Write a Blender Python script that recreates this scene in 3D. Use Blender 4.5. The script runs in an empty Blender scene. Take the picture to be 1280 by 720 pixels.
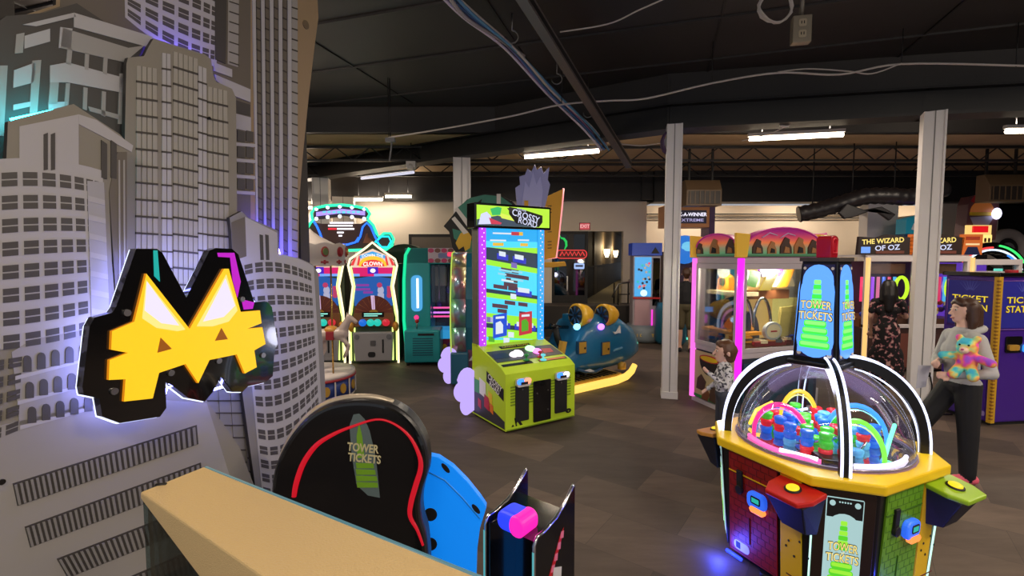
import bpy, bmesh, math, random
from mathutils import Vector, Matrix
random.seed(7)
sc = bpy.context.scene
COL = sc.collection
# ---------------- camera ----------------
F, CX, CY, EYE = 600.0, 640.0, 360.0, 2.05
PITCH = math.atan(38/600)
cd = bpy.data.cameras.new('camera'); cam = bpy.data.objects.new('camera', cd); COL.objects.link(cam)
cd.sensor_width = 36; cd.lens = 36*F/1280; cd.clip_start = 0.05; cd.clip_end = 200
cam.location = (0, 0, EYE); cam.rotation_euler = (math.pi/2-PITCH, 0, 0)
sc.camera = cam
RC = cam.rotation_euler.to_matrix()
# ---------------- exposure, world ----------------
sc.view_settings.view_transform = 'Standard'; sc.view_settings.look = 'None'
sc.view_settings.gamma = 1; sc.view_settings.use_curve_mapping = False
sc.view_settings.exposure = 0.0
sc.cycles.use_denoising = True
sc.cycles.max_bounces = 8; sc.cycles.transparent_max_bounces = 16
sc.cycles.sample_clamp_indirect = 6
wd = bpy.data.worlds.new('world'); sc.world = wd; wd.use_nodes = True
wd.node_tree.nodes['Background'].inputs[0].default_value = (0.86, 0.9, 1.0, 1)
wd.node_tree.nodes['Background'].inputs[1].default_value = 0.42
def lin(c):
    c = c/255
    return c/12.92 if c <= .04045 else ((c+.055)/1.055)**2.4
def rgb(c): return (lin(c[0]), lin(c[1]), lin(c[2]), 1)
def area(name, loc, size, power, col, rot=(0, 0, 0)):
    l = bpy.data.lights.new(name, 'AREA'); l.shape = 'RECTANGLE'; l.size, l.size_y = size
    l.energy = power; l.color = rgb(col)[:3]
    o = bpy.data.objects.new(name, l); COL.objects.link(o); o.location = loc; o.rotation_euler = rot
    return o
WARM = (255, 236, 214); COOL = (232, 232, 255)
# ---------------- rays ----------------
def ray(px, py): return RC @ Vector(((px-CX)/F, (CY-py)/F, -1))
O = Vector((0, 0, EYE))
def G(px, py, z=0.0):
    d = ray(px, py); return O + d*((z-EYE)/d.z)
def W(px, py, Y):
    d = ray(px, py); return O + d*(Y/d.y)
# ---------------- materials ----------------
MATS = {}
def mat(name, col=(128, 128, 128), rough=.5, metal=0, emit=None, s=1.0, var=0.0, coat=0, scale=12):
    if name in MATS: return MATS[name]
    m = bpy.data.materials.new(name); m.use_nodes = True; nt = m.node_tree
    b = nt.nodes['Principled BSDF']
    b.inputs['Base Color'].default_value = rgb(col); b.inputs['Roughness'].default_value = rough
    b.inputs['Metallic'].default_value = metal; b.inputs['Coat Weight'].default_value = coat
    if emit:
        b.inputs['Emission Color'].default_value = rgb(emit); b.inputs['Emission Strength'].default_value = s
    if var:
        n = nt.nodes.new('ShaderNodeTexNoise'); n.inputs['Scale'].default_value = scale; n.inputs['Detail'].default_value = 4
        t = nt.nodes.new('ShaderNodeTexCoord'); nt.links.new(t.outputs['Object'], n.inputs['Vector'])
        r = nt.nodes.new('ShaderNodeMapRange'); r.inputs['To Min'].default_value = 1-var; r.inputs['To Max'].default_value = 1+var
        nt.links.new(n.outputs['Fac'], r.inputs['Value'])
        x = nt.nodes.new('ShaderNodeMix'); x.data_type = 'RGBA'; x.blend_type = 'MULTIPLY'; x.inputs['Factor'].default_value = 1
        x.inputs['A'].default_value = rgb(col); nt.links.new(r.outputs[0], x.inputs['B'])
        nt.links.new(x.outputs['Result'], b.inputs['Base Color'])
    MATS[name] = m; return m
def glow(name, col, s=1.0):
    return mat('glow_'+name, (20, 20, 20), .4, emit=col, s=s)
def glassy(name, tint, opac, rough=.03):
    if name in MATS: return MATS[name]
    m = bpy.data.materials.new(name); m.use_nodes = True; nt = m.node_tree; nt.nodes.remove(nt.nodes['Principled BSDF'])
    out = nt.nodes['Material Output']
    tr = nt.nodes.new('ShaderNodeBsdfTransparent'); tr.inputs[0].default_value = rgb(tint)
    gl = nt.nodes.new('ShaderNodeBsdfGlossy'); gl.inputs['Roughness'].default_value = rough
    fr = nt.nodes.new('ShaderNodeFresnel'); fr.inputs[0].default_value = 1.35
    mx = nt.nodes.new('ShaderNodeMath'); mx.operation = 'MULTIPLY_ADD'; mx.inputs[1].default_value = .8; mx.inputs[2].default_value = opac
    mi = nt.nodes.new('ShaderNodeMixShader')
    nt.links.new(fr.outputs[0], mx.inputs[0]); nt.links.new(mx.outputs[0], mi.inputs[0])
    nt.links.new(tr.outputs[0], mi.inputs[1]); nt.links.new(gl.outputs[0], mi.inputs[2]); nt.links.new(mi.outputs[0], out.inputs[0])
    MATS[name] = m; return m
BLK = mat('black_gloss', (14, 14, 16), .12, coat=.5)
BLKM = mat('black_matt', (20, 19, 20), .6)
GREY = mat('grey_plastic', (110, 110, 114), .5)
WHT = mat('white_plastic', (214, 210, 206), .4)
YEL = mat('yellow_plastic', (240, 200, 20), .4)
RED = mat('red_plastic', (190, 20, 24), .4)
CHR = mat('chrome', (210, 210, 215), .15, 1)
STEEL = mat('steel', (150, 148, 146), .35, 1)
GLASS = glassy('clear_glass', (240, 246, 250), .03)
DGLASS = glassy('dark_glass', (60, 62, 66), .06)
# ---------------- mesh builder ----------------
class Fr:
    """plane frame: a*u + b*v + c*n from origin"""
    def __init__(s, o, u, v):
        s.o = Vector(o); s.u = Vector(u).normalized(); s.v = Vector(v).normalized(); s.n = s.u.cross(s.v).normalized()
    def __call__(s, a, b, c=0): return s.o+s.u*a+s.v*b+s.n*c
    def px(s, x, y, c=0):
        d = ray(x, y); o = s.o+s.n*c; t = (o-O).dot(s.n)/d.dot(s.n); p = O+d*t-s.o
        return (p.dot(s.u), p.dot(s.v))
    def pxs(s, pts, c=0): return [s.px(x, y, c) for x, y in pts]
    def sh(s, a, b, c=0): return Fr(s(a, b, c), s.u, s.v)
def FX(x, y, z): return Fr((x, y, z), (1, 0, 0), (0, 0, 1))          # faces -y
TXT = {}
def text_geo(s, bold):
    k = (s, bold)
    if k not in TXT:
        c = bpy.data.curves.new('t', 'FONT'); c.body = s; c.size = 1; c.align_x = 'CENTER'; c.align_y = 'CENTER'
        c.offset = bold; c.resolution_u = 3
        o = bpy.data.objects.new('t', c); COL.objects.link(o)
        dg = bpy.context.evaluated_depsgraph_get(); me = bpy.data.meshes.new_from_object(o.evaluated_get(dg))
        TXT[k] = ([tuple(v.co) for v in me.vertices], [tuple(p.vertices) for p in me.polygons])
        bpy.data.objects.remove(o); bpy.data.curves.remove(c); bpy.data.meshes.remove(me)
    return TXT[k]
class MB:
    def __init__(s): s.v = []; s.f = []; s.m = []; s.sm = []; s.mats = []
    def mi(s, m):
        if m not in s.mats: s.mats.append(m)
        return s.mats.index(m)
    def add(s, vs, fs, m, smooth=False):
        o = len(s.v); s.v += [tuple(v) for v in vs]; i = s.mi(m)
        for f in fs: s.f.append([o+k for k in f]); s.m.append(i); s.sm.append(smooth)
        return s
    def box(s, x0, x1, y0, y1, z0, z1, m):
        v = [(x, y, z) for z in (z0, z1) for x, y in ((x0, y0), (x1, y0), (x1, y1), (x0, y1))]
        return s.add(v, [(3, 2, 1, 0), (4, 5, 6, 7), (0, 1, 5, 4), (1, 2, 6, 5), (2, 3, 7, 6), (3, 0, 4, 7)], m)
    def prism(s, poly, fr, c0, c1, m, side=None, taper=1.0):
        ar = sum(poly[i][0]*poly[(i+1) % len(poly)][1]-poly[(i+1) % len(poly)][0]*poly[i][1] for i in range(len(poly)))
        if ar < 0: poly = poly[::-1]
        n = len(poly); ca = sum(p[0] for p in poly)/n; cb = sum(p[1] for p in poly)/n
        v = [fr(a, b, c0) for a, b in poly]+[fr(ca+(a-ca)*taper, cb+(b-cb)*taper, c1) for a, b in poly]
        s.add(v, [tuple(range(n-1, -1, -1)), tuple(range(n, 2*n))], m)
        o = len(s.v)-2*n; i = s.mi(side or m)
        for k in range(n):
            j = (k+1) % n; s.f.append([o+k, o+j, o+n+j, o+n+k]); s.m.append(i); s.sm.append(False)
        return s
    def rect(s, fr, a0, a1, b0, b1, c0, c1, m): return s.prism([(a0, b0), (a1, b0), (a1, b1), (a0, b1)], fr, c0, c1, m)
    def disc(s, fr, a, b, ra, rb, c0, c1, m, n=20, t0=0, t1=None):
        if t1 is None: p = [(a+ra*math.cos(2*math.pi*k/n), b+rb*math.sin(2*math.pi*k/n)) for k in range(n)]
        else: p = [(a+ra*math.cos(t0+(t1-t0)*k/n), b+rb*math.sin(t0+(t1-t0)*k/n)) for k in range(n+1)]
        return s.prism(p, fr, c0, c1, m)
    def tube(s, pts, r, m, seg=8, closed=False):
        pts = [Vector(p) for p in pts]; n = len(pts); rs = r if isinstance(r, (list, tuple)) else [r]*n
        vs = []; up = None
        for i, p in enumerate(pts):
            a = pts[(i-1) % n] if (closed or i) else p; b = pts[(i+1) % n] if (closed or i < n-1) else p
            t = (b-a).normalized()
            if up is None: up = Vector((0, 0, 1)) if abs(t.z) < .9 else Vector((1, 0, 0))
            x = t.cross(up).normalized(); up = x.cross(t).normalized()
            for k in range(seg):
                q = 2*math.pi*k/seg; vs.append(p+(x*math.cos(q)+up*math.sin(q))*rs[i])
        fs = []
        for i in range(n if closed else n-1):
            j = (i+1) % n
            for k in range(seg):
                l = (k+1) % seg; fs.append((i*seg+k, i*seg+l, j*seg+l, j*seg+k))
        s.add(vs, fs, m, True)
        if not closed:
            o = len(s.v)-n*seg; i = s.mi(m)
            s.f += [[o+k for k in range(seg-1, -1, -1)], [o+(n-1)*seg+k for k in range(seg)]]; s.m += [i, i]; s.sm += [False, False]
        return s
    def lathe(s, prof, m, o=(0, 0, 0), seg=24, a0=0, a1=2*math.pi, M=None, smooth=True, sx=1, sy=1):
        full = abs(a1-a0-2*math.pi) < 1e-6; k = seg if full else seg+1; vs = []
        for r, z in prof:
            for i in range(k):
                q = a0+(a1-a0)*i/seg; p = Vector((r*math.cos(q)*sx, r*math.sin(q)*sy, z))
                vs.append((M @ p if M else p)+Vector(o))
        fs = []
        for j in range(len(prof)-1):
            for i in range(seg):
                l = (i+1) % k; fs.append((j*k+i, j*k+l, (j+1)*k+l, (j+1)*k+i))
        s.add(vs, fs, m, smooth)
        if full:
            ob = len(s.v)-len(vs); ix = s.mi(m)
            if prof[0][0] > 1e-4: s.f.append([ob+i for i in range(k-1, -1, -1)]); s.m.append(ix); s.sm.append(False)
            if prof[-1][0] > 1e-4: s.f.append([ob+(len(prof)-1)*k+i for i in range(k)]); s.m.append(ix); s.sm.append(False)
        return s
    def ell(s, c, r, m, seg=16, rings=10, M=None):
        prof = [(math.sin(math.pi*j/rings), -math.cos(math.pi*j/rings)) for j in range(rings+1)]
        vs = []; 
        for a, z in prof:
            for i in range(seg):
                q = 2*math.pi*i/seg; p = Vector((a*math.cos(q)*r[0], a*math.sin(q)*r[1], z*r[2])); vs.append((M @ p if M else p)+Vector(c))
        fs = [(j*seg+i, j*seg+(i+1) % seg, (j+1)*seg+(i+1) % seg, (j+1)*seg+i) for j in range(rings) for i in range(seg)]
        return s.add(vs, fs, m, True)
    def text(s, t, fr, a, b, h, m, c=.002, bold=0.0, wide=1.0, rot=0.0, arch=0.0, width=None):
        vs, fs = text_geo(t, bold); q = math.cos(rot), math.sin(rot)
        if width:
            w = max(v[0] for v in vs)-min(v[0] for v in vs); wide = width/(w*h*1.4) if w else 1
        P = []
        for v in vs:
            x, y = v[0]*h*1.4*wide, v[1]*h*1.4
            if arch: y -= arch*x*x
            P.append(fr(a+x*q[0]-y*q[1], b+x*q[1]+y*q[0], c))
        return s.add(P, fs, m)
    def build(s, name, parent=None, bev=0, loc=None, sub=0, seg=2):
        me = bpy.data.meshes.new(name); me.from_pydata(s.v, [], s.f)
        for m in s.mats: me.materials.append(m)
        me.polygons.foreach_set('material_index', s.m); me.polygons.foreach_set('use_smooth', s.sm); me.update()
        o = bpy.data.objects.new(name, me); COL.objects.link(o)
        if parent: o.parent = parent
        if loc: o.location = loc
        if bev:
            d = o.modifiers.new('bevel', 'BEVEL'); d.width = bev; d.segments = seg; d.limit_method = 'ANGLE'; d.angle_limit = .7
        return o
def tag(o, label=None, cat=None, group=None, kind=None):
    if label: o['label'] = label
    if cat: o['category'] = cat
    if group: o['group'] = group
    if kind: o['kind'] = kind
    return o
def thing(name, loc, rz, label, cat, group=None):
    o = bpy.data.objects.new(name, None); COL.objects.link(o); o.empty_display_size = .1
    o.location = loc; o.rotation_euler = (0, 0, rz); return tag(o, label, cat, group)
def copy_tree(o, parent=None):
    kids = [c for c in bpy.data.objects if c.parent == o]
    c = o.copy(); COL.objects.link(c)
    if parent: c.parent = parent
    for k in kids: copy_tree(k, c)
    return c
def struct(mb, name, **k): return tag(mb.build(name, **k), kind='structure')
def arc(cx, cy, rx, ry, t0, t1, n=12):
    return [(cx+rx*math.cos(math.radians(t0+(t1-t0)*i/n)), cy+ry*math.sin(math.radians(t0+(t1-t0)*i/n))) for i in range(n+1)]
def rrect(a0, a1, b0, b1, r, n=4):
    return arc(a1-r, b1-r, r, r, 0, 90, n)+arc(a0+r, b1-r, r, r, 90, 180, n)+arc(a0+r, b0+r, r, r, 180, 270, n)+arc(a1-r, b0+r, r, r, 270, 360, n)
def ring(poly, fr, w, c, r, m, mb, seg=6, closed=True):
    return mb.tube([fr(a, b, c) for a, b in poly], r, m, seg, closed)
# ================= ROOM =================
def floor_mat():
    m = bpy.data.materials.new('carpet_planks'); m.use_nodes = True; nt = m.node_tree; b = nt.nodes['Principled BSDF']
    t = nt.nodes.new('ShaderNodeTexCoord'); mp = nt.nodes.new('ShaderNodeMapping'); mp.inputs['Rotation'].default_value = (0, 0, .62)
    nt.links.new(t.outputs['Object'], mp.inputs[0])
    br = nt.nodes.new('ShaderNodeTexBrick'); br.inputs['Scale'].default_value = 1; br.inputs['Brick Width'].default_value = 1.0; br.inputs['Row Height'].default_value = .5
    br.inputs['Mortar Size'].default_value = .002; br.inputs['Color1'].default_value = rgb((104, 88, 76)); br.inputs['Color2'].default_value = rgb((68, 59, 53)); br.inputs['Mortar'].default_value = rgb((66, 58, 52))
    nt.links.new(mp.outputs[0], br.inputs[0])
    n = nt.nodes.new('ShaderNodeTexNoise'); n.inputs['Scale'].default_value = 1.6; n.inputs['Detail'].default_value = 8; n.inputs['Roughness'].default_value = .7
    mp2 = nt.nodes.new('ShaderNodeMapping'); mp2.inputs['Scale'].default_value = (1, 5, 1); mp2.inputs['Rotation'].default_value = (0, 0, .62)
    nt.links.new(t.outputs['Object'], mp2.inputs[0]); nt.links.new(mp2.outputs[0], n.inputs['Vector'])
    r = nt.nodes.new('ShaderNodeMapRange'); r.inputs['To Min'].default_value = .45; r.inputs['To Max'].default_value = 1.5; nt.links.new(n.outputs['Fac'], r.inputs[0])
    x = nt.nodes.new('ShaderNodeMix'); x.data_type = 'RGBA'; x.blend_type = 'MULTIPLY'; x.inputs['Factor'].default_value = 1
    nt.links.new(br.outputs[0], x.inputs['A']); nt.links.new(r.outputs[0], x.inputs['B']); nt.links.new(x.outputs['Result'], b.inputs['Base Color'])
    b.inputs['Roughness'].default_value = .62; b.inputs['Specular IOR Level'].default_value = .35
    return m
FLOORM = floor_mat()
CEIL = mat('black_ceiling_paint', (46, 43, 43), .5, var=.25, scale=.7)
SEAM = mat('ceiling_seam', (62, 58, 55), .5)
TAN = mat('bare_ceiling_board', (186, 158, 120), .8, var=.25, scale=1.2)
CREAM = mat('cream_wall_paint', (222, 210, 192), .8, var=.05, scale=.8)
BEAM = mat('black_steel_paint', (26, 25, 26), .5)
PILL = mat('white_pillar_paint', (228, 224, 222), .55, var=.06, scale=3)
struct(MB().box(-14, 16, -3, 26, -.1, 0, FLOORM), 'floor')
c = MB(); c.box(-14, 16, -3, 8.9, 4.75, 4.85, CEIL)
CR = Matrix.Rotation(-.30, 3, 'Z')
def seam(u0, u1, v, w_, zb, m_, along):
    a_, b_ = (Vector((u0, v, 0)), Vector((u1, v, 0))) if along else (Vector((v, u0, 0)), Vector((v, u1, 0)))
    a_, b_ = CR @ a_, CR @ b_; f_ = Fr(a_, b_-a_, (0, 0, 1)); d_ = (b_-a_).length
    # clip to the black sheet
    ts = [d_*i/60 for i in range(61) if f_(d_*i/60, 0).y < 8.75 and f_(d_*i/60, 0).y > -3 and -14 < f_(d_*i/60, 0).x < 16]
    if len(ts) > 1: c.rect(f_, ts[0], ts[-1], zb, 4.75, -w_, w_, m_)
for y in (0, 1.2, 2.4, 3.6, 4.8, 6.0, 7.2, 8.3, 9.5):
    seam(-14, 16, y, .012, 4.725, CEIL, True); seam(-14, 16, y+.016, .004, 4.735, SEAM, True)
for x in (-9, -6.6, -4.2, -1.8, .6, 3.0, 5.4, 7.8, 10.2): seam(-3, 13, x, .012, 4.735, BEAM, False)
c.box(-14, 16, 8.9, 15.6, 4.3, 4.4, TAN)
c.box(-14, 16, 8.8, 8.95, 4.3, 4.85, CEIL)
struct(c, 'ceiling')
WY = 13.0
w = MB(); w.box(-14, 1.08, WY, WY+.2, 0, 3.58, CREAM); w.box(1.08, 3.0, WY, WY+.2, 2.76, 3.58, CREAM); w.box(3.0, 3.62, WY, WY+.2, 0, 3.58, CREAM)
w.box(3.52, 3.62, WY+.2, 15.4, 0, 3.58, CREAM); w.box(3.62, 16, 15.4, 15.6, 0, 3.7, CREAM)
w.box(1.08, 3.0, WY, WY+.2, 0, .8, BLKM)
struct(w, 'wall_back')
bk = MB(); bk.box(-14, 3.7, WY-.25, WY+.3, 3.56, 4.3, BEAM); bk.box(3.7, 16, 12.6, 13.1, 3.5, 4.3, BEAM); bk.box(3.4, 3.9, 12.7, 15.5, 3.56, 4.3, BEAM)
struct(bk, 'trim_1')
struct(MB().box(-14, -13.8, -3, 15.6, 0, 4.8, mat('dark_side_wall', (60, 56, 54), .8)), 'wall_left')
struct(MB().box(15.8, 16, -3, 15.6, 0, 4.8, MATS['dark_side_wall']), 'wall_right')
# header beam carried by the pillars
H = [(-9, 14), (-4.5, 11.55), (-.95, 9.25), (2.34, 7.3), (5.55, 6.62), (11, 5.7)]
hb = MB()
for a, b in zip(H, H[1:]):
    A = Vector((*a, 0)); B = Vector((*b, 0)); d = (B-A).normalized(); A = A-d*.03; B = B+d*.03
    fr = Fr(A, d, (0, 0, 1)); L = (B-A).length
    hb.rect(fr, 0, L, 3.93, 3.97, -.17, .17, BEAM); hb.rect(fr, 0, L, 3.97, 4.28, -.03, .03, BEAM); hb.rect(fr, 0, L, 4.28, 4.31, -.15, .15, BEAM); hb.rect(fr, 0, L, 4.31, 4.78, -.06, .06, CEIL)
struct(hb, 'trim_2')
# bar joists crossing the bare boards
for k, yj in enumerate((9.8, 11.6)):
    j = MB()
    j.box(-13, 15, yj-.03, yj+.03, 3.98, 4.02, BEAM); j.box(-13, 15, yj-.03, yj+.03, 4.24, 4.29, BEAM)
    for i in range(40):
        x0 = -13+i*.7; j.tube([(x0, yj, 4.0), (x0+.35, yj, 4.26), (x0+.7, yj, 4.0)], .014, BEAM, 5)
    struct(j, 'trim_%d' % (3+k))
# pillars
def pillar(px, py, h, wd, n, rz, Yb=None):
    p = G(px, py) if Yb is None else W(px, 322, Yb); m = MB(); w2 = wd/2
    m.box(-w2, w2, -w2, w2, .0, h, PILL)
    for sx in (-1, 1):
        m.box(sx*w2-.012, sx*w2+.012, -w2-.012, w2+.012, 0, h, PILL)
    m.box(-.006, .006, -w2-.004, -w2, 0, h, MATS.get('groove') or mat('groove', (120, 117, 116), .6))
    m.box(-w2-.02, w2+.02, -w2-.02, w2+.02, 0, .1, PILL)
    o = m.build('pillar', bev=.004); o.location = (p.x, p.y, 0); o.rotation_euler.z = rz
    tag(o, kind='structure'); o.name = 'wall_pillar_%d' % n; return o
pillar(836, 496, 3.93, .19, 1, -.25); pillar(1147, 512, 3.93, .21, 2, -.52); pillar(578, 0, 3.93, .3, 3, .1, 9.3); pillar(404, 0, 3.93, .34, 4, .2, 11.6); pillar(432, 0, 3.6, .5, 5, .2, 12.6)
# doorway, raised landing and the hallway beyond
HALL = mat('hallway_paint', (120, 104, 80), .7); WAIN = mat('hallway_wainscot', (34, 30, 27), .6); HCARP = mat('hallway_carpet', (150, 142, 118), .9, var=.1)
h = MB(); a = Vector((2.08, 13.9, 0)); b = Vector((7.2, 31, 0)); fr = Fr(a, b-a, (0, 0, 1)); L = (b-a).length
h.rect(fr, 0, L, 1.75, 3.3, -.1, 0, HALL); h.rect(fr, 0, L, .8, 1.75, -.1, .015, WAIN); h.rect(fr, 0, L, 1.74, 1.79, -.1, .03, WAIN)
h.rect(fr, 2.2, 3.0, .8, 2.95, 0, .03, mat('hallway_door', (92, 78, 58), .6))
struct(h, 'wall_hallway')
struct(MB().box(1.0, 3.5, 13.2, 15.7, .7, .8, HCARP).box(1.0, 12, 15.7, 31, .7, .8, HCARP), 'floor_hallway')
struct(MB().box(1.0, 3.5, 13.2, 15.7, 3.3, 3.35, WAIN).box(1.0, 12, 15.7, 31, 3.3, 3.35, WAIN), 'ceiling_hallway')
struct(MB().box(1.0, 2.08, 14.0, 14.1, .8, 3.3, WAIN).box(11.9, 12, 13.2, 31, .8, 3.3, HALL).box(3.6, 12, 15.7, 15.75, .8, 3.3, HALL).box(1, 1.06, 13.2, 14, .8, 3.3, WAIN), 'wall_hallway_end')
for i, t in enumerate((5.2, 9.5)):
    s = thing('wall_sconce', fr(t, 2.2, .0), math.atan2((b-a).y, (b-a).x), ['lit wall sconce nearer the glass door in the hallway', 'lit wall sconce farther along the hallway wall'][i], 'wall light', 'hallway sconces')
    MB().box(-.06, .06, -.03, 0, -.1, .12, STEEL).build('back_plate', s)
    MB().lathe([(.05, -.16), (.11, .0), (.12, .16)], glow('sconce', (255, 220, 160), 9), (0, -.15, .02), 12, ).build('lamp_shade', s)
    l = bpy.data.lights.new('sconce', 'POINT'); l.energy = 32; l.color = (1, .75, .45); l.shadow_soft_size = .1
    lo = bpy.data.objects.new('sconce_light', l); COL.objects.link(lo); lo.parent = s; lo.location = (0, -.3, .25)
d = thing('glass_entrance_door', (1.08, WY+.08, .8), 0, 'dark framed glass door with neon signs beside the hallway', 'door')
d['kind'] = 'structure'; d.name = 'door_1'
m = MB(); FD = FX(0, 0, 0)
for r in ((0, .08, 0, 1.96), (.9, .98, 0, 1.96), (.08, .9, 1.88, 1.96), (.08, .9, 0, .22)): m.rect(FD, *r, -.03, .03, BLKM)
m.build('door_frame', d); MB().rect(FD, .08, .9, .22, 1.88, -.005, .005, DGLASS).build('pane', d)
MB().rect(FD, .4, .44, .35, .75, .03, .06, STEEL).build('door_handle', d)
n = thing('neon_chili_sign', (1.62, WY+.02, 2.15), 0, 'green and red neon sign on the dark glass door', 'neon sign')
FN = FX(0, 0, 0); m = MB()
m.tube([FN(-.3, .43, .0), FN(-.22, .41), FN(-.16, .33), FN(-.15, .22), FN(-.2, .12)], [.02, .03, .035, .03, .01], glow('neon_green', (40, 200, 90), 1.0), 8)
m.tube([FN(-.3, .43), FN(-.33, .5)], .012, glow('neon_green', (40, 200, 90)), 6); m.build('green_tube', n)
m = MB(); m.prism(rrect(-.42, .4, -.12, .1, .1), FN, -.015, 0, mat('sign_back', (90, 30, 30), .5)); m.tube([FN(a, b, .012) for a, b in rrect(-.42, .4, -.12, .1, .1)], .012, glow('neon_red', (255, 70, 70), 1.0), 6, True)
m.tube([FN(-.32+i*.055, (-.05, .06)[i % 2], .012) for i in range(13)], .016, glow('neon_red', (255, 70, 70)), 6); m.build('red_tube', n)
o = MB().prism(rrect(-.16, .16, -.1, .1, .03), FN, -.02, .01, BLKM).prism(rrect(-.14, .14, -.08, .08, .03), FN, .01, .014, glow('notice', (170, 200, 255), .9)).rect(FN, -.1, .1, -.02, .03, .014, .017, mat('ink', (60, 70, 120))).build('lit_notice', loc=(1.82, WY+.02, 1.82))
tag(o, 'small lit blue-white notice under the neon sign on the glass door', 'sign')
o = MB().rect(FN, -.15, .15, -.1, .1, -.04, .0, mat('exit_case', (120, 60, 60), .5)).rect(FN, -.13, .13, -.085, .085, 0, .004, glow('exit_face', (225, 80, 90), .7)).text('EXIT', FN, 0, 0, .09, glow('exit_red', (255, 190, 190), .9), .008, .02).build('exit_sign', loc=(W(731, 283, WY).x, WY-.001, W(731, 283, WY).z))
tag(o, 'red lit EXIT sign on the cream wall above the doorway', 'exit sign')
pf = MB(); pf.box(.7, 3.2, 12.3, WY, 0, .8, mat('landing_front', (38, 34, 33), .7)); pf.box(.7, 3.2, 12.3, WY, .8, .82, mat('landing_top', (70, 64, 60), .8))
struct(pf, 'floor_landing')
r = thing('handrail', (2.75, 12.4, .82), 0, 'dark metal handrail on the landing before the doorway', 'handrail')
for x, y in ((0, 0), (.38, 0), (.38, .5), (0, .5)): MB().tube([(x, y, 0), (x, y, .55+.0*x)], .02, BLKM).build('post', r)
MB().tube([(-.15, 0, .2), (0, 0, .55), (.4, 0, .62), (.4, .5, .62)], .026, STEEL).tube([(0, 0, .28), (.38, 0, .28), (.38, .5, .28)], .014, BLKM).build('rail', r)
# window with rounded corners in the far right wall
p0 = W(1247, 250, 13.05); p1 = W(1300, 302, 13.05)
struct(MB().box(11.4, 15.8, 13.0, 13.2, 0, p1.z, CREAM).box(11.4, p0.x, 13.0, 13.2, p1.z, 3.6, CREAM).box(p0.x, 15.8, 13.15, 13.2, p1.z, 3.6, BLK), 'window_1')
# ---- baseboard on back wall
struct(MB().box(3.0, 3.6, WY-.02, WY, 0, .12, CREAM).box(-14, .7, WY-.02, WY, 0, .12, CREAM), 'baseboard_back')
# framed board on the back wall left
o = MB().rect(FN, -.9, .9, -.5, .5, 0, .04, BLKM).rect(FN, -.82, .82, -.42, .42, .04, .045, mat('poster_board', (92, 84, 76), .5)).build('wall_board', loc=(W(553, 300, WY).x, WY, W(553, 316, WY).z))
tag(o, 'dark framed board on the cream wall behind the round bird-coloured sign', 'board')
# ---------------- ceiling fittings ----------------
TUBE = glow('fluorescent', (255, 236, 205), 16); TUBEC = glow('fluorescent_cool', (225, 225, 245), .9)
def lamp(p, q, lit, label, pw=60, col=WARM, hang=None):
    p = Vector(p); q = Vector(q); dv = q-p; L = dv.length; mid = (p+q)/2; rz = math.atan2(dv.y, dv.x)
    t = thing('strip_light', mid, rz, label, 'ceiling light', 'fluorescent strip lights')
    MB().prism([(-.035, .0), (.035, 0), (.03, .05), (-.03, .05)], Fr((-L/2, 0, 0), (0, 1, 0), (0, 0, 1)), 0, L, WHT).build('housing', t)
    MB().tube([(-L/2+.02, 0, -.04), (L/2-.02, 0, -.04)], .03, TUBE if lit else TUBEC, 8).build('tube', t)
    top = hang or 4.3
    for x in (-L*.35, L*.35): MB().tube([(x, 0, .05), (x, 0, top-mid.z)], .006, BEAM, 5).build('hanger', t)
    if pw:
        a = area('strip_lamp', (0, 0, -.085), (L, .08), pw*.75, col); a.parent = t
        a = area('strip_lamp', (0, 0, .07), (L, .08), pw*.5, col, (math.pi, 0, 0)); a.parent = t
    return t
for a_, b_, Ya, Yb, lit, lab, pw in (
    ((655, 194), (750, 186), 8.9, 8.9, 1, 'lit strip light above the lilac splash cut-out', 70),
    ((935, 171), (1056, 165), 7.7, 7.5, 1, 'lit strip light between the two right white pillars', 70),
    ((1256, 161), (1350, 160), 7.3, 7.2, 1, 'lit strip light at the far right edge of the ceiling', 70),
    ((451, 221), (518, 213), 11.2, 11.0, 0, 'unlit strip light nearest the first left pillar', 0),
    ((443, 249), (479, 246), 13.2, 13.2, 1, 'lit strip light over the coaster sign, first of two in line', 12),
    ((481, 246), (515, 242), 13.2, 13.2, 1, 'lit strip light over the cream wall, second of two in line', 12),
    ((372, 260), (393, 256), 12.8, 12.8, 1, 'yellowish lit strip light just past the skyline panel edge', 40)):
    p = W(*a_, min(Ya, 12.5)); q = W(*b_, min(Yb, 12.5))
    if Ya < 12: p = G(*a_, 3.95); q = G(*b_, 3.95)
    else: p.z = q.z = (p.z+q.z)/2
    lamp(p, q, lit, lab, pw)
# the same fittings overhead, in rows above and behind the camera
lamp((-1.36, 2.6, 4.05), (-1.85, 3.9, 4.05), 1, 'lit strip light peeking past the top of the skyline panel', 60, hang=4.75)
for i, (x, y) in enumerate(((3.4, .2), (6.6, 2.2), (-.4, -1.6), (3.2, -2.2), (-4, 5.5), (-7, 9), (9.5, 4))):
    lamp((x-.7, y, 4.35), (x+.7, y, 4.35), 1, 'lit strip light overhead in the row above the games', 150 if y > -1 else 100, hang=4.75)
for i, (x, y) in enumerate(((5.6, 14.2), (8.8, 14.2), (12.5, 14))):  # unseen lamps added behind the bulkhead to brighten the rear wall
    lamp((x-.6, y, 4.1), (x+.6, y, 4.1), 1, 'added unseen strip light behind the dark bulkhead brightening the rear wall', 75)
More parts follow.
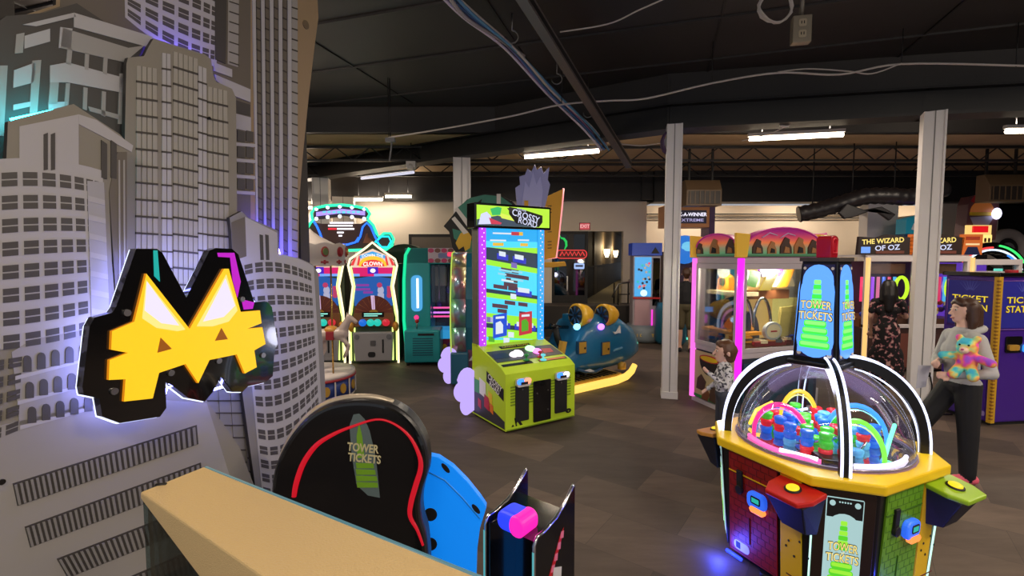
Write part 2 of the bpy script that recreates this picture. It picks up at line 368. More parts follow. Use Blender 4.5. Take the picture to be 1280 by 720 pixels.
# ================= SKYLINE PANEL (layered printed cut-outs) =================
S_ = 1.4
MA = Vector((-1.04*S_, 1.0*S_, 0)); MU = Vector((.147, .36, 0)).normalized()
MF = Fr(MA, MU, (0, 0, 1))
P_EDGE = mat('panel_edge', (52, 47, 43), .6)
P_TAN = mat('panel_tan', (150, 128, 98), .55)
P_BEI = mat('panel_beige', (132, 126, 114), .5)
P_BRN = mat('panel_brown', (98, 90, 80), .5)
P_DRK = mat('panel_dark', (62, 58, 55), .5)
P_BAND = mat('panel_band', (172, 169, 170), .5)
P_BAN2 = mat('panel_band_dim', (150, 146, 142), .5)
P_WIN = mat('panel_window', (72, 68, 64), .45)
P_LINE = mat('panel_line', (60, 54, 48), .5)
P_COL = mat('panel_column', (128, 125, 122), .5)
P_ADD_TEAL = glow('added_teal_glow', (40, 235, 255), 30)
P_ADD_VIOLET = glow('added_violet_glow', (90, 70, 255), 40)
sky = thing('skyline_panel', MF(0, 0, 0), 0, 'grey city skyline wall of layered cut-out tower panels beside the glowing M sign', 'wall panel')
class Layer:
    def __init__(s, c): s.c = c; s.mb = MB(); s.k = 0
    def poly(s, pts, m, lift=.0015):
        s.mb.prism(MF.pxs(pts, s.c), MF, s.c, s.c+lift, m)
    def back(s, pts, m, th=.018): s.mb.prism(MF.pxs(pts, s.c), MF, s.c-th, s.c, m, P_EDGE)
    def done(s, name):
        o = s.mb.build(name, sky); o.location = -MF.o; return o
def lerp(a, b, t): return (a[0]+(b[0]-a[0])*t, a[1]+(b[1]-a[1])*t)
def bil(q, u, v):   # q: tl,tr,br,bl ; optional bulge (pixels, downwards) at top and bottom
    p = lerp(lerp(q[0], q[1], u), lerp(q[3], q[2], u), v)
    if len(q) > 4: p = (p[0], p[1]+(q[4]*(1-v)+q[5]*v)*4*u*(1-u))
    return p
def cell(L, q, u0, u1, v0, v1, m, lift, n=1):
    top = [bil(q, u0+(u1-u0)*i/n, v0) for i in range(n+1)]; bot = [bil(q, u0+(u1-u0)*i/n, v1) for i in range(n, -1, -1)]
    L.poly(top+bot, m, lift)
def facade(L, q, rows, cols, m_band, m_win, fill=.62, split=True, curve=True, fade=None):
    """window rows between pale bands; columns thin out toward a rounded corner when curve"""
    for r in range(rows):
        v0 = r/rows; v1 = v0+fill/rows
        us = [math.sin(math.pi/2*c/cols) if curve else c/cols for c in range(cols+1)]
        for c in range(cols):
            u0, u1 = us[c], us[c+1]; g = (u1-u0)*.14
            if split:
                vm = (v0+v1)/2; h = .02/rows*3
                cell(L, q, u0+g, u1-g, v0, vm-h*.4, m_win, .004); cell(L, q, u0+g, u1-g, vm+h*.6, v1, m_win, .004)
            else: cell(L, q, u0+g, u1-g, v0, v1, m_win, .004)
# --- rear layer: tan board with the tall finned tower and the round tower
L = Layer(-.10)
L.back([(-140, 110), (20, 22), (70, 6), (70, -160), (396, -160), (397, 0), (398, 22), (393, 60), (386, 120), (379, 190), (374, 250), (372, 400), (-140, 400)], P_TAN)
L.poly([(-140, 112), (20, 26), (75, 8), (75, -158), (313, -158), (313, 330), (-140, 330)], P_BRN)
L.poly([(312, -158), (372, -158), (369, 330), (322, 330)], P_DRK, .002)
for i, x in enumerate((312, 323.5, 335, 346.5, 358.5)):
    L.poly([(x, -158), (x+4.6, -158), (x+5.5+(4-i)*1.2, 330), (x+1+(4-i)*1.8, 330)], P_BAND, .006)
for i, x in enumerate((317, 328.5, 340, 351.5, 363)):
    w_ = 6 if i < 4 else 8.5
    L.poly([(x+1.2, -158), (x+w_-.2, -158), (x+w_+(4-i)*1.1, 330), (x+1.4+(4-i)*1.4, 330)], P_BRN if i < 4 else P_BAN2, .0035)
    y = -150.0
    while y < 325:
        sh = (4-i)*1.2*(y+158)/488
        L.poly([(x+1+sh, y), (x+w_-.1+sh, y+2.4), (x+w_-.1+sh, y+4), (x+1+sh, y+1.6)], P_LINE, .0055); y += 13.2
L.poly([(286, -158), (300, -158), (297, 84), (284, 80)], P_BAN2, .003)
for k in range(19): L.poly([(286, -150+12.6*k), (298, -146+12.6*k), (298, -144.6+12.6*k), (286, -148.6+12.6*k)], P_LINE, .0045)
q = [(155, -70), (274, -42), (270, 82), (156, 22), -14, 10]
L.poly([(152, -158), (276, -158), (270, 84)]+[bil(q, 1-i/8, 1) for i in range(9)][1:], P_BAND, .003)
facade(L, q, 7, 8, P_BAND, P_WIN, .62)
L.poly([(262, -158), (284, -158), (281, 80), (268, 74), (268, -60)], P_DRK, .0062)
L.poly([(266, 78), (289, 87), (289, 97), (267, 89)], P_BAND, .0065); L.poly([(267, 93), (312, 112), (312, 128), (294, 121), (269, 101)], P_BAND, .0066)
L.poly([(290, 124), (312, 131), (312, 145), (290, 140)], P_DRK, .004); L.poly([(290, 141), (313, 147), (313, 165), (290, 160)], P_BAND, .004)
for k in range(4):
    for x in (296, 307): L.poly([(x, 163+k*20), (x+9, 165+k*20), (x+9, 178+k*20), (x, 176+k*20)], P_WIN, .005)
    L.poly([(292, 178+k*20), (318, 180+k*20), (318, 184+k*20), (292, 182+k*20)], P_BAND, .0055)
L.disc(0, 0, 0, 0) if False else None
L.mb.disc(MF, *MF.px(382, 31, L.c), .02, .022, L.c, L.c+.004, mat('panel_plug', (108, 92, 70), .5))
L.done('tower_panel')
# --- terrace building with ledges (upper left)
L = Layer(-.06)
L.back([(-140, 120), (8, 20), (55, 16), (96, 4), (150, 40), (182, 52), (172, 75), (160, 150), (150, 200), (-140, 330)], P_DRK)
for pts, m in (([(28, 31), (92, 16), (95, 21), (45, 33)], P_BAND), ([(92, 16), (190, 46), (188, 60), (92, 34)], P_BAND), ([(78, 35), (160, 60), (180, 57), (155, 78), (75, 60)], P_BAN2),
               ([(75, 34), (90, 36), (88, 60), (73, 60)], P_BAND), ([(62, 82), (84, 78), (153, 97), (153, 116), (84, 103), (62, 103)], P_BAND),
               ([(30, 45), (62, 36), (62, 52), (30, 61)], P_BAND), ([(20, 43), (30, 41), (28, 66), (18, 67)], P_BAN2), ([(17, 88), (44, 78), (42, 103), (16, 110)], P_BAND),
               ([(40, 76), (51, 75), (46, 141), (36, 144)], P_BAN2), ([(16, 131), (38, 127), (38, 133), (16, 138)], P_BAND), ([(0, 82), (9, 82), (4, 170), (-6, 170)], P_BAN2),
               ([(60, 128), (84, 127), (84, 134), (60, 138)], P_BAND), ([(62, 103), (73, 103), (71, 130), (60, 130)], P_BAN2),
               ([(84, 60), (90, 61), (88, 82), (82, 80)], P_BAN2), ([(106, 66), (111, 67), (110, 88), (105, 87)], P_BAN2), ([(129, 72), (134, 73), (133, 94), (128, 92)], P_BAN2),
               ([(82, 104), (87, 104), (85, 133), (80, 133)], P_BAN2), ([(104, 109), (109, 110), (108, 138), (103, 136)], P_BAN2), ([(127, 114), (132, 115), (131, 146), (126, 144)], P_BAN2),
               ([(110, 133), (150, 144), (150, 150), (112, 139)], P_BAN2), ([(149, 92), (156, 92), (152, 155), (147, 155)], P_BAN2)):
    L.poly(pts, m, .003)
L.done('terrace_panel')
# --- gridded tower
L = Layer(-.03)
L.back([(156, 172), (158, 80), (160, 72), (180, 70), (186, 58), (192, 48), (256, 68), (264, 74), (266, 92), (270, 102), (290, 111), (295, 122), (297, 330), (300, 420), (330, 520), (345, 640), (345, 760), (150, 760), (150, 300)], P_BEI)
def gridtower(q, rows, cols, mcol, gap=.22, line=.12, l0=.003):
    for c in range(cols):
        cell(L, q, (c+gap/2)/cols, (c+1-gap/2)/cols, 0, 1, mcol, l0)
    for r in range(rows): cell(L, q, -.0, 1.0, (r+1-line)/rows, (r+1)/rows, P_LINE, l0+.002)
P_GR = mat('panel_grid', (158, 153, 143), .5)
gridtower([(170, 82), (196, 86), (198, 440), (168, 440)], 17, 4, P_BEI if False else P_GR)
gridtower([(202, 66), (213, 68), (216, 440), (201, 440)], 18, 2, P_BAND, .2, .1)
gridtower([(216, 64), (247, 74), (247, 440), (216, 440)], 18, 5, P_GR, .2, .12)
gridtower([(247, 82), (258, 86), (259, 440), (247, 440)], 17, 2, P_BAND, .2, .1)
gridtower([(259, 108), (284, 114), (288, 440), (259, 440)], 16, 4, P_GR)
gridtower([(255, 440), (298, 440), (312, 640), (262, 640)], 13, 3, P_COL, .16, .1); gridtower([(300, 440), (326, 460), (338, 650), (314, 640)], 12, 3, P_GR, .2, .12)
L.mb.disc(MF, *MF.px(260, 148, L.c), .006, .006, L.c, L.c+.01, BLK)
L.done('grid_tower_panel')
# --- right round tower
L = Layer(.0)
L.back([(287, 172), (302, 166), (346, 184), (350, 214), (372, 222), (392, 232), (398, 262), (400, 330), (405, 420), (407, 520), (404, 760), (330, 760), (322, 600), (296, 500), (290, 330)][:0] or
       [(289, 290), (287, 272), (302, 264), (310, 272), (347, 288), (349, 320), (372, 322), (390, 330), (398, 342), (401, 400), (405, 450), (408, 520), (404, 770), (335, 770), (318, 600), (300, 470), (291, 330)], P_COL)
L.poly([(289, 278), (306, 271), (308, 325), (291, 325)], P_BRN, .002); L.poly([(306, 271), (346, 291), (347, 325), (308, 328)], P_BAND, .002)
for x in (324, 331): L.poly([(x, 293), (x+4, 294), (x+5, 325), (x+1, 325)], P_DRK, .004)
q = [(300, 330), (392, 338), (402, 516), (322, 560), -10, 18]
cell(L, q, 0, 1, -.03, 1.35, P_BAND, .0025, 12)
facade(L, [(303, 332), (388, 342), (398, 512), (322, 556), -9, 18], 11, 10, P_BAND, P_WIN, .58)
facade(L, [(322, 556), (398, 512), (398, 740), (342, 780), 18, 20], 13, 9, P_BAND, P_WIN, .58)
L.done('round_tower_panel')
# --- left round tower with arcade and louvred plinth
L = Layer(.035)
L.back([(-140, 260), (-20, 208), (8, 198), (10, 152), (92, 130), (150, 168), (164, 184), (158, 215), (136, 240), (140, 330), (146, 400), (150, 470), (258, 500), (300, 560), (330, 640), (350, 780), (-140, 780)], P_BEI)
L.poly([(24, 158), (98, 143), (98, 218), (24, 218)], P_BAND, .002); L.poly([(98, 143), (120, 150), (166, 182), (164, 190), (98, 155)], P_BAND, .0025)
for x in (54, 63): L.poly([(x, 168), (x+5, 166), (x+5, 212), (x, 213)], P_DRK, .004)
for x in (126, 138): L.poly([(x, 175), (x+7, 180), (x+7, 224), (x, 222)], P_DRK, .004)
q = [(-60, 222), (128, 224), (136, 402), (-60, 440), -12, 10]
cell(L, q, 0, 1, -.06, 1.0, P_BAND, .0025, 12)
facade(L, [(-60, 226), (126, 228), (134, 420), (-60, 452), -12, 8], 8, 10, P_BAND, P_WIN, .6)
cell(L, [(108, 226), (129, 228), (137, 420), (114, 420)], 0, 1, 0, 1, mat('panel_haze', (160, 158, 160), .5), .0045)
for k in range(8): cell(L, [(108, 228), (129, 234), (137, 424), (114, 420)], 0, 1, (k+.7)/8.2, (k+1)/8.2, P_BAND, .006)
L.poly([(136, 240), (146, 190), (158, 190), (158, 440), (150, 470), (146, 400)], P_BRN, .003)
for x0 in (147, 153): L.poly([(x0, 200), (x0+2, 200), (x0+3, 430), (x0+1, 430)], P_BAN2, .005)
facade(L, [(-60, 460), (30, 445), (24, 545), (-60, 580)], 5, 4, P_BAND, P_WIN, .6, True, False)
# arcade (three rows of arches)
L.poly([(14, 440), (40, 424), (150, 404), (160, 500), (118, 506), (24, 532)], P_BAN2, .003)
for r in range(3):
    for i in range(6):
        t = i/5; x = 33+t*88+r*3; y = 446+r*31-t*18-(0 if r else 2); w_ = 5.2
        L.poly([(x-w_, y+21), (x-w_, y+6)]+[(x-w_*math.cos(math.pi*k/6), y+6-6*math.sin(math.pi*k/6)) for k in range(1, 6)]+[(x+w_, y+6), (x+w_, y+20)], P_WIN, .006)
    L.poly([(18+r*3, 470+r*31), (130, 442+r*31), (130, 445+r*31), (18+r*3, 475+r*31)], P_BAND, .005)
# plinth
L.poly([(-140, 545), (0, 532), (150, 496), (258, 504), (345, 780), (-140, 780)], P_BAN2, .003)
for (a_, b_, c_, d_, n_) in (((15, 604), (245, 531), (247, 555), (21, 632), 34), ((30, 658), (250, 578), (252, 602), (37, 684), 33), ((70, 698), (252, 628), (254, 654), (84, 722), 27), ((120, 738), (256, 680), (258, 706), (132, 766), 20)):
    q = [a_, b_, c_, d_]; cell(L, q, 0, 1, 0, 1, P_DRK, .005)
    for i in range(n_): cell(L, q, (i+.12)/n_, (i+.6)/n_, .08, .97, P_COL, .008)
L.mb.disc(MF, *MF.px(1, 602, L.c), .008, .008, L.c, L.c+.008, BLK)
L.done('plinth_tower_panel')
# --- plain supporting posts of the panel
m = MB()
for x in (20, 200, 380):
    a_, b_ = MF.px(x, 322, -.13); m.rect(MF, a_-.03, a_+.03, 0, 3.0, -.17, -.12, P_EDGE)
o = m.build('support_post', sky); o.location = -MF.o
# --- unseen glow strips added behind the layers to cast teal and violet light
def added_strip(pts, c, m):
    o = MB().tube([MF(*MF.px(x, y, c), c) for x, y in pts], .006, m, 6).build('added_glow_strip', sky); o.location = -MF.o
added_strip([(14, 150), (90, 134)], .005, P_ADD_TEAL); added_strip([(198, 60), (262, 80)], -.062, P_ADD_VIOLET); added_strip([(314, 288), (344, 302), (352, 326), (372, 334)], -.05, glow('added_blue_glow', (70, 60, 255), 110))
# ================= GLOWING M SIGN =================
sgn = thing('currency_sign', MF(*MF.px(225, 420, .06), .06), 0, 'glowing yellow M with crossbars on a glossy black backing over the skyline panel', 'sign')
def spart(name, polys, c0, c1, m, side=None, bev=0, taper=1):
    b = MB()
    c0 += .05; c1 += .05
    for p in polys: b.prism(MF.pxs(p, c1), MF, c0, c1, m, side, taper)
    o = b.build(name, sgn, bev=bev); o.location = -sgn.location; return o
BACK = [(170, 311), (196, 311), (203, 316), (233, 372), (262, 313), (270, 310), (290, 311), (298, 318), (318, 378), (334, 377), (340, 384), (347, 430), (343, 440), (341, 470), (332, 478), (310, 483), (303, 490), (290, 490), (276, 471), (266, 490), (256, 502), (236, 498), (214, 481), (207, 478), (208, 510), (200, 521), (150, 529), (128, 521), (124, 498), (105, 494), (103, 484), (112, 408), (118, 397), (140, 391), (145, 384)]
spart('edge_trim', [[(x-4 if x < 250 else x-2.5, y+1) for x, y in BACK]], .055, .075, glow('edge_white', (225, 232, 255), 1.6))
spart('backing', [BACK], .075, .105, BLK, BLK)
LET = [(183, 342), (237, 411), (280, 336), (286, 336), (301, 390), (325, 388), (327, 404), (309, 411), (328, 409), (332, 430), (318, 438), (321, 459), (306, 467), (296, 443), (262, 450), (248, 479), (232, 455), (199, 466), (191, 498), (155, 502), (157, 474), (136, 475), (137, 450), (160, 441), (139, 437), (140, 414), (168, 402)]
h1 = [(197, 441), (201, 422), (215, 436)]; h2 = [(269, 426), (277, 410), (285, 424)]
YG = glow('letter_yellow', (255, 198, 22), 1.15); OG = glow('letter_side', (225, 135, 10), .9)
spart('letter', [LET], .105, .117, YG, OG)
for h_ in (h1, h2): spart('letter_counter', [h_], .117, .119, mat('counter_orange', (190, 110, 10), .4))
PW = glow('letter_pale', (255, 225, 130), 1.15); PW2 = glow('letter_white', (235, 225, 245), 1.1)  # paler emission in two steps paints the white glare on the letter's peaks
for q_ in ([(183, 350), (232, 412), (222, 414), (196, 410), (178, 398)], [(283, 343), (297, 388), (286, 402), (266, 408), (246, 408)]): spart('letter_glare', [q_], .117, .1182, PW)
for q_ in ([(184, 352), (224, 407), (202, 404), (181, 388)], [(282, 348), (294, 382), (280, 396), (254, 402)]): spart('letter_glare_core', [q_], .1182, .1194, PW2)
for x, y in ((158, 391), (142, 489), (213, 466), (273, 451), (328, 444), (302, 374)):
    a_, b_ = MF.px(x, y, .155); o = MB().disc(MF, a_, b_, .011, .011, .155, .162, STEEL, 14).build('bolt', sgn); o.location = -sgn.location
# glowing strips that paint magenta and teal reflections onto the backing
for q_ in ([(272, 316), (293, 316), (301, 352), (297, 372), (291, 350), (288, 322), (273, 321)], [(302, 374), (318, 378), (316, 386), (305, 387)]): spart('magenta_reflection', [q_], .105, .107, glow('reflection_magenta', (215, 10, 220), .8))
spart('teal_reflection', [[(192, 313), (197, 313), (200, 352), (193, 345)]], .105, .107, glow('reflection_teal', (0, 190, 180), .8))
# halo LEDs behind the backing
b = MB(); ins = [(262, 326), (233, 386), (200, 324), (176, 322), (150, 392), (120, 410), (112, 485), (140, 515), (200, 510), (214, 470), (250, 492), (290, 480), (330, 470), (338, 430), (320, 385), (290, 322)]
b.tube([MF(*MF.px(x, y, .093), .093) for x, y in ins], .005, glow('halo', (120, 125, 255), 34), 6, True)
o = b.build('halo_led', sgn); o.location = -sgn.location
# standoffs
for x, y in ((160, 400), (150, 500), (300, 400), (300, 470)):
    a_, b_ = MF.px(x, y, .1); o = MB().tube([MF(a_, b_, .036), MF(a_, b_, .13)], .012, STEEL, 8).build('standoff', sgn); o.location = -sgn.location
# ================= GOLD TOPPED CABINET IN FRONT =================
GOLD = bpy.data.materials.new('gold_fleck_top'); GOLD.use_nodes = True; nt = GOLD.node_tree; bs = nt.nodes['Principled BSDF']
bs.inputs['Base Color'].default_value = rgb((240, 208, 150)); bs.inputs['Roughness'].default_value = .3; bs.inputs['Metallic'].default_value = .15
nz = nt.nodes.new('ShaderNodeTexNoise'); nz.inputs['Scale'].default_value = 170; bp = nt.nodes.new('ShaderNodeBump'); bp.inputs['Strength'].default_value = .7; bp.inputs['Distance'].default_value = .002
nt.links.new(nz.outputs['Fac'], bp.inputs['Height']); nt.links.new(bp.outputs[0], bs.inputs['Normal'])
zt = 1.66
c4 = [G(175, 615, zt), G(255, 583, zt), G(640, 738, zt), G(430, 790, zt)]
ax = ((c4[2]-c4[1])).normalized()
e = thing('cabinet_topper', ((c4[0]+c4[1])/2), 0, 'gold flecked top of a cabinet wall running in from the bottom edge', 'cabinet')
def loc_(o): o.location = -e.location; return o
low = [c4[0]+Vector((0, 0, -.012)), c4[1]+Vector((0, 0, -.012)), c4[2]+Vector((0, 0, -.16)), c4[3]+Vector((0, 0, -.16))]
loc_(MB().add(c4+low, [(3, 2, 1, 0), (4, 5, 6, 7), (0, 1, 5, 4), (1, 2, 6, 5), (2, 3, 7, 6), (3, 0, 4, 7)], GOLD).build('top_board', e, bev=.003))
TEAL = glow('edge_teal', (110, 165, 175), .55)
loc_(MB().tube([c4[1]+Vector((.002, .002, -.004)), c4[2]+Vector((.004, .002, -.004))], .0035, TEAL, 6).build('edge_strip', e))
loc_(MB().tube([(c4[0]*.62+c4[1]*.38)+Vector((-.008, -.014, .0)), (c4[0]*.62+c4[1]*.38)+Vector((.008, -.010, .0))], .003, BLKM, 6).build('edge_clip', e))
d1 = (c4[3]-c4[0]).normalized()
g0, g1 = low[0]+Vector((.008, .0, 0)), low[3]+Vector((.008, 0, 0)); nn = Vector((d1.y, -d1.x, 0)).normalized()*.003
pl = [g0-nn, g1-nn, Vector((g1.x, g1.y, .02))-nn, Vector((g0.x, g0.y, .02))-nn]; pr = [p+nn*2 for p in pl]
loc_(MB().add(pl+pr, [(0, 1, 2, 3), (7, 6, 5, 4), (0, 4, 5, 1), (1, 5, 6, 2), (2, 6, 7, 3), (3, 7, 4, 0)], glassy('smoke_glass', (186, 204, 206), .03)).build('glass_side', e))
loc_(MB().tube([g0+Vector((0, 0, .002)), g1+Vector((0, 0, .002))], .004, mat('brass_trim', (130, 110, 60), .4, .5), 6).build('glass_channel', e))
bq = [c4[2]*.55+c4[1]*.45, c4[2], c4[3], c4[3]*.55+c4[0]*.45]; bv = [Vector((p.x, p.y, z)) for z in (.02, zt-.165) for p in bq]
loc_(MB().add(bv, [(3, 2, 1, 0), (4, 5, 6, 7), (0, 1, 5, 4), (1, 2, 6, 5), (2, 3, 7, 6), (3, 0, 4, 7)], BLKM).build('body', e))
for p in (g0, g1): loc_(MB().box(p.x-.012, p.x+.012, p.y-.012, p.y+.012, 0, .02, BLKM).build('foot', e))
# ================= SEAT SHELL =================
SB = 1.85
st = thing('ride_seat', (W(440, 322, SB).x, SB, 0), 0, 'glossy black ride seat back with red light line and blue side wing', 'ride')
SF = FX(W(440, 322, SB).x, SB, 0)
OUT = [(338, 612), (341, 590), (350, 566), (364, 543), (384, 521), (408, 507), (437, 501), (468, 502), (495, 510), (516, 527), (530, 550), (535, 572), (534, 592), (528, 612), (525, 632), (527, 652), (532, 670), (535, 700), (536, 760), (540, 860), (330, 860), (334, 700)]
def smooth2(l, n=4):
    r = []; N_ = len(l)
    for i in range(N_-1):
        a, b, c_, d_ = (Vector((*l[min(max(i+j, 0), N_-1)], 0)) for j in (-1, 0, 1, 2))
        for k in range(n):
            t = k/n; v = .5*(2*b+(c_-a)*t+(2*a-5*b+4*c_-d_)*t*t+(3*b-a-3*c_+d_)*t**3); r.append((v.x, v.y))
    return r
def spx(l): return SF.pxs(l, 0)
fr0 = FX(0, 0, 0)
m = MB(); po = spx(smooth2(OUT[:18])+OUT[17:]); m.prism(po, fr0, -.10, .0, BLK, mat('shell_side', (34, 34, 36), .35)); m.build('seat_shell', st, bev=.02, seg=3)
cen = (sum(p[0] for p in po)/len(po), sum(p[1] for p in po)/len(po))
def inset(l, k): 
    pl = spx(l); return [(cen[0]+(a-cen[0])*k, cen[1]+(b-cen[1])*k) for a, b in pl]
TR = [(344, 588), (352, 565), (366, 542), (386, 521), (409, 508), (437, 502), (467, 503), (493, 511)]
MB().tube([fr0(a, b, -.05) for a, b in spx([(338, 640)]+[(x-1, y-1) for x, y in smooth2(TR)])], .014, mat('cream_trim', (205, 190, 165), .3, .3), 8).build('edge_trim', st)
REDL = [(368, 620), (371, 603), (380, 578), (396, 556), (418, 542), (440, 533), (470, 524), (492, 529), (512, 545), (524, 568), (526, 585), (520, 606), (514, 628), (513, 645), (522, 662), (530, 684)]
REDG = glow('red_line', (205, 12, 34), .9)
RS = []
for i in range(len(REDL)-1):
    for k in range(5):
        q = [Vector((*REDL[min(max(i+j, 0), len(REDL)-1)], 0)) for j in (-1, 0, 1, 2)]; t = k/5
        v = .5*(2*q[1]+(q[2]-q[0])*t+(2*q[0]-5*q[1]+4*q[2]-q[3])*t*t+(3*q[1]-q[0]-3*q[2]+q[3])*t**3); RS.append((v.x, v.y))
MB().tube([fr0(a, b, .004) for a, b in spx(RS)], [.0075+.0035*math.sin(i*.13+.6) for i in range(len(RS))], REDG, 8).build('red_light_line', st)
# flat tower image with lettering laid on the shell
dq = spx([(437, 532), (442, 518), (449, 517), (456, 524), (462, 538), (470, 572), (475, 622), (460, 619), (446, 606), (440, 570)])
m = MB(); m.prism(dq, fr0, 0, .002, mat('tower_strip_grey', (96, 112, 112), .3))
DGN = mat('tower_strip_green', (120, 170, 40), .3); DGY = mat('tower_strip_text', (206, 196, 150), .3)
for i, (y, w_) in enumerate(((605, 12), (597, 12), (589, 11), (581, 10))):
    p = spx([(456-w_+i*-1+2, y-3), (456+w_-i+4, y-2), (456+w_-i+5, y+4), (456-w_-i+3, y+4)]); m.prism(p, fr0, .002, .0035, DGN)
m.prism(spx([(446, 545), (449, 528), (453, 545), (456, 572), (447, 572)]), fr0, .002, .0032, DGN)
a_, b_ = spx([(454, 560)])[0]; m.text('TOWER', fr0, a_, b_, .033, DGY, .004, .03, width=.125, rot=-.1); a_, b_ = spx([(456, 573)])[0]; m.text('TICKETS', fr0, a_, b_, .033, DGY, .004, .03, width=.13, rot=-.1)
m.build('tower_strip', st)
# blue wing behind the shell
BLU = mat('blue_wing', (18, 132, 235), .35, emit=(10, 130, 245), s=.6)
wq = [(520, 572), (534, 569), (548, 572), (566, 584), (584, 602), (600, 622), (608, 634), (600, 660), (596, 690), (594, 760), (590, 860), (520, 860)]
wf = SF.sh(0, 0, -.25)
lw = Fr((0, .25, 0), (1, 0, 0), (0, 0, 1))
m = MB(); m.prism(wf.pxs(wq), lw, -.04, .0, BLU); 
for x, y in ((538, 643), (538, 680)): a_, b_ = wf.px(x, y); m.disc(lw, a_, b_, .031, .031, 0, .003, BLKM)
for x, y, r in ((557, 585, 14), (595, 636, 10)):
    a_, b_ = wf.px(x, y); m.prism([(a_+math.cos(t)*.028*math.cos(-.9)-math.sin(t)*.011*math.sin(-.9), b_+math.cos(t)*.028*math.sin(-.9)+math.sin(t)*.011*math.cos(-.9)) for t in [k*math.pi/8 for k in range(16)]], lw, 0, .003, BLKM)
m.tube([lw(*wf.px(x, y), .002) for x, y in ((536, 590), (556, 600), (578, 622), (600, 648))], .004, mat('blue_crease', (40, 150, 240), .3), 6)
m.build('side_wing', st, bev=.008)
MB().box(-.35, .28, -.02, .7, 0, .14, BLK).build('base', st, bev=.02)
# ================= PEDESTAL WITH CARD READER =================
PB = 2.2; z0 = 0
pl0 = W(600, 660, PB); pr0 = W(664, 672, PB-.02)
pd = thing('card_reader_pedestal', ((pl0.x+pr0.x)/2+.015, PB, 0), math.radians(-38), 'black pedestal with a glowing pink and blue card reader beside the seat', 'pedestal')
w2 = .148; zt_ = pl0.z
fp = FX(0, 0, 0)
side = [(0, 0), (0, zt_-.03), (.02, zt_), (.08, zt_+.0), (.18, zt_+.02), (.26, zt_+.06), (.33, zt_+.115), (.348, zt_+.12), (.35, 0)]
for sx in (-1, 1):
    fs = Fr((sx*w2, 0, 0), (0, 1, 0), (0, 0, 1))
    MB().prism(side, fs, -.008, .008, BLK).build('side_panel', pd, bev=.002)
    m = MB(); m.tube([fs(a, b) for a, b in side[:8]], .009, CHR, 8); m.build('chrome_edge', pd)
    MB().tube([fs(-.006, .02), fs(-.006, zt_-.06)], .006, glow('pedestal_edge', (90, 190, 200), .7), 6).build('lit_edge', pd)
MB().box(-w2+.008, w2-.008, .01, .34, .01, zt_-.02, BLK).build('body', pd)
m = MB(); m.prism(rrect(-.085, .085, zt_-.035, zt_+.065, .045, 6), fp, -.13, .0, glow('reader_blue', (40, 60, 255), 1.3)); m.build('card_reader', pd, bev=.03, seg=4)
MB().prism(rrect(-.005, .087, zt_-.037, zt_+.067, .045, 6), fp, -.128, .002, glow('reader_pink', (255, 30, 170), 1.3)).build('reader_light', pd, bev=.03, seg=4)
fs = Fr((w2+.009, 0, 0), (0, 1, 0), (0, 0, 1)); PK = mat('pink_print', (226, 120, 150), .4)
m = MB(); m.prism([(.04, zt_-.34), (.07, zt_-.36), (.22, zt_-.1), (.24, zt_-.05), (.21, zt_-.07)], fs, 0, .001, RED)
for k in range(6): m.prism([(.07+k*.027, zt_-.31+k*.044), (.1+k*.027, zt_-.32+k*.044), (.105+k*.027, zt_-.285+k*.044), (.08+k*.027, zt_-.28+k*.044)], fs, .001, .002, PK)
m.prism([(.12, zt_-.35), (.21, zt_-.37), (.22, zt_-.24), (.15, zt_-.21)], fs, .001, .0025, WHT); m.prism([(.16, zt_-.34), (.18, zt_-.345), (.19, zt_-.28), (.175, zt_-.275)], fs, .0025, .003, BLKM)
m.build('side_print', pd)
# ================= ROAD CROSSING GAME (lime cabinet) =================
def base_frame(pa, pb):
    a = G(*pa); b = G(*pb); d = b-a; return (a+b)/2, math.atan2(d.y, d.x), d.length
LIME = mat('lime_vinyl', (196, 226, 48), .35); LIME2 = mat('lime_dark', (128, 158, 30), .4); ASPH = mat('asphalt_print', (58, 58, 64), .4)
WP = mat('white_print', (236, 236, 236), .4); RP = mat('red_print', (196, 40, 50), .4); BP = mat('blue_print', (40, 70, 190), .4); GP = mat('green_print', (40, 150, 70), .4); OP = mat('orange_print', (230, 120, 30), .4)
p, rz, w = base_frame((632, 543), (718, 523)); w2 = w/2
cr = thing('road_crossing_game', p, rz, 'tall lime green video game cabinet with a CROSSY ROAD marquee and two card readers', 'arcade machine')
m = MB(); sd = [(0, .0), (0, .70), (.10, .76), (.62, .92), (.68, .95), (.82, .95), (.82, .0)]
fs = Fr((-w2, 0, 0), (0, 1, 0), (0, 0, 1))
m.prism([(a, b+.03) if b < .01 else (a, b) for a, b in sd], fs, 0, w, LIME, LIME)
ff = FX(0, 0, 0); m.rect(ff, -w2+.01, w2-.01, .03, .045, 0, .002, LIME2)
m.build('base_cabinet', cr, bev=.008)
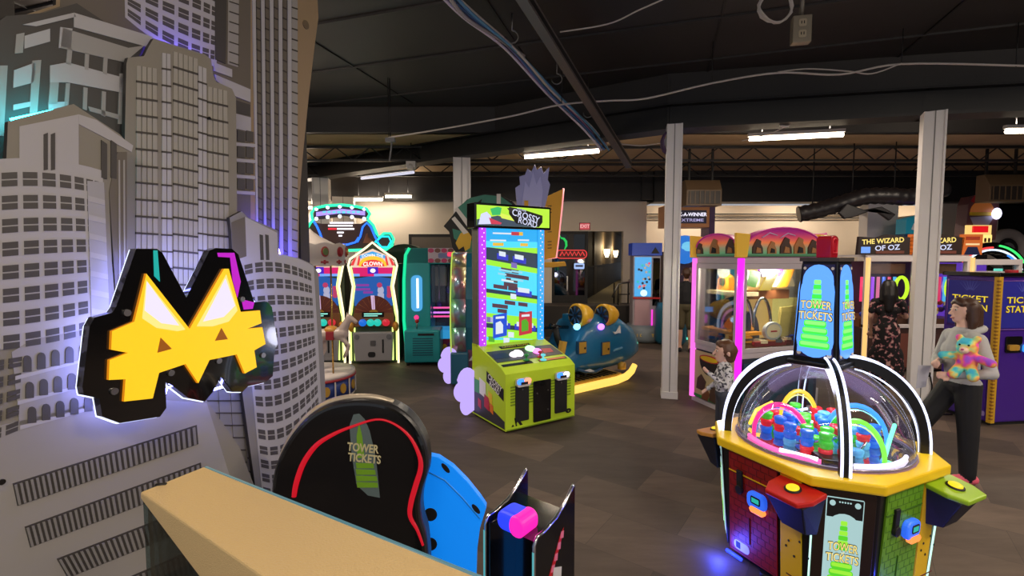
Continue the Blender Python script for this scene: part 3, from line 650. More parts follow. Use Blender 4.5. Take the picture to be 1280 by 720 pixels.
# left side print
fl = Fr((-w2-.001, 0, 0), (0, -1, 0), (0, 0, 1)); m = MB()
m.prism([(-.81, .05), (-.02, .05), (-.02, .14), (-.4, .24), (-.81, .55)], fl, 0, .0015, ASPH)
m.prism([(-.81, .5), (-.6, .5), (-.5, .33), (-.81, .33)], fl, .0015, .002, GP)
for a0, b0, s, mm in ((-.62, .34, .2, WP), (-.5, .2, .16, RP), (-.4, .3, .12, YEL), (-.66, .17, .1, RP), (-.36, .18, .1, OP)):
    m.prism([(a0, b0), (a0+s*.8, b0-.03), (a0+s*.8, b0+s*.8), (a0, b0+s)], fl, .002, .004, mm)
m.prism([(-.44, .66), (-.04, .52), (-.04, .38), (-.44, .53)], fl, .0015, .003, BLKM)
m.text('CROSSY', fl, -.24, .555, .065, WP, .0045, .02, width=.34, rot=-.33); m.text('ROAD', fl, -.25, .485, .06, WP, .0045, .02, width=.24, rot=-.33)
m.build('side_art', cr)
# front doors and vents
m = MB()
for sx in (-1, 1):
    for k in range(7): m.rect(ff, sx*.28-.17, sx*.28+.17, .32+k*.035, .34+k*.035, 0, .003, LIME2)
m.prism([(-w2+.16, .07), (-w2+.12, .17), (-w2+.17, .17), (-w2+.24, .07), (-w2+.2, .07), (-w2+.16, .13), (-w2+.14, .07)], ff, 0, .002, BLKM); m.prism([(-w2+.12, .07), (-w2+.1, .1), (-w2+.08, .07)], ff, 0, .002, BLKM)
m.disc(ff, w2-.1, .12, .045, .03, 0, .002, BLKM); m.text('e', ff, w2-.1, .12, .03, LIME, .003)
m.build('front_art', cr)
for sx in (-1, 1):
    m = MB(); m.prism(rrect(sx*.29-.095, sx*.29+.095, .12, .56, .015), ff, .0, .014, BLKM)
    o = m.build('coin_door', cr, bev=.003)
    m = MB(); m.prism(rrect(sx*.29-.1, sx*.29+.1, .54, .64, .035), ff, .01, .05, WHT); m.prism(rrect(sx*.29-.1, sx*.29, .57, .64, .035), ff, .05, .055, glow('tap_blue', (60, 130, 255), 2)); m.prism(rrect(sx*.29, sx*.29+.1, .57, .64, .035), ff, .05, .055, glow('tap_orange', (255, 140, 110), 2) if sx < 0 else glow('tap_white', (230, 230, 255), 2)); m.rect(ff, sx*.29-.05, sx*.29+.05, .57, .6, .055, .06, BLKM)
    m.build('card_reader', cr, bev=.004)
    MB().disc(ff, sx*.29, .5, .01, .01, .014, .02, STEEL).build('door_lock', o)
m = MB(); m.prism(rrect(-.13, .13, .07, .57, .012), ff, .0, .016, BLK); o = m.build('ticket_door', cr, bev=.003)
for a, b in ((-.08, .42), (.08, .44), (.08, .2)): MB().disc(ff, a, b, .009, .009, .016, .022, STEEL).build('door_lock', o)
# control panel
sl = Fr((0, .10, .762), (1, 0, 0), (0, .52, .16)); m = MB()
m.rect(sl, -w2+.02, w2-.02, .12, .4, 0, .004, ASPH); m.rect(sl, -.26, .2, .44, .5, 0, .006, BLKM); m.text('CROSSY ROAD', sl, -.03, .47, .035, YEL, .007, .01, width=.4)
m.rect(sl, -.48, -.05, .01, .06, 0, .004, BLKM); m.rect(sl, .05, .48, .01, .06, 0, .004, ASPH); m.rect(sl, .06, .46, .02, .05, .004, .005, OP); m.prism([(.25, .2), (.4, .2), (.42, .3), (.28, .32)], sl, .004, .006, RP)
m.prism([(-.48, .2), (-.25, .2), (-.27, .33), (-.46, .33)], sl, .004, .006, mat('navy_print', (24, 30, 70), .4))
m.build('control_panel', cr)
for a, b, r, g in ((-.12, .26, .07, glow('btn_white', (240, 225, 240), 2.5)), (-.2, .24, .05, glow('btn_white', (240, 225, 240))), (.12, .34, .07, glow('btn_green', (170, 255, 170), 2.2)), (.17, .25, .06, glow('btn_pink', (255, 130, 230), 2.2))):
    MB().lathe([(r, 0), (r, .012), (r*.8, .03), (0, .036)], g, sl(a, b, .004), 16, M=Matrix.Rotation(.3, 3, 'X')).build('lit_button', cr)
for a, b, mm in ((-.1, .09, GP), (.13, .12, RP), (.12, .04, glow('btn_cyan', (110, 220, 230), 1))):
    m = MB(); q = sl(a, b, 0); m.lathe([(.045, 0), (.04, .012), (.012, .018), (.012, .05), (.03, .055), (.03, .075), (0, .085)], mm, q, 14); m.build('joystick', cr)
# screen tower
zs, zt = .93, 2.42; ys = .66
fsn = FX(0, ys, 0)
m = MB(); m.box(-w2, w2, ys+.005, .82, .9, zt, mat('column_steel', (140, 136, 126), .35, .7)); m.build('screen_housing', cr, bev=.01)
random.seed(3); m = MB(); x0, x1 = -w2+.12, w2-.12
SKY = glow('scr_cyan', (70, 205, 240), 1.25); SGR = glow('scr_lime', (150, 225, 50), 1.2); SRD = glow('scr_road', (42, 62, 84), .9); STP = glow('scr_teal', (30, 160, 225), 1.25); SBN = glow('scr_log', (92, 60, 76), .9); SBL = glow('scr_carblue', (50, 60, 200), 1.0); SWH = glow('scr_white', (225, 235, 245), 1.0); SOR = glow('scr_gold', (240, 190, 60), 1.0); SRE = glow('scr_red', (200, 50, 66), 1.0); SPU = glow('scr_purple', (130, 110, 190), .95); SDB = glow('scr_dblue', (30, 80, 215), 1.0)
m.rect(fsn, x0, x1, zs, zt, -.004, .0, STP)
bands = [(.0, SGR, .07), (.07, SKY, .04), (.11, SGR, .12), (.23, SRD, .06), (.29, SGR, .08), (.37, SGR, .05), (.42, SKY, .2), (.62, SGR, .06), (.68, SRD, .05), (.73, SKY, .30), (1.03, SGR, .07), (1.10, SRD, .2), (1.30, SGR, .09), (1.39, SRD, .05)]
slope = -.16
def sb(a0, a1, b, h, mm, c):
    f = lambda a: (a-x0)*slope
    lo, hi = zs+.002, zt-.235
    P = [(a0, b+f(a0)), (a1, b+f(a1)), (a1, b+h+f(a1)), (a0, b+h+f(a0))]
    P = [(a, min(max(z, lo), hi)) for a, z in P]
    if max(z for a, z in P)-min(z for a, z in P) > .004 and P[3][1]-P[0][1]+P[2][1]-P[1][1] > .004: m.prism(P, fsn, c, c+.001, mm)
for b, mm, h in bands: sb(x0, x1, zs+b, h, mm, .0)
for i in range(17):
    b = zs+random.choice([.44, .5, .56, .75, .8, .86, .92, .98]); a = random.uniform(x0, x1-.24); sb(a, a+random.uniform(.14, .24), b, .05, SBN, .0012)
for i in range(8): a = x0+.02+random.random()*.6; b = zs+random.choice([.24, .7, 1.13, 1.2]); sb(a, a+.17, b, .075, SBL, .0024); sb(a+.03, a+.13, b+.045, .06, SWH, .0036)
for i in range(10): a = x0+random.random()*.68; sb(a, a+.09, zs+random.choice([.3, .64, 1.05, 1.31, .05, .13]), .07, random.choice([glow('scr_tree', (90, 180, 40), .9), SWH, SPU]), .0024)
for i in range(5): a = x0+random.random()*.6; sb(a, a+random.uniform(.1, .2), zs+.76+random.random()*.25, .025, random.choice([SWH, glow('scr_pale', (150, 220, 240), 1)]), .0018)
m.rect(fsn, x0, x1, zt-.24, zt, .001, .003, STP); m.rect(fsn, x0, x1, zt-.24, zt-.16, .003, .0035, SKY)
m.rect(fsn, -.02, .1, zt-.08, zt-.035, .0035, .005, SRE); m.rect(fsn, .1, .16, zt-.08, zt-.035, .0035, .005, SOR)
for a0, a1, b in ((-.34, -.1, .16), (.08, .26, .15), (-.3, -.02, .07)): m.rect(fsn, a0, a1, zt-b, zt-b+.02, .0035, .004, SWH)
m.rect(fsn, -.3, -.14, zt-.22, zt-.18, .0035, .005, SOR); m.rect(fsn, .12, .24, zt-.22, zt-.18, .0035, .005, SOR)
for a0, mm, in ((-.3, SDB), (.1, SRE)):
    m.prism([(a0, zs+.08), (a0+.21, zs+.10), (a0+.21, zs+.40), (a0, zs+.38)], fsn, .004, .006, mm)
    m.prism([(a0+.04, zs+.13), (a0+.15, zs+.14), (a0+.15, zs+.25), (a0+.11, zs+.3), (a0+.04, zs+.28)], fsn, .006, .007, SWH if mm is SDB else glow('scr_tree', (90, 180, 40)))
    m.rect(fsn, a0+.04, a0+.17, zs+.33, zs+.36, .006, .007, SWH)
m.build('game_screen', cr)
for sx, mm, nm in ((-1, glow('led_violet', (170, 50, 255), 1.5), 'violet'), (1, glow('led_azure', (40, 150, 255), 1.5), 'azure')):
    m = MB(); a0, a1 = (-w2+.02, -w2+.11) if sx < 0 else (w2-.11, w2-.02); m.rect(fsn, a0, a1, zs-.02, zt, -.003, .02, mm)
    for k in range(30): m.disc(fsn, (a0+a1)/2-.012 if k % 2 else (a0+a1)/2+.015, zs+.03+k*.05, .009, .009, .02, .022, glow('led_dot', (225, 200, 255), 1.6), 8)
    m.build('led_column', cr)
fm = FX(0, ys-.06, 0); m = MB(); mw = w2+.07
m.box(-mw, mw, ys-.05, .82, zt, zt+.31, BLK); m.build('marquee_box', cr, bev=.01)
m = MB(); MG = glow('mq_lime', (190, 245, 60), 1.0)
fq = Fr((0, ys-.053, zt), (1, 0, 0), (0, 0, 1)); a0, a1, b0, b1 = -mw+.03, mw-.03, .03, .28
m.rect(fq, a0, a1, b0, b1, 0, .003, MG)
m.prism([(a0, .1), (a0+.3, .16), (.35, b0), (a0, b0)], fq, .003, .004, glow('mq_road', (66, 84, 104), .8)); m.prism([(-.25, .2), (.25, .1), (.38, .06), (.3, .05), (-.2, .13)], fq, .003, .0045, glow('mq_yel', (225, 245, 90), 1))
m.prism([(a0+.19, .24), (a0+.3, .27), (-.2, .26), (-.22, .17), (a0+.22, .16)], fq, .004, .005, glow('mq_green', (50, 200, 110), .9)); m.prism([(a0+.02, .04), (a0+.2, .05), (a0+.2, .15), (a0+.14, .2), (a0+.06, .17)], fq, .004, .006, glow('mq_white', (220, 225, 255), 1)); m.prism([(a0+.17, .13), (a0+.36, .07), (a0+.34, .05), (a0+.2, .05)], fq, .006, .007, glow('mq_red', (220, 60, 90), .9))
m.prism([(-.12, .26), (.0, .27), (-.02, .2), (-.06, .2)], fq, .005, .006, ASPH)
m.prism([(-.09, .278), (.1, .26), (.44, .19), (.44, .1), (.38, .034), (.02, .07), (-.09, .19)], fq, .004, .0055, BLKM)
m.text('CROSSY', fq, .17, .168, .085, glow('mq_white', (220, 225, 255)), .007, .01, width=.44, rot=-.22); m.text('ROAD', fq, .2, .085, .078, MATS['glow_mq_white'], .007, .01, width=.3, rot=-.2)
m.text('ARCADE', fq, .1, .25, .022, MATS['glow_mq_white'], .007, .01, width=.15, rot=-.2)
m.build('marquee_face', cr)
# lit scalloped wing at the rear left
LIL = glow('wing_lilac', (200, 175, 255), 1.0)
def scallop(h, w): return arc(0, h*.62, w*.8, h*.38, 20, 160, 8)+arc(-w*.35, h*.5, w*.65, h*.22, 120, 250, 8)+arc(-w*.1, h*.2, w*.45, h*.2, 150, 300, 8)+[(w*.5, .06)]
fw = Fr((-w2-.02, .80, .02), (.97, -.25, 0), (0, 0, 1))
MB().prism([(a-.06, b) for a, b in scallop(.62, .18)], fw, 0, .03, LIL).build('lit_wing', cr, bev=.006)

# ================= MIRRORED CABINET BEHIND-LEFT =================
pb = G(592, 500); pc = W(570, 480, 8.0)
pod = thing('mirror_sided_game', (W(566, 322, 7.6).x, 7.6, 0), math.radians(2), 'curved game cabinet with mirror chrome edge and teal side left of the lime cabinet', 'arcade machine')
TL = mat('teal_side', (22, 96, 120), .35); IRI = mat('mirror_foil', (205, 200, 215), .25, .6)
nt = IRI.node_tree; tc = nt.nodes.new('ShaderNodeTexCoord'); nz = nt.nodes.new('ShaderNodeTexNoise'); nz.inputs['Scale'].default_value = 2.6; rp = nt.nodes.new('ShaderNodeValToRGB')
for i, (p_, c_) in enumerate(((.25, (70, 110, 150)), (.38, (214, 200, 150)), (.47, (190, 130, 150)), (.55, (150, 180, 205)), (.63, (120, 190, 160)), (.75, (225, 215, 180)))):
    e_ = rp.color_ramp.elements[i] if i < 2 else rp.color_ramp.elements.new(p_)
    e_.position = p_; e_.color = rgb(c_)
nt.links.new(tc.outputs['Object'], nz.inputs['Vector']); nt.links.new(nz.outputs['Fac'], rp.inputs[0]); nt.links.new(rp.outputs[0], nt.nodes['Principled BSDF'].inputs['Base Color'])
prof = [(.0, .05), (-.02, .55), (-.1, .95), (-.08, 1.4), (.12, 1.9), (.3, 2.12), (.7, 2.15), (.85, 1.9), (.85, .05)]
fs = Fr((-.02, 0, 0), (0, 1, 0), (0, 0, 1)); m = MB(); m.prism(prof, fs, 0, .42, TL); m.build('cabinet', pod, bev=.01)
m = MB(); 
for (a, b), (c_, d_) in zip(prof[1:6], prof[2:7]):
    m.add([(-.03, a-.012, b), (.20, a-.012, b), (.20, c_-.012, d_), (-.03, c_-.012, d_), (-.03, a+.02, b), (.2, a+.02, b), (.2, c_+.02, d_), (-.03, c_+.02, d_)], [(0, 1, 2, 3), (7, 6, 5, 4), (0, 4, 5, 1), (2, 6, 7, 3), (1, 5, 6, 2), (0, 3, 7, 4)], IRI, True)
m.build('mirror_edge', pod)
m = MB(); m.tube([(-.035, a-.02, b) for a, b in prof[1:7]], .012, glow('pod_edge', (190, 220, 90), .9), 6); m.build('lit_edge', pod)
m = MB(); fp_ = FX(.29, -.02, 0)
m.rect(fp_, -.06, .24, .3, 1.5, 0, .006, mat('pod_print', (110, 60, 90), .4))
for k in range(9): m.prism([(-.05+.03*(k % 3)*2, .4+k*.11), (.05+.03*(k % 3)*2, .42+k*.11), (.02+.05*(k % 3), .5+k*.11)], fp_, .006, .008, (WP, RP, BLKM)[k % 3])
m.build('front_print', pod)
MB().box(-.04, .24, -.12, .0, .04, .55, mat('teal_box', (40, 100, 130), .35)).build('lower_box', pod, bev=.02)
MB().prism(scallop(.6, .2), Fr((-.06, .0, .03), (.9, -.3, 0), (0, 0, 1)), 0, .03, LIL).build('lit_wing', pod, bev=.006)
MB().box(.0, .5, .1, .8, 0, .06, BLKM).build('plinth', pod)

# ================= TALL TOPPER GAME BEHIND (round sign, splash, yellow panel) =================
YT = 8.6; tp = thing('topper_game', (W(640, 322, YT).x, YT, 0), 0, 'tall game behind the lime cabinet with round green sign and lilac splash', 'arcade machine')
TF = Fr((W(640, 322, YT).x, YT, 0), (1, 0, 0), (0, 0, 1)); lf = FX(0, 0, 0)
def tpx(l, c=0): return TF.pxs(l, c)
DGR = mat('sign_green', (44, 122, 104), .45); 
m = MB(); m.prism(tpx([(555, 283), (566, 270), (572, 262), (584, 250), (604, 243), (625, 244), (640, 252), (650, 262), (650, 330), (595, 330), (580, 328), (566, 310), (562, 290)]), lf, 0, .06, BLKM); o = m.build('round_sign', tp, bev=.004)
m = MB()
m.prism(tpx([(570, 262), (588, 248), (606, 244), (626, 246), (640, 256), (640, 290), (600, 290), (585, 285)]), lf, .06, .066, DGR); m.prism(tpx([(566, 286), (580, 290), (578, 306), (568, 298)]), lf, .06, .066, DGR); m.prism(tpx([(580, 306), (592, 300), (592, 318), (582, 316)]), lf, .06, .066, DGR)
for q in (((569, 262), (573, 260), (592, 284), (586, 286)), ((565, 274), (569, 271), (586, 291), (580, 293)), ((621, 243), (626, 243), (626, 262), (621, 262))): m.prism(tpx(q), lf, .066, .072, WHT)
m.prism(tpx([(570, 304), (576, 292), (584, 288), (590, 296), (588, 310), (582, 314), (580, 308), (574, 312)]), lf, .066, .07, mat('sign_yellow', (214, 170, 40), .45))
m.prism(tpx([(594, 256), (603, 249), (601, 256), (606, 252), (600, 259)]), lf, .066, .07, BLKM)
m.build('sign_print', tp)
random.seed(11)
LI = mat('splash_lilac', (142, 142, 186), .35, emit=(120, 120, 170), s=.12)
m = MB(); m.prism(tpx([(646, 258), (644, 236), (650, 232), (649, 222), (656, 220), (659, 212), (664, 216), (668, 207), (671, 214), (676, 210), (679, 218), (686, 210), (684, 226), (687, 232), (684, 246), (680, 262)]), lf, .1, .12, LI)
m.prism(tpx([(652, 258), (656, 228), (661, 236), (666, 216), (670, 232), (675, 222), (678, 240), (676, 260)]), lf, .12, .14, mat('splash_pale', (160, 160, 205), .3, emit=(130, 130, 180), s=.12)); m.build('splash_cutout', tp, bev=.003)
YB = mat('yellow_board', (226, 166, 30), .45)
m = MB(); m.prism(tpx([(655, 252), (660, 252), (660, 262), (655, 262)]), lf, .14, .16, YB); m.prism(tpx([(672, 248), (678, 248), (680, 250), (684, 246), (703, 237), (702, 250), (697, 300), (694, 322), (672, 326)]), lf, .02, .09, YB)
for y in (258, 262, 266, 290, 302, 306, 310): m.prism(tpx([(684, y), (689, y-.5), (689, y+.6), (684, y+.8)]), lf, .09, .092, BLKM)
m.build('yellow_board', tp, bev=.004)
m = MB(); m.tube([lf(*TF.px(x, y), .06) for x, y in ((704, 236), (702, 260), (698, 296), (695, 322), (684, 323))], .017, glow('pink_edge', (255, 150, 150), 1.3), 8); m.build('lit_edge', tp)
m = MB(); m.prism(tpx([(676, 328), (704, 327), (706, 332), (690, 334), (676, 334)]), lf, .0, .3, YB); m.build('yellow_shelf', tp, bev=.01)
a0 = TF.px(600, 300)[0]; a1 = TF.px(672, 300)[0]
MB().box(a0, a1, .02, .7, 0, TF.px(640, 262)[1], mat('topper_body', (24, 70, 110), .5)).build('cabinet', tp, bev=.01)

# ================= SNOW SLED RIDE =================
sa = G(716, 492); sb_ = G(788, 476)
d = sb_-sa; rz = math.atan2(d.y, d.x)
sl_o = sa
sd = thing('sled_ride', sa, rz, 'blue sled ride with yellow fan pods and a glowing yellow runner', 'ride')
BLUE = mat('sled_blue', (30, 108, 152), .3, coat=.4); BLU2 = mat('sled_blue_dark', (20, 70, 110), .4); GLD = mat('sled_gold', (196, 152, 60), .4, .2)
L_ = d.length
# local: x along the sled toward its nose, y away from the camera
m = MB(); m.tube([(-.25, 0, .05), (0, 0, .05), (L_*.75, 0, .06), (L_*.92, .0, .09), (L_*1.02, .0, .16), (L_*1.08, 0, .26)], [.06, .062, .062, .06, .055, .045], glow('runner', (255, 205, 95), 1.35), 10); m.build('lit_runner', sd)
m = MB(); m.tube([(-.2, .85, .05), (L_*.75, .85, .06), (L_*1.05, .85, .14), (L_*1.18, .85, .34)], .05, MATS['glow_runner'], 8); m.build('lit_runner', sd)
m = MB(); m.box(-.22, L_*.85, .02, .85, .10, .16, GLD)
for k in range(14): m.box(-.2+k*.09, -.16+k*.09, .03, .84, .16, .175, BLKM)
m.build('deck', sd, bev=.006)
m = MB(); m.lathe([(.0, -.02), (.07, 0), (.07, .1), (0, .12)], GLD, (L_*.92, .1, .2), 10); m.build('runner_bracket', sd)
# hull: lofted along x
secs = [(-.25, .42, .52, .30, .22), (-.1, .42, .56, .34, .22), (.1, .42, .72, .37, .24), (.26, .42, 1.08, .39, .22), (.6, .42, 1.14, .40, .2), (.95, .42, 1.08, .38, .22), (1.25, .42, .88, .30, .28), (1.42, .42, .62, .2, .36), (1.5, .42, .5, .06, .44)]
vs = []; N = 20
for x, yc, zt_, hw, zb in secs:
    x = x*L_/1.05
    for k in range(N):
        q = 2*math.pi*k/N; cq, sq = math.cos(q), math.sin(q); ex = .62
        vs.append((x, yc+hw*math.copysign(abs(cq)**ex, cq), (zt_+zb)/2+(zt_-zb)/2*math.copysign(abs(sq)**ex, sq)))
fs_ = [(i*N+k, i*N+(k+1) % N, (i+1)*N+(k+1) % N, (i+1)*N+k) for i in range(len(secs)-1) for k in range(N)]+[tuple(range(N-1, -1, -1)), tuple(range((len(secs)-1)*N, len(secs)*N))]
m = MB(); m.add(vs, [f[::-1] for f in fs_], BLUE, True); m.build('hull', sd)
fh = FX(0, .012, 0); fh2 = FX(0, .03, 0)
def hatch(a, b, s):
    m = MB(); m.rect(fh2, a, a+s, b, b+s*1.15, -.04, .02, BLU2); m.rect(fh2, a+.012, a+s-.012, b+.012, b+s*1.15-.012, .02, .028, GLD); m.disc(fh2, a+s*.75, b+s*.5, .018, .018, .028, .034, BLKM); return m.build('hatch', sd)
hatch(.12, .58, .17); hatch(.62, .5, .19)
m = MB(); m.tube([fh2(.1, .36, .02), fh2(.22, .31, .05), fh2(.45, .28, .06), fh2(.62, .3, .03)], .025, BLU2, 8); m.build('grab_bar', sd)
m = MB(); m.prism([(.2, .33), (.3, .3), (.42, .29), (.32, .34)], fh2, .06, .08, WHT); m.build('step_light', sd)
for a in (.12, .28, .45): MB().disc(fh2, a, .25, .025, .025, -.02, .02, BLKM).build('bolt', sd)
m = MB(); m.prism([(.88, .86), (.92, .82), (1.0, .83), (1.06, .82), (1.04, .95), (1.0, .9), (.96, .85)], fh2, .0, .02, WP); m.prism([(.9, .54), (1.0, .55), (1.12, .57), (1.1, .59), (.92, .57)], fh2, .0, .02, mat('script_print', (120, 170, 200), .4)); m.build('hull_print', sd)
for x, z, y in ((.2, 1.16, .15), (.78, 1.12, .15)):
    m = MB(); Mx = Matrix.Rotation(math.pi/2, 3, 'Y')
    m.lathe([(.16, -.02), (.185, .0), (.18, .08), (.15, .2), (.09, .29), (.0, .31)], mat('pod_yellow', (222, 172, 40), .35), (x, y, z), 22, M=Mx); o = m.build('fan_pod', sd)
    m = MB(); m.lathe([(.155, .0), (.15, -.01), (0, -.01)], BLKM, (x-.015, y, z), 18, M=Mx)
    for k in range(8):
        q = k*math.pi/4; m.tube([(x-.03, y+.03*math.cos(q), z+.03*math.sin(q)), (x-.03, y+.14*math.cos(q), z+.14*math.sin(q))], [.012, .02], BLU2, 5)
    m.build('fan', o)
m = MB(); m.box(.3, .66, .25, .6, 1.02, 1.14, BLUE); m.box(.4, .52, .22, .26, 1.06, 1.16, BLK); m.build('dash', sd, bev=.03)
for x, z, y, g in ((.12, 1.0, .02, glow('orb_cyan', (120, 200, 255), 3)), (.62, .96, .0, glow('orb_violet', (190, 110, 255), 3))):
    MB().ell((x, y+.03, z), (.06, .05, .05), g, 12, 8).build('light_orb', sd)
m = MB(); m.tube([(-.2, .3, 1.02), (-.05, .3, .98), (.2, .35, .95)], .03, BLK, 8); m.tube([(-.2, .62, 1.0), (-.1, .6, .94), (.2, .55, .92)], .03, BLK, 8); m.tube([(-.1, .3, .98), (-.05, .3, .8), (.05, .3, .6)], .05, BLKM, 8); m.build('handlebar', sd)
m = MB(); m.prism([(-.42, .0), (.0, .05), (.08, .5), (-.12, .62), (-.2, 1.05), (-.26, 1.25), (-.44, 1.22), (-.44, .5)], FX(0, .86, .1), 0, .4, BLUE); m.build('seat', sd, bev=.05, seg=3)
m = MB(); m.prism([(-.28, .5), (-.2, .5), (-.12, .8), (-.2, .82)], fh2, -.05, .03, GLD); m.build('gold_bracket', sd)
# ================= TICKET TOWER GAME =================
tw = thing('ticket_tower_game', (2.075, 3.17, 0), math.radians(-20.5), 'octagonal domed ticket game with yellow deck and glowing TOWER of TICKETS lantern', 'arcade machine')
tw.scale = (.86, .86, 1)
TWY = mat('deck_yellow', (246, 205, 24), .35, coat=.3); TWK = mat('tower_black', (16, 15, 17), .3)
def octa(ap, hc): return [(-hc, -ap), (hc, -ap), (ap, -hc), (ap, hc), (hc, ap), (-hc, ap), (-ap, hc), (-ap, -hc)]
top = Fr((0, 0, 0), (1, 0, 0), (0, 1, 0))
ZB, ZD = .05, .82
m = MB(); b0 = octa(.635, .19); b1 = octa(.70, .19)
vs = [(x, y, ZB) for x, y in b0]+[(x, y, ZD-.06) for x, y in b1]
m.add(vs, [tuple(range(7, -1, -1)), tuple(range(8, 16))]+[(k, (k+1) % 8, 8+(k+1) % 8, 8+k) for k in range(8)], TWK); m.build('body', tw, bev=.006)
m = MB(); m.prism(octa(.745, .205), top, ZD-.06, ZD, TWY); m.build('deck', tw, bev=.012)
m = MB(); m.prism(octa(.58, .16), top, 0.02, ZB, BLKM); m.build('plinth', tw)
for k, (x, y) in enumerate(((.4, .4), (-.4, .4), (.4, -.4), (-.4, -.4))): MB().lathe([(.04, 0), (.04, .03)], BLKM, (x, y, 0), 12).build('foot', tw)
bl = bpy.data.lights.new('under_glow', 'POINT'); bl.energy = 6; bl.color = (.05, .08, 1); bl.shadow_soft_size = .05
for x, y in ((-.72, -.3), (.5, -.66)):
    MB().tube([(x*.84-.05, y*.84+.05, .03), (x*.84+.05, y*.84-.05, .03)], .012, glow('under_blue', (30, 50, 255), 5), 6).build('underglow_led', tw)
    o = bpy.data.objects.new('under_glow', bl); COL.objects.link(o); o.parent = tw; o.location = (x, y, .06)
# faces lean: build frames from bottom and top edges
def face(k):
    p0 = Vector((*b0[k], ZB)); p1 = Vector((*b0[(k+1) % 8], ZB)); q0 = Vector((*b1[k], ZD-.06)); q1 = Vector((*b1[(k+1) % 8], ZD-.06))
    o = p0; u = (p1-p0).normalized(); mid = ((q0+q1)-(p0+p1))/2; f = Fr(o, u, mid-u*mid.dot(u)); return f, (p1-p0).length, mid.length
LGY = mat('art_yellow', (236, 190, 22), .4)
arts = {1: ('green', mat('art_green', (104, 158, 30), .4), mat('top_green', (150, 190, 30), .35)), 3: ('blue', mat('art_blue', (30, 60, 150), .4), mat('top_blue', (40, 90, 200), .35)), 5: ('amber', mat('art_amber', (190, 110, 20), .4), mat('top_amber', (214, 150, 60), .35)), 7: ('red', mat('art_red', (142, 22, 22), .4), mat('top_red', (196, 36, 28), .35))}
BRK = mat('art_red_dark', (92, 14, 16), .45); BRG = mat('art_green_dark', (72, 120, 22), .45)
def tower_art(m, f, w, h, z0, lit, glowmats):
    bg, grn, grn2, txt, ink = glowmats
    arch = [(-w/2, z0), (w/2, z0), (w/2, z0+h-w/2)]+arc(0, z0+h-w/2, w/2, w/2, 0, 180, 10)[1:-1]+[(-w/2, z0+h-w/2)]
    m.prism(arch, f, 0, .003, bg)
    c = .003
    for i in range(4):
        ww = w*(.45-.04*i); b = z0+h*(.06+.088*i); m.prism(rrect(-ww, ww, b, b+h*.086, h*.032, 4), f, c, c+.0015, grn); m.prism(rrect(-ww*.92, ww*.92, b+h*.03, b+h*.076, h*.02, 4), f, c+.0015, c+.002, grn2); c += .0012
    for i in range(6):
        ww = w*(.17-.014*i); b = z0+h*(.56+.06*i); m.prism(rrect(-ww, ww, b, b+h*.056, h*.012, 2), f, .003, .0045, grn2 if i % 2 else grn)
    c += .003
    for s, b, wd in (('TOWER', z0+h*.60, w*.9), ('TICKETS', z0+h*.465, w*.98)):
        m.text(s, f, 0, b, h*.105, ink, c, .045, width=wd*1.04, arch=.25/w*.3); m.text(s, f, 0, b, h*.10, txt, c+.0015, .01, width=wd, arch=.25/w*.3)
    m.text('of', f, 0, z0+h*.535, h*.03, txt, c+.0015, .01)
INK = mat('logo_ink', (30, 26, 20), .4)
LITP = (glow('panel_pale', (170, 205, 205), 1.0), glow('panel_green', (90, 215, 40), 1.0), glow('panel_lime', (160, 240, 60), 1.0), glow('logo_gold', (250, 225, 130), 1.05), INK)
for k in range(0, 8, 2):
    f, L, Hh = face(k); f = f.sh(L/2, 0, .002)
    m = MB(); m.prism(rrect(-L/2+.02, L/2-.02, .01, Hh-.01, .02), f, 0, .01, mat('frame_brown', (40, 26, 20), .35)); o = m.build('light_box', tw, bev=.003)
    m = MB(); f2 = f.sh(0, 0, .01); m.prism(rrect(-.105, .105, .05, Hh-.05, .01), f2, 0, .003, LITP[0]); m.rect(f2, -.1, .1, Hh-.17, Hh-.055, .003, .004, BLKM)
    tower_art(m, f2.sh(0, 0, .004), .185, .5, .07, True, LITP)
    for a in (-.07, .07): m.disc(f2, a, Hh-.085, .017, .017, .004, .006, LITP[0], 12)
    for a in range(5): m.disc(f2, -.03+a*.015, Hh-.075, .005, .005, .004, .006, LITP[0], 8)
    m.build('lit_panel', o)
    MB().tube([f(-L/2+.01, .02, .012), f(-L/2+.01, Hh-.02, .012)], .006, glow('strip_pale', (190, 240, 220), 1.5), 6).build('corner_led', o)
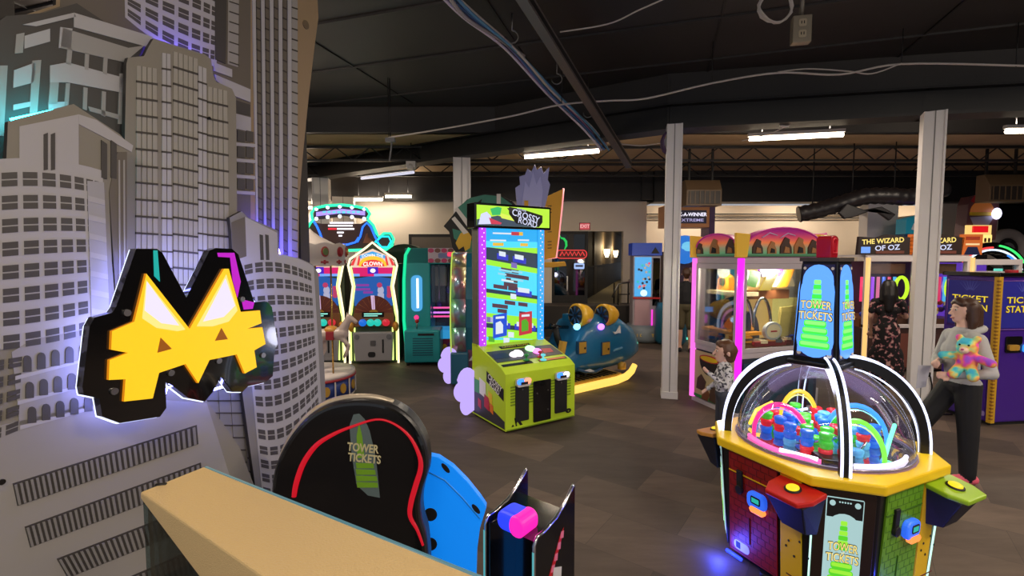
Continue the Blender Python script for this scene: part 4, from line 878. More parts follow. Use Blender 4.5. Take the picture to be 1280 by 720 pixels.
for k in (1, 3, 5, 7):
    f, L, Hh = face(k); nm, A, T = arts[k]; f = f.sh(0, 0, .001)
    m = MB(); m.rect(f, .02, .43, .01, Hh-.01, 0, .012, A)
    dk = {1: BRG, 7: BRK}.get(k, TWK)
    for r in range(15):
        for c_ in range(6):
            a = .03+c_*.067+(.033 if r % 2 else 0); m.rect(f, a, min(a+.058, .425), .02+r*.045, .02+r*.045+.006, .012, .0135, dk); m.rect(f, a, a+.005, .02+r*.045, .02+r*.045+.04, .012, .0135, dk)
    m.rect(f, .02, .43, Hh*.80, Hh*.80+.008, .012, .016, LGY if k == 7 else dk); m.rect(f, .2, .206, .12, .3, .012, .02, dk)
    m.prism(rrect(.06, .2, .035, .1, .03), f, .012, .015, WHT); m.rect(f, .08, .12, .045, .09, .015, .016, BLKM)
    m.build('door_panel', tw, bev=.002)
    m = MB(); m.rect(f, .455, L-.02, .01, Hh-.01, 0, .01, LGY)
    for a, b in ((.52, .3), (.56, .22), (.66, .26), (.6, .33), (.5, .26)): m.disc(f, a, b, .008, .008, .01, .014, BLKM, 8)
    m.rect(f, .5, .68, .08, .088, .01, .013, BRK)
    m.build('yellow_panel', tw, bev=.002)
    m = MB(); m.rect(f, .1, .15, .46, .6, .012, .03, BLKM); m.disc(f, .125, .47, .03, .03, .012, .04, BLKM); m.build('handle_plate', tw, bev=.004)
    m = MB(); m.prism(rrect(.21, .36, .40, .51, .04), f, .01, .055, mat('reader_shell', (70, 130, 235), .3, emit=(40, 100, 255), s=.7)); o = m.build('card_reader', tw, bev=.012)
    m = MB(); m.prism(rrect(.25, .33, .44, .49, .01), f, .055, .059, BLK); m.rect(f, .26, .32, .45, .48, .059, .06, glow('reader_lcd', (40, 190, 170), .9)); m.build('reader_screen', o)
    m = MB(); m.prism(rrect(.24, .36, .38, .42, .02), f, .03, .062, glow('reader_amber', (255, 130, 60), 1.8)); m.build('reader_light', o, bev=.006)
    # console: tapered bin below an angled coloured top
    ca, cw = .615, .15; zt_ = Hh+.0
    lo = [f(ca-.10, zt_-.29, .0), f(ca+.10, zt_-.29, .0), f(ca+.085, zt_-.27, .10), f(ca-.085, zt_-.27, .10)]
    hi = [f(ca-cw, zt_-.05, -.01), f(ca+cw, zt_-.05, -.01), f(ca+cw*.9, zt_-.07, .20), f(ca-cw*.9, zt_-.07, .20)]
    m = MB(); m.add(lo+hi, [(3, 2, 1, 0), (4, 5, 6, 7), (0, 1, 5, 4), (1, 2, 6, 5), (2, 3, 7, 6), (3, 0, 4, 7)], BLKM); o = m.build('console_bin', tw, bev=.008)
    ft = Fr(f(ca, zt_-.05, .0), f.u, f(0, -.02, .21)-f(0, 0, 0)); 
    m = MB(); m.prism([(-cw-.01, -.01), (-cw-.01, .13), (-cw*.75, .225), (cw*.75, .225), (cw+.01, .13), (cw+.01, -.01)], ft, -.03, .0, T); 
    m = MB() if False else m
    fz = Fr(ft.o, ft.u, ft.v)
    o2 = m.build('console_top', tw, bev=.008)
    for a, b in ((-.1, .03), (.1, .03), (.0, .19), (-.09, .16), (.09, .16)): pass
    up = ft.n if ft.n.z > 0 else -ft.n
    q = ft(0, .10, 0)+up*.031; M = up.to_track_quat('Z', 'Y').to_matrix()
    m = MB(); m.lathe([(.052, -.035), (.052, .006), (.046, .008)], BLKM, q, 18, M=M); m.lathe([(.04, .006), (.04, .014), (.03, .02), (0, .022)], glow('btn_yellow', (255, 225, 40), 1.1), q, 18, M=M); m.build('push_button', o2)
# dome floor, dome, ribs
m = MB(); m.prism([(math.cos(q*math.pi/16)*.6, math.sin(q*math.pi/16)*.6) for q in range(32)], top, ZD, ZD+.006, mat('playfield', (150, 120, 150), .35)); m.build('playfield', tw)
RD, HD = .585, .54
m = MB(); prof = [(RD*math.cos(t*math.pi/28), ZD+.008+HD*math.sin(t*math.pi/28)) for t in range(13)]; m.lathe(prof, GLASS, seg=48); 
o = m.build('dome', tw); 
m = MB(); m.tube([(RD*math.cos(q*math.pi/24), RD*math.sin(q*math.pi/24), ZD+.012) for q in range(48)], .008, mat('dome_rim', (150, 140, 160), .2, .5), 6, True); m.build('dome_rim', tw)
RIBL = glow('rib_led', (215, 222, 255), 2.2)
def ribcurve(a, rin=.17, rout=.695, n=16, dz=0, dr=0):
    r = []
    for i in range(n+1):
        t = math.pi/2*i/n; rr = rin+(rout-rin)*math.sin(t)+dr*math.sin(t); z = ZD+(HD+.045)*math.cos(t)**.9+dz*math.cos(t); r.append((rr, z))
    return r
for k in range(4):
    q = -math.pi/2+k*math.pi/2; u = Vector((math.cos(q), math.sin(q), 0)); n = Vector((-u.y, u.x, 0))
    ou = ribcurve(0); inn = [(max(r-.062, .1), z-.055*math.cos(math.pi/2*i/16)) for i, (r, z) in enumerate(ou)]
    hw = .055 if k in (1, 3) else .018
    hw = .03
    f = Fr((0, 0, 0), u, (0, 0, 1))
    m = MB(); m.prism(ou+inn[::-1], f, -hw, hw, TWK); o = m.build('rib', tw)
    for s in (-1, 1):
        if k in (0, 2): m = MB(); m.tube([f(r+.004, z+.004, s*.024) for r, z in ou], .009, RIBL, 6); m.build('rib_led', o)
        else: m = MB(); m.tube([f(r-.001, z+.001, s*(hw+.003)) for r, z in ou], .008, RIBL, 6); m.build('rib_led', o)
    m = MB(); m.tube([f(r+.002, z-.02, 0) for r, z in inn[2:]], .006, RIBL, 6); m.build('rib_inner_led', o)
# lantern
ZL0, ZL1 = 1.37, 2.03
M45 = Matrix.Rotation(math.radians(56), 3, 'Z')
m = MB(); s0, s1 = .155, .122
vs = [M45 @ Vector((x*s0, y*s0, ZL0)) for x, y in ((-1, -1), (1, -1), (1, 1), (-1, 1))]+[M45 @ Vector((x*s1, y*s1, ZL1)) for x, y in ((-1, -1), (1, -1), (1, 1), (-1, 1))]
m.add(vs, [(3, 2, 1, 0), (4, 5, 6, 7), (0, 1, 5, 4), (1, 2, 6, 5), (2, 3, 7, 6), (3, 0, 4, 7)], TWK); m.build('lantern_frame', tw, bev=.008)
m = MB(); m.prism([tuple((M45 @ Vector((x*.185, y*.185, 0)))[:2]) for x, y in ((-1, -1), (1, -1), (1, 1), (-1, 1))], top, ZL0-.03, ZL0+.005, TWK); m.build('lantern_base', tw, bev=.01)
m = MB(); m.prism([tuple((M45 @ Vector((x*.135, y*.135, 0)))[:2]) for x, y in ((-1, -1), (1, -1), (1, 1), (-1, 1))], top, ZL1-.005, ZL1+.02, mat('lantern_cap', (70, 64, 62), .4)); m.build('lantern_cap', tw)
LP = (glow('lan_blue', (90, 155, 250), 1.35), glow('lan_green', (60, 220, 70), 1.35), glow('lan_lime', (130, 250, 110), 1.45), glow('lan_gold', (250, 225, 150), 1.1), INK)
for k in range(4):
    A = vs[k]; B = vs[(k+1) % 4]; Cc = vs[4+k]; D = vs[4+(k+1) % 4]; f = Fr((A+B)/2, B-A, ((Cc+D)-(A+B))/2); Hh = (((Cc+D)-(A+B))/2).length
    f = f.sh(0, 0, .004)
    m = MB(); w0, w1 = .13, .105
    m.prism([(-w0, .03), (w0, .03), (w1, Hh-.025), (-w1, Hh-.025)], f, 0, .003, mat('lan_violet_dark', (40, 40, 90), .4)); f2 = f.sh(0, 0, .003)
    m.prism(arc(0, .14, .128, .11, 180, 360, 10)+arc(0, Hh-.13, .106, .105, 0, 180, 10), f2, 0, .002, LP[0])
    m.prism(arc(0, Hh-.17, .03, .08, 0, 180, 8)+[(-.045, .36), (.045, .36)], f2, .002, .0025, glow('lan_pale', (150, 215, 250), 1.2))
    tower_art(m, f2.sh(0, 0, .0025), .235, .52, .06, True, (LP[0],)+LP[1:])
    for sx in (-1, 1): m.disc(f2, sx*.105, .055, .016, .016, 0, .004, WHT, 10); m.disc(f2, sx*.095, Hh-.05, .01, .01, 0, .004, WHT, 10)
    m.build('lit_panel', tw)
m = MB(); f = Fr((0, 0, ZL1+.02), M45 @ Vector((1, 0, 0)), (0, 0, 1)); m.prism([(-.065, 0), (.065, 0), (.065, .12)]+arc(0, .12, .065, .025, 0, 180, 8)+[(-.065, .12)], f, -.05, .05, mat('beacon_red', (130, 10, 26), .25, emit=(170, 8, 30), s=.25)); o = m.build('beacon', tw, bev=.008)
m = MB(); m.tube([f(a, b, .052) for a, b in arc(0, .1, .04, .025, 0, 180, 6)+[(-.04, .03), (.04, .03)]], .005, mat('beacon_rib', (220, 40, 60), .3), 6, True); m.text('1', f, 0, .07, .05, mat('beacon_rib', (220, 40, 60)), .051, .01); m.build('beacon_face', o)
# inside: neon hoops, light tubes, mirror ramp
def hoop(cx, cy, r, h, ang, col, nm):
    u = Vector((math.cos(ang), math.sin(ang), 0)); pts = [Vector((cx, cy, ZD+.01))+u*r*math.cos(t*math.pi/14)+Vector((0, 0, h*math.sin(t*math.pi/14))) for t in range(15)]
    m = MB(); m.tube(pts, .016, glow(nm, col, 1.7), 8); o = m.build('neon_hoop', tw)
    m = MB(); m.tube([p+Vector((0, 0, -.028)) for p in pts[1:-1]], .005, glow(nm+'_pale', tuple(min(255, c+110) for c in col), 1.2), 6); m.build('hoop_edge', o)
hoop(-.28, -.05, .19, .22, -.3, (255, 40, 130), 'hoop_magenta'); hoop(-.1, .26, .15, .26, .2, (255, 190, 40), 'hoop_amber'); hoop(.25, .05, .2, .24, -.1, (60, 150, 255), 'hoop_blue'); hoop(.2, -.22, .17, .2, -.8, (120, 235, 60), 'hoop_green')
def tubep(pts, col, nm, r=.014):
    MB().tube([(x, y, ZD+z) for x, y, z in pts], r, glow(nm, col, 2.0), 8).build('light_tube', tw)
tubep([(.53*math.cos(t), .53*math.sin(t), .02) for t in [math.radians(d) for d in range(195, 262, 8)]], (255, 90, 160), 'tube_pink')
tubep([(.53*math.cos(t), .53*math.sin(t), .02) for t in [math.radians(d) for d in range(280, 340, 8)]], (240, 225, 255), 'tube_white')
tubep([(.34, -.28, .03), (.42, -.1, .08), (.5, .06, .14)], (120, 255, 190), 'tube_mint'); tubep([(-.12, -.52, .03), (-.34, -.42, .03)], (255, 245, 255), 'tube_white2'); tubep([(-.05, .0, .12), (-.2, .12, .14), (-.05, .2, .16)], (220, 235, 255), 'tube_ice', .01)
tubep([(-.48, .12, .03), (-.42, .25, .1), (-.28, .38, .14)], (255, 200, 60), 'tube_amber')
m = MB()
for a in (-.9, .7, 2.3, 3.9): m.tube([(.3*math.cos(a+t*.12), .3*math.sin(a+t*.12), ZD+.02+.012*t) for t in range(9)], .01, CHR, 6)
m.build('chrome_rails', tw)
m = MB(); m.prism([(-.08, -.5), (.08, -.5), (.14, -.36), (-.14, -.36)], top, ZD+.006, ZD+.03, TWK); m.build('drop_chute', tw, bev=.005)
il = bpy.data.lights.new('dome_light', 'POINT'); il.energy = 14; il.color = (.85, .8, 1); il.shadow_soft_size = .12
o = bpy.data.objects.new('dome_light', il); COL.objects.link(o); o.parent = tw; o.location = (0, 0, ZD+.42)
# coloured cups strewn on the playfield
random.seed(5); TM = tw.matrix_basis if False else (Matrix.Translation(tw.location) @ Matrix.Rotation(tw.rotation_euler.z, 4, 'Z') @ Matrix.Diagonal((.86, .86, 1, 1)))
protos = {}
for nm, col in (('red', (226, 40, 50)), ('green', (70, 200, 50)), ('blue', (40, 110, 230)), ('clear blue', (90, 170, 220))):
    o = MB().lathe([(.030, 0), (.036, .012), (.033, .018), (.039, .028), (.039, .044), (.028, .05), (.0, .05)], mat('cup_'+nm.replace(' ', '_'), col, .2, emit=col, s=.35), seg=12).build('ticket_cup')
    tag(o, '%s plastic cup in the heap under the clear dome' % nm, 'cup', '%s cups under the dome' % nm); protos[nm] = [o, 0]
placed = []
tries = 0
while len(placed) < 84 and tries < 6000:
    tries += 1; a = random.uniform(0, 6.283); r = .02+.36*math.sqrt(random.random()); x, y = r*math.cos(a)*.95-.02, r*math.sin(a)
    lev = 0
    for (px_, py_, l_) in placed:
        dd = math.hypot(px_-x, py_-y)
        if dd < .0925: lev = -1; break
    if lev < 0 and random.random() < .3:
        b_ = random.choice(placed)
        if b_[2] < 2 and not any(abs(b_[0]-q[0]) < .001 and abs(b_[1]-q[1]) < .001 and q[2] == b_[2]+1 for q in placed): x, y, lev = b_[0], b_[1], b_[2]+1
    if lev < 0: continue
    placed.append((x, y, lev))
for i, (x, y, l_) in enumerate(placed):
    nm = random.choice(['red', 'green', 'blue', 'blue', 'green', 'clear blue', 'red']); o, n_ = protos[nm]
    if n_: o = o.copy(); COL.objects.link(o)
    protos[nm][1] += 1
    o.location = TM @ Vector((x, y, ZD+.0068+l_*.0504)); o.rotation_euler.z = random.random()*6
# ================= CLOWN GAMES (two in a row) =================
YC = 9.25
ledc = glow('tube_lime', (225, 250, 130), 1.9); ledw = glow('tube_cream', (255, 236, 190), 1.7)
def clown_game(px, label, first):
    c = W(px, 322, YC); t = thing('ball_toss_game', (c.x, YC, 0), math.radians(5), label, 'arcade machine', 'clown ball toss games')
    f = FX(0, 0, 0); w = .46
    out = [(-w, .0), (-w, .5), (-w*.97, 1.0), (-w*.82, 1.5), (-w, 1.9), (-w*.92, 2.02), (-w*.55, 2.14), (-.12, 2.24), (0, 2.34), (.12, 2.24), (w*.55, 2.14), (w*.92, 2.02), (w, 1.9), (w*.82, 1.5), (w*.97, 1.0), (w, .5), (w, .0)]
    MB().prism(out, f, -.08, 0, mat('game_shell', (46, 60, 40), .5)).box(-w, w, .08, .8, .0, 1.93, mat('game_shell', (46, 60, 40))).build('cabinet', t, bev=.01)
    m = MB(); m.tube([f(a*1.0, b, .02) for a, b in out], .022, ledw, 6); m.build('outline_light', t)
    for s in (-1, 1):
        m = MB(); m.tube([f(s*(w-.02), .06, .04), f(s*(w-.02), .9, .04), f(s*(w*.97-.03), 1.0, .04), f(s*(w*.82-.03), 1.5, .04), f(s*(w-.05), 1.88, .04)], .02, ledc, 6)
        m.tube([f(s*(w-.1), .06, .04), f(s*(w-.1), .7, .04)], .014, ledc, 6); m.build('side_light', t)
    m = MB(); m.prism([(-w+.04, 1.86), (w-.04, 1.86), (w-.06, 1.98), (.3, 2.08), (0, 2.22), (-.3, 2.08), (-w+.06, 1.98)], f, 0, .01, glow('mq_cream', (250, 215, 190), .95))
    m.prism(arc(0, 1.88, .27, .2, 0, 180, 12), f, .01, .013, glow('mq_yellow', (255, 205, 50), 1.0)); m.prism(arc(0, 1.88, .22, .13, 0, 180, 12), f, .013, .016, glow('mq_redc', (240, 60, 60), 1.0))
    for s in (-1, 1):
        m.prism([(s*.42, 1.9), (s*.36, 1.9), (s*.3, 2.06), (s*.36, 2.02)], f, .01, .014, MATS['glow_mq_redc']); m.prism([(s*.3, 1.9), (s*.26, 1.9), (s*.22, 2.1), (s*.26, 2.08)], f, .01, .014, MATS['glow_mq_redc'])
    m.prism([(-.24, 2.03), (0, 2.10), (.24, 2.03), (.24, 2.09), (0, 2.17), (-.24, 2.09)], f, .016, .019, glow('mq_sky', (60, 170, 240), 1.0))
    wt = glow('mq_white2', (255, 250, 240), 1.3)
    m.text('DOWN THE', f, 0, 2.095, .05, wt, .02, .01, width=.4, arch=.5); m.text('CLOWN', f, 0, 1.93, .075, wt, .018, .02, width=.36, arch=.4)
    m.rect(f, -.38, .38, 1.74, 1.86, 0, .012, glow('mq_magenta', (226, 20, 110), .95)); m.rect(f, -.1, .1, 1.74, 1.87, .012, .016, glow('mq_violet', (70, 20, 190), 1)); m.disc(f, 0, 1.8, .05, .04, .016, .02, wt); m.rect(f, -.38, .38, 1.69, 1.74, 0, .014, glow('mq_blue', (120, 170, 250), 1)); m.rect(f, -.25, .02, 1.69, 1.74, .014, .016, MATS['glow_mq_magenta'])
    m.build('marquee', t)
    m = MB(); m.prism([(-.36, 1.12), (.36, 1.12), (.38, 1.64), (0, 1.70), (-.38, 1.64)], f, 0, .006, glow('bk_blue', (30, 100, 190), .75))
    for a, b, s in ((-.2, 1.52, .12), (-.2, 1.44, .14), (-.1, 1.38, .09)): m.rect(f, a-s, a+s, b-.022, b+.022, .006, .009, glow('bk_magenta', (150, 60, 170), .8))
    m.disc(f, .14, 1.42, .06, .08, .006, .012, glow('bk_pale', (190, 190, 220), .8)); m.disc(f, .12, 1.52, .05, .05, .012, .016, glow('bk_redp', (200, 60, 110), .8)); m.rect(f, .08, .2, 1.26, 1.36, .006, .012, MATS['glow_bk_pale']); m.rect(f, .26, .33, 1.36, 1.5, .006, .012, MATS['glow_bk_redp']); m.disc(f, .3, 1.32, .05, .05, .006, .012, MATS['glow_bk_redp'])
    m.build('back_print', t)
    m = MB(); m.prism(arc(0, .96, .37, .36, 0, 180, 16), f, .006, .014, mat('wheel_brown', (96, 44, 34), .3, emit=(90, 40, 30), s=.25))
    for k in range(11):
        q = math.pi*k/10; m.tube([f(.1*math.cos(q), .96+.1*math.sin(q), .016), f(.35*math.cos(q), .96+.34*math.sin(q), .016)], .006, mat('wheel_spoke', (150, 80, 50), .4), 5)
    m.prism([(-.03, 1.05), (-.05, 1.32), (.02, 1.32), (.03, 1.05)], f, .016, .02, glow('beam_pale', (225, 190, 225), .9)); m.disc(f, 0, .98, .09, .07, .016, .03, GLD)
    m.build('wheel_panel', t)
    m = MB(); m.prism(rrect(-.38, .38, .72, .98, .03), f, .0, .03, mat('shelf_brown', (130, 84, 48), .5)); m.prism(rrect(-.22, .2, .9, 1.0, .01), f, .03, .036, BLK); m.rect(f, -.18, .16, .955, .975, .036, .038, glow('lcd_cyan', (150, 240, 220), 1.3)); m.rect(f, -.18, .08, .92, .935, .036, .038, MATS['glow_lcd_cyan']); m.build('ball_shelf', t, bev=.005)
    for a, g in ((-.2, (30, 120, 240)), (-.05, (40, 220, 200)), (.08, (40, 200, 170)), (.24, (225, 40, 60))): MB().ell(f(a, .8, .07), (.075, .05, .07), glow('ball_%d' % g[0], g, .8), 12, 8).build('lit_pocket', t)
    for s in (-1, 1): MB().ell(f(s*.42, .72, .05), (.06, .06, .1), mat('gold_figure', (214, 150, 50), .4, .2), 10, 8).build('gold_scroll', t)
    m = MB(); m.prism([(-.35, .06), (.35, .06), (.38, .62), (-.38, .62)], f, .0, .12, mat('door_grey', (150, 146, 148), .45)); o = m.build('cash_door', t, bev=.02)
    m = MB(); m.rect(f, -.05, .05, .36, .46, .12, .13, STEEL); m.rect(f, .17, .2, .22, .48, .12, .13, BLKM); m.prism(rrect(-.1, .04, .14, .24, .04), f, .12, .13, BLKM); 
    for s in (-1, 1): MB().disc(f, s*.3, .53, .05, .05, .12, .13, GREY, 12).build('speaker_grille', o)
    m.build('door_fittings', o); return t
clown_game(466, 'clown ball toss game with whole front lit, beside the teal crane machine', 1)
clown_game(398, 'clown ball toss game partly hidden by the small carousel', 0)
# neon coaster sign on top of the pair
cs = thing('coaster_sign', (W(430, 322, YC).x, YC+.25, 2.20), math.radians(5), 'neon outlined coaster sign with looping blue tubes above the clown games', 'neon sign')
CF = Fr((0, 0, 0), (1, 0, 0), (0, 0, 1)); wfr = Fr(Vector((W(430, 322, YC).x, YC+.25, 2.20)), (math.cos(math.radians(5)), math.sin(math.radians(5)), 0), (0, 0, 1))
P = lambda l: wfr.pxs(l)
NG = glow('neon_mint', (40, 240, 160), 1.9); NB = glow('neon_blue', (40, 110, 255), 1.7); NC = glow('neon_cyan', (30, 205, 225), 1.7)
m = MB(); m.prism(P([(374, 312), (380, 293), (392, 278), (404, 280), (452, 280), (460, 276), (468, 283), (474, 297), (484, 291), (492, 297), (493, 306), (484, 312)]), CF, 0, .08, mat('coaster_board', (70, 42, 36), .6)); m.prism(P([(394, 274), (396, 262), (410, 257), (440, 257), (460, 261), (464, 268), (460, 275), (430, 270), (404, 274)]), CF, 0, .12, mat('sign_violet', (40, 36, 60), .5)); m.build('board', cs, bev=.004)
def ctube(l, c, mm, r=.026, closed=False): MB().tube([CF(a, b, c) for a, b in P(l)], r, mm, 8, closed).build('neon_tube', cs)
ctube([(393, 275), (392, 267), (396, 261), (410, 258), (430, 257), (448, 259), (460, 262), (464, 268), (461, 274)], .13, NG)
ctube([(376, 296), (382, 297), (385, 288), (390, 279), (394, 275)], .1, NG); ctube([(394, 277), (398, 283), (402, 292), (404, 298)], .1, NB, .022)
ctube([(461, 275), (468, 282), (472, 292), (475, 297), (481, 292), (489, 292), (493, 299), (491, 307), (484, 312), (470, 312), (440, 313), (424, 313)], .1, NG)
ctube([(470, 303), (478, 296), (487, 296), (490, 302), (486, 309), (478, 309), (472, 302)], .11, NC, .02); ctube([(448, 303), (452, 296), (455, 284), (460, 279), (465, 284), (470, 296), (474, 303)], .11, NB, .02); ctube([(424, 306), (436, 306), (446, 303), (450, 297)], .11, NB, .02)
m = MB(); m.prism(P([(398, 271), (398, 266), (430, 262), (458, 265), (458, 270), (430, 267)]), CF, .12, .14, glow('sign_lav', (170, 140, 250), 1.3))
for x in range(406, 452, 6): m.prism(P([(x, 267.5-abs(430-x)*.02), (x+4, 267.5-abs(430-x)*.02), (x+4, 264.5), (x, 264.8)]), CF, .14, .145, glow('sign_sky', (90, 190, 255), 1.5))
m.build('name_strip', cs)
for l in (((398, 262), (412, 260), (427, 259), (442, 260), (457, 262)), ((398, 274), (412, 272), (427, 271), (442, 272), (457, 274))):
    for x, y in l: a, b = P([(x, y)])[0]; MB().ell(CF(a, b, .13), (.035, .03, .035), glow('bulb', (230, 235, 255), 3), 10, 6).build('bulb', cs)
m = MB()
for y, x0, x1, g in ((279, 414, 443, 1), (282.5, 412, 442, 1), (286.5, 412, 422, 2), (286.5, 423, 444, 1), (291, 423, 431, 1), (295, 425, 429, 1)): m.prism(P([(x0, y-1), (x1, y-1), (x1, y+.9), (x0, y+.9)]), CF, .08, .1, glow('sign_white', (245, 245, 255), 1.6) if g == 1 else glow('sign_red', (255, 40, 60), 1.4))
for i in range(5): m.prism(P([(455+i*3, 304), (458+i*3, 304), (461, 292+i), (459, 292+i)]), CF, .08, .09, mat('coaster_wood', (150, 90, 60), .5))
m.build('message_lights', cs)
m = MB(); a0 = P([(385, 312)])[0][0]; a1 = P([(484, 312)])[0][0]; bz = 0
for a in (a0+.1, a1-.1): MB().box(a-.04, a+.04, .08, .15, -.268, .1, BLKM).build('mast', cs)
# ================= CAROUSEL =================
ca = thing('kiddie_carousel', (-2.85, 6.8, 0), 0, 'small carousel ride with scalloped canopy, round white base and a horse beside the skyline panel', 'ride')
CW = mat('carousel_white', (206, 196, 190), .4); CB = mat('carousel_blue', (40, 62, 130), .4); CRD = mat('carousel_red', (150, 40, 50), .4)
MB().lathe([(.5, 0), (.54, .06), (.56, .1), (.56, .12)], CW, seg=40).build('foot_ring', ca)
m = MB(); m.lathe([(.56, .12), (.56, .36)], CB, seg=40); m.lathe([(.565, .355), (.585, .36), (.585, .385), (.57, .39)], CRD, seg=40)
for k in range(14):
    q = 2*math.pi*k/14; u = Vector((-math.sin(q), math.cos(q), 0)); f = Fr((.562*math.cos(q), .562*math.sin(q), .24), u, (0, 0, 1)); m.disc(f, 0, 0, .05, .07, -.005, .012, GLD, 12); m.rect(f, .11, .13, -.12, .12, -.005, .006, CW)
m.build('base_band', ca); MB().lathe([(.57, .385), (.57, .43), (.5, .44), (0, .44)], CW, seg=40).build('deck', ca)
MB().tube([(0, 0, .43), (0, 0, 2.3)], .07, mat('carousel_pole', (170, 150, 110), .3, .6), 14).build('centre_pole', ca)
m = MB(); R = .46; n = 48; vs = []
for k in range(n):
    q = 2*math.pi*k/n; dz = .035*abs(math.sin(q*6)); vs += [(R*math.cos(q), R*math.sin(q), 1.94-dz*.3), (R*math.cos(q), R*math.sin(q), 2.04), (R*math.cos(q)*1.02, R*math.sin(q)*1.02, 2.045), (R*math.cos(q)*1.04, R*math.sin(q)*1.04, 2.22+dz)]
m.add(vs, [(4*k+i, 4*((k+1) % n)+i, 4*((k+1) % n)+i+1, 4*k+i+1) for k in range(n) for i in range(3)], CW, True)
for k in range(12):
    q = 2*math.pi*(k+.5)/12; u = Vector((-math.sin(q), math.cos(q), 0)); f = Fr((R*1.045*math.cos(q), R*1.045*math.sin(q), 2.13), u, (0, 0, 1))
    m.disc(f, 0, 0, .05, .07, -.01, .012, CRD, 14); m.disc(f, 0, 0, .035, .05, .012, .03, (GLD, mat('medal_green', (90, 110, 60), .4), CRD)[k % 3], 14)
    f2 = Fr((R*math.cos(q), R*math.sin(q), 1.99), u, (0, 0, 1)); m.rect(f2, -.05, .05, -.012, .012, -.01, .012, CRD); m.rect(f2, -.012, .012, -.03, .03, -.01, .013, CRD)
m.build('canopy_skirt', ca)
m = MB(); m.lathe([(.46, 2.2), (.3, 2.26), (.12, 2.36), (.04, 2.42), (.0, 2.46)], CW, seg=24); m.build('canopy', ca)
m = MB(); m.tube([(.36, -.2, .44), (.36, -.2, 1.98)], .012, mat('brass', (200, 160, 80), .25, .9), 8); ho = m.build('horse_pole', ca)
def skin_blob(parts, name, parent, voxel, mats, pick, sub=0, smooth=4):
    """tapered limbs fused into one continuous skin"""
    m = MB(); segs = []
    for pts, rs, mi, *fl in parts:
        fl = fl[0] if fl else 1.0
        pts = [Vector(p) for p in pts]
        # dense resample for smooth taper
        P, R = [], []
        for i in range(len(pts)-1):
            k = max(2, int((pts[i+1]-pts[i]).length/(voxel*2)))
            for j in range(k): t = j/k; P.append(pts[i].lerp(pts[i+1], t)); R.append(rs[i]+(rs[i+1]-rs[i])*t)
        P.append(pts[-1]); R.append(rs[-1])
        d0 = (P[0]-P[1]).normalized(); d1 = (P[-1]-P[-2]).normalized()
        P = [P[0]+d0*R[0]*.85, P[0]+d0*R[0]*.5]+P+[P[-1]+d1*R[-1]*.5, P[-1]+d1*R[-1]*.85]; R = [R[0]*.45, R[0]*.85]+R+[R[-1]*.85, R[-1]*.45]
        m0 = len(m.v); m.tube(P, R, mats[0], 14)
        if fl != 1.0:
            # flatten along local y about the axis
            seg = 14
            for i in range(len(P)):
                for k in range(seg):
                    x, y, z = m.v[m0+i*seg+k]; m.v[m0+i*seg+k] = (x, P[i].y+(y-P[i].y)*fl, z)
        for i in range(len(pts)-1): segs.append((pts[i], pts[i+1], rs[i], rs[i+1], mi))
    o = m.build(name, None); r = o.modifiers.new('remesh', 'REMESH'); r.mode = 'VOXEL'; r.voxel_size = voxel
    if smooth: s = o.modifiers.new('smooth', 'SMOOTH'); s.iterations = smooth; s.factor = .5
    dg = bpy.context.evaluated_depsgraph_get(); me = bpy.data.meshes.new_from_object(o.evaluated_get(dg)); old = o.data
    o.modifiers.clear(); o.data = me; bpy.data.meshes.remove(old); me.name = name
    me.materials.clear()
    for mm in mats: me.materials.append(mm)
    for p in me.polygons:
        p.use_smooth = True; c = p.center; best = None
        for a, b, ra, rb, mi in segs:
            ab = b-a; t = max(0, min(1, (c-a).dot(ab)/max(ab.length_squared, 1e-9))); dd = (c-a-ab*t).length-(ra+(rb-ra)*t)
            if best is None or dd < best[0]: best = (dd, mi)
        p.material_index = pick(c, best[1]) if pick else best[1]
    if parent: o.parent = parent
    return o
hb_ = Vector((.36, -.2, .98))
hor = skin_blob([([hb_+Vector((-.16, 0, 0)), hb_+Vector((.14, 0, .02))], [.085, .09], 0), ([hb_+Vector((.14, 0, .06)), hb_+Vector((.24, 0, .24))], [.07, .045], 0), ([hb_+Vector((.23, 0, .25)), hb_+Vector((.33, 0, .18))], [.045, .03], 0),
    ([hb_+Vector((.14, .04, -.04)), hb_+Vector((.2, .04, -.2)), hb_+Vector((.14, .04, -.32))], [.04, .026, .022], 0), ([hb_+Vector((.14, -.04, -.04)), hb_+Vector((.24, -.04, -.14)), hb_+Vector((.2, -.04, -.28))], [.04, .026, .022], 0),
    ([hb_+Vector((-.15, .04, -.03)), hb_+Vector((-.12, .04, -.2)), hb_+Vector((-.2, .04, -.36))], [.05, .028, .022], 0), ([hb_+Vector((-.15, -.04, -.03)), hb_+Vector((-.18, -.04, -.2)), hb_+Vector((-.24, -.04, -.34))], [.05, .028, .022], 0),
    ([hb_+Vector((.2, .02, .28)), hb_+Vector((.2, .03, .33))], [.016, .006], 0), ([hb_+Vector((-.18, 0, .04)), hb_+Vector((-.28, 0, -.0)), hb_+Vector((-.3, 0, -.16))], [.03, .03, .012], 1)],
    'horse', ca, .014, [mat('horse_white', (186, 168, 160), .35), mat('horse_tail', (60, 44, 40), .5)], None)
m = MB(); m.ell(hb_+Vector((-.01, 0, .07)), (.1, .095, .06), mat('saddle_gold', (200, 140, 60), .4), 12, 8); m.box(hb_.x-.06, hb_.x+.05, hb_.y-.098, hb_.y+.098, hb_.z-.06, hb_.z+.06, CRD); m.build('saddle', ca, bev=.01)
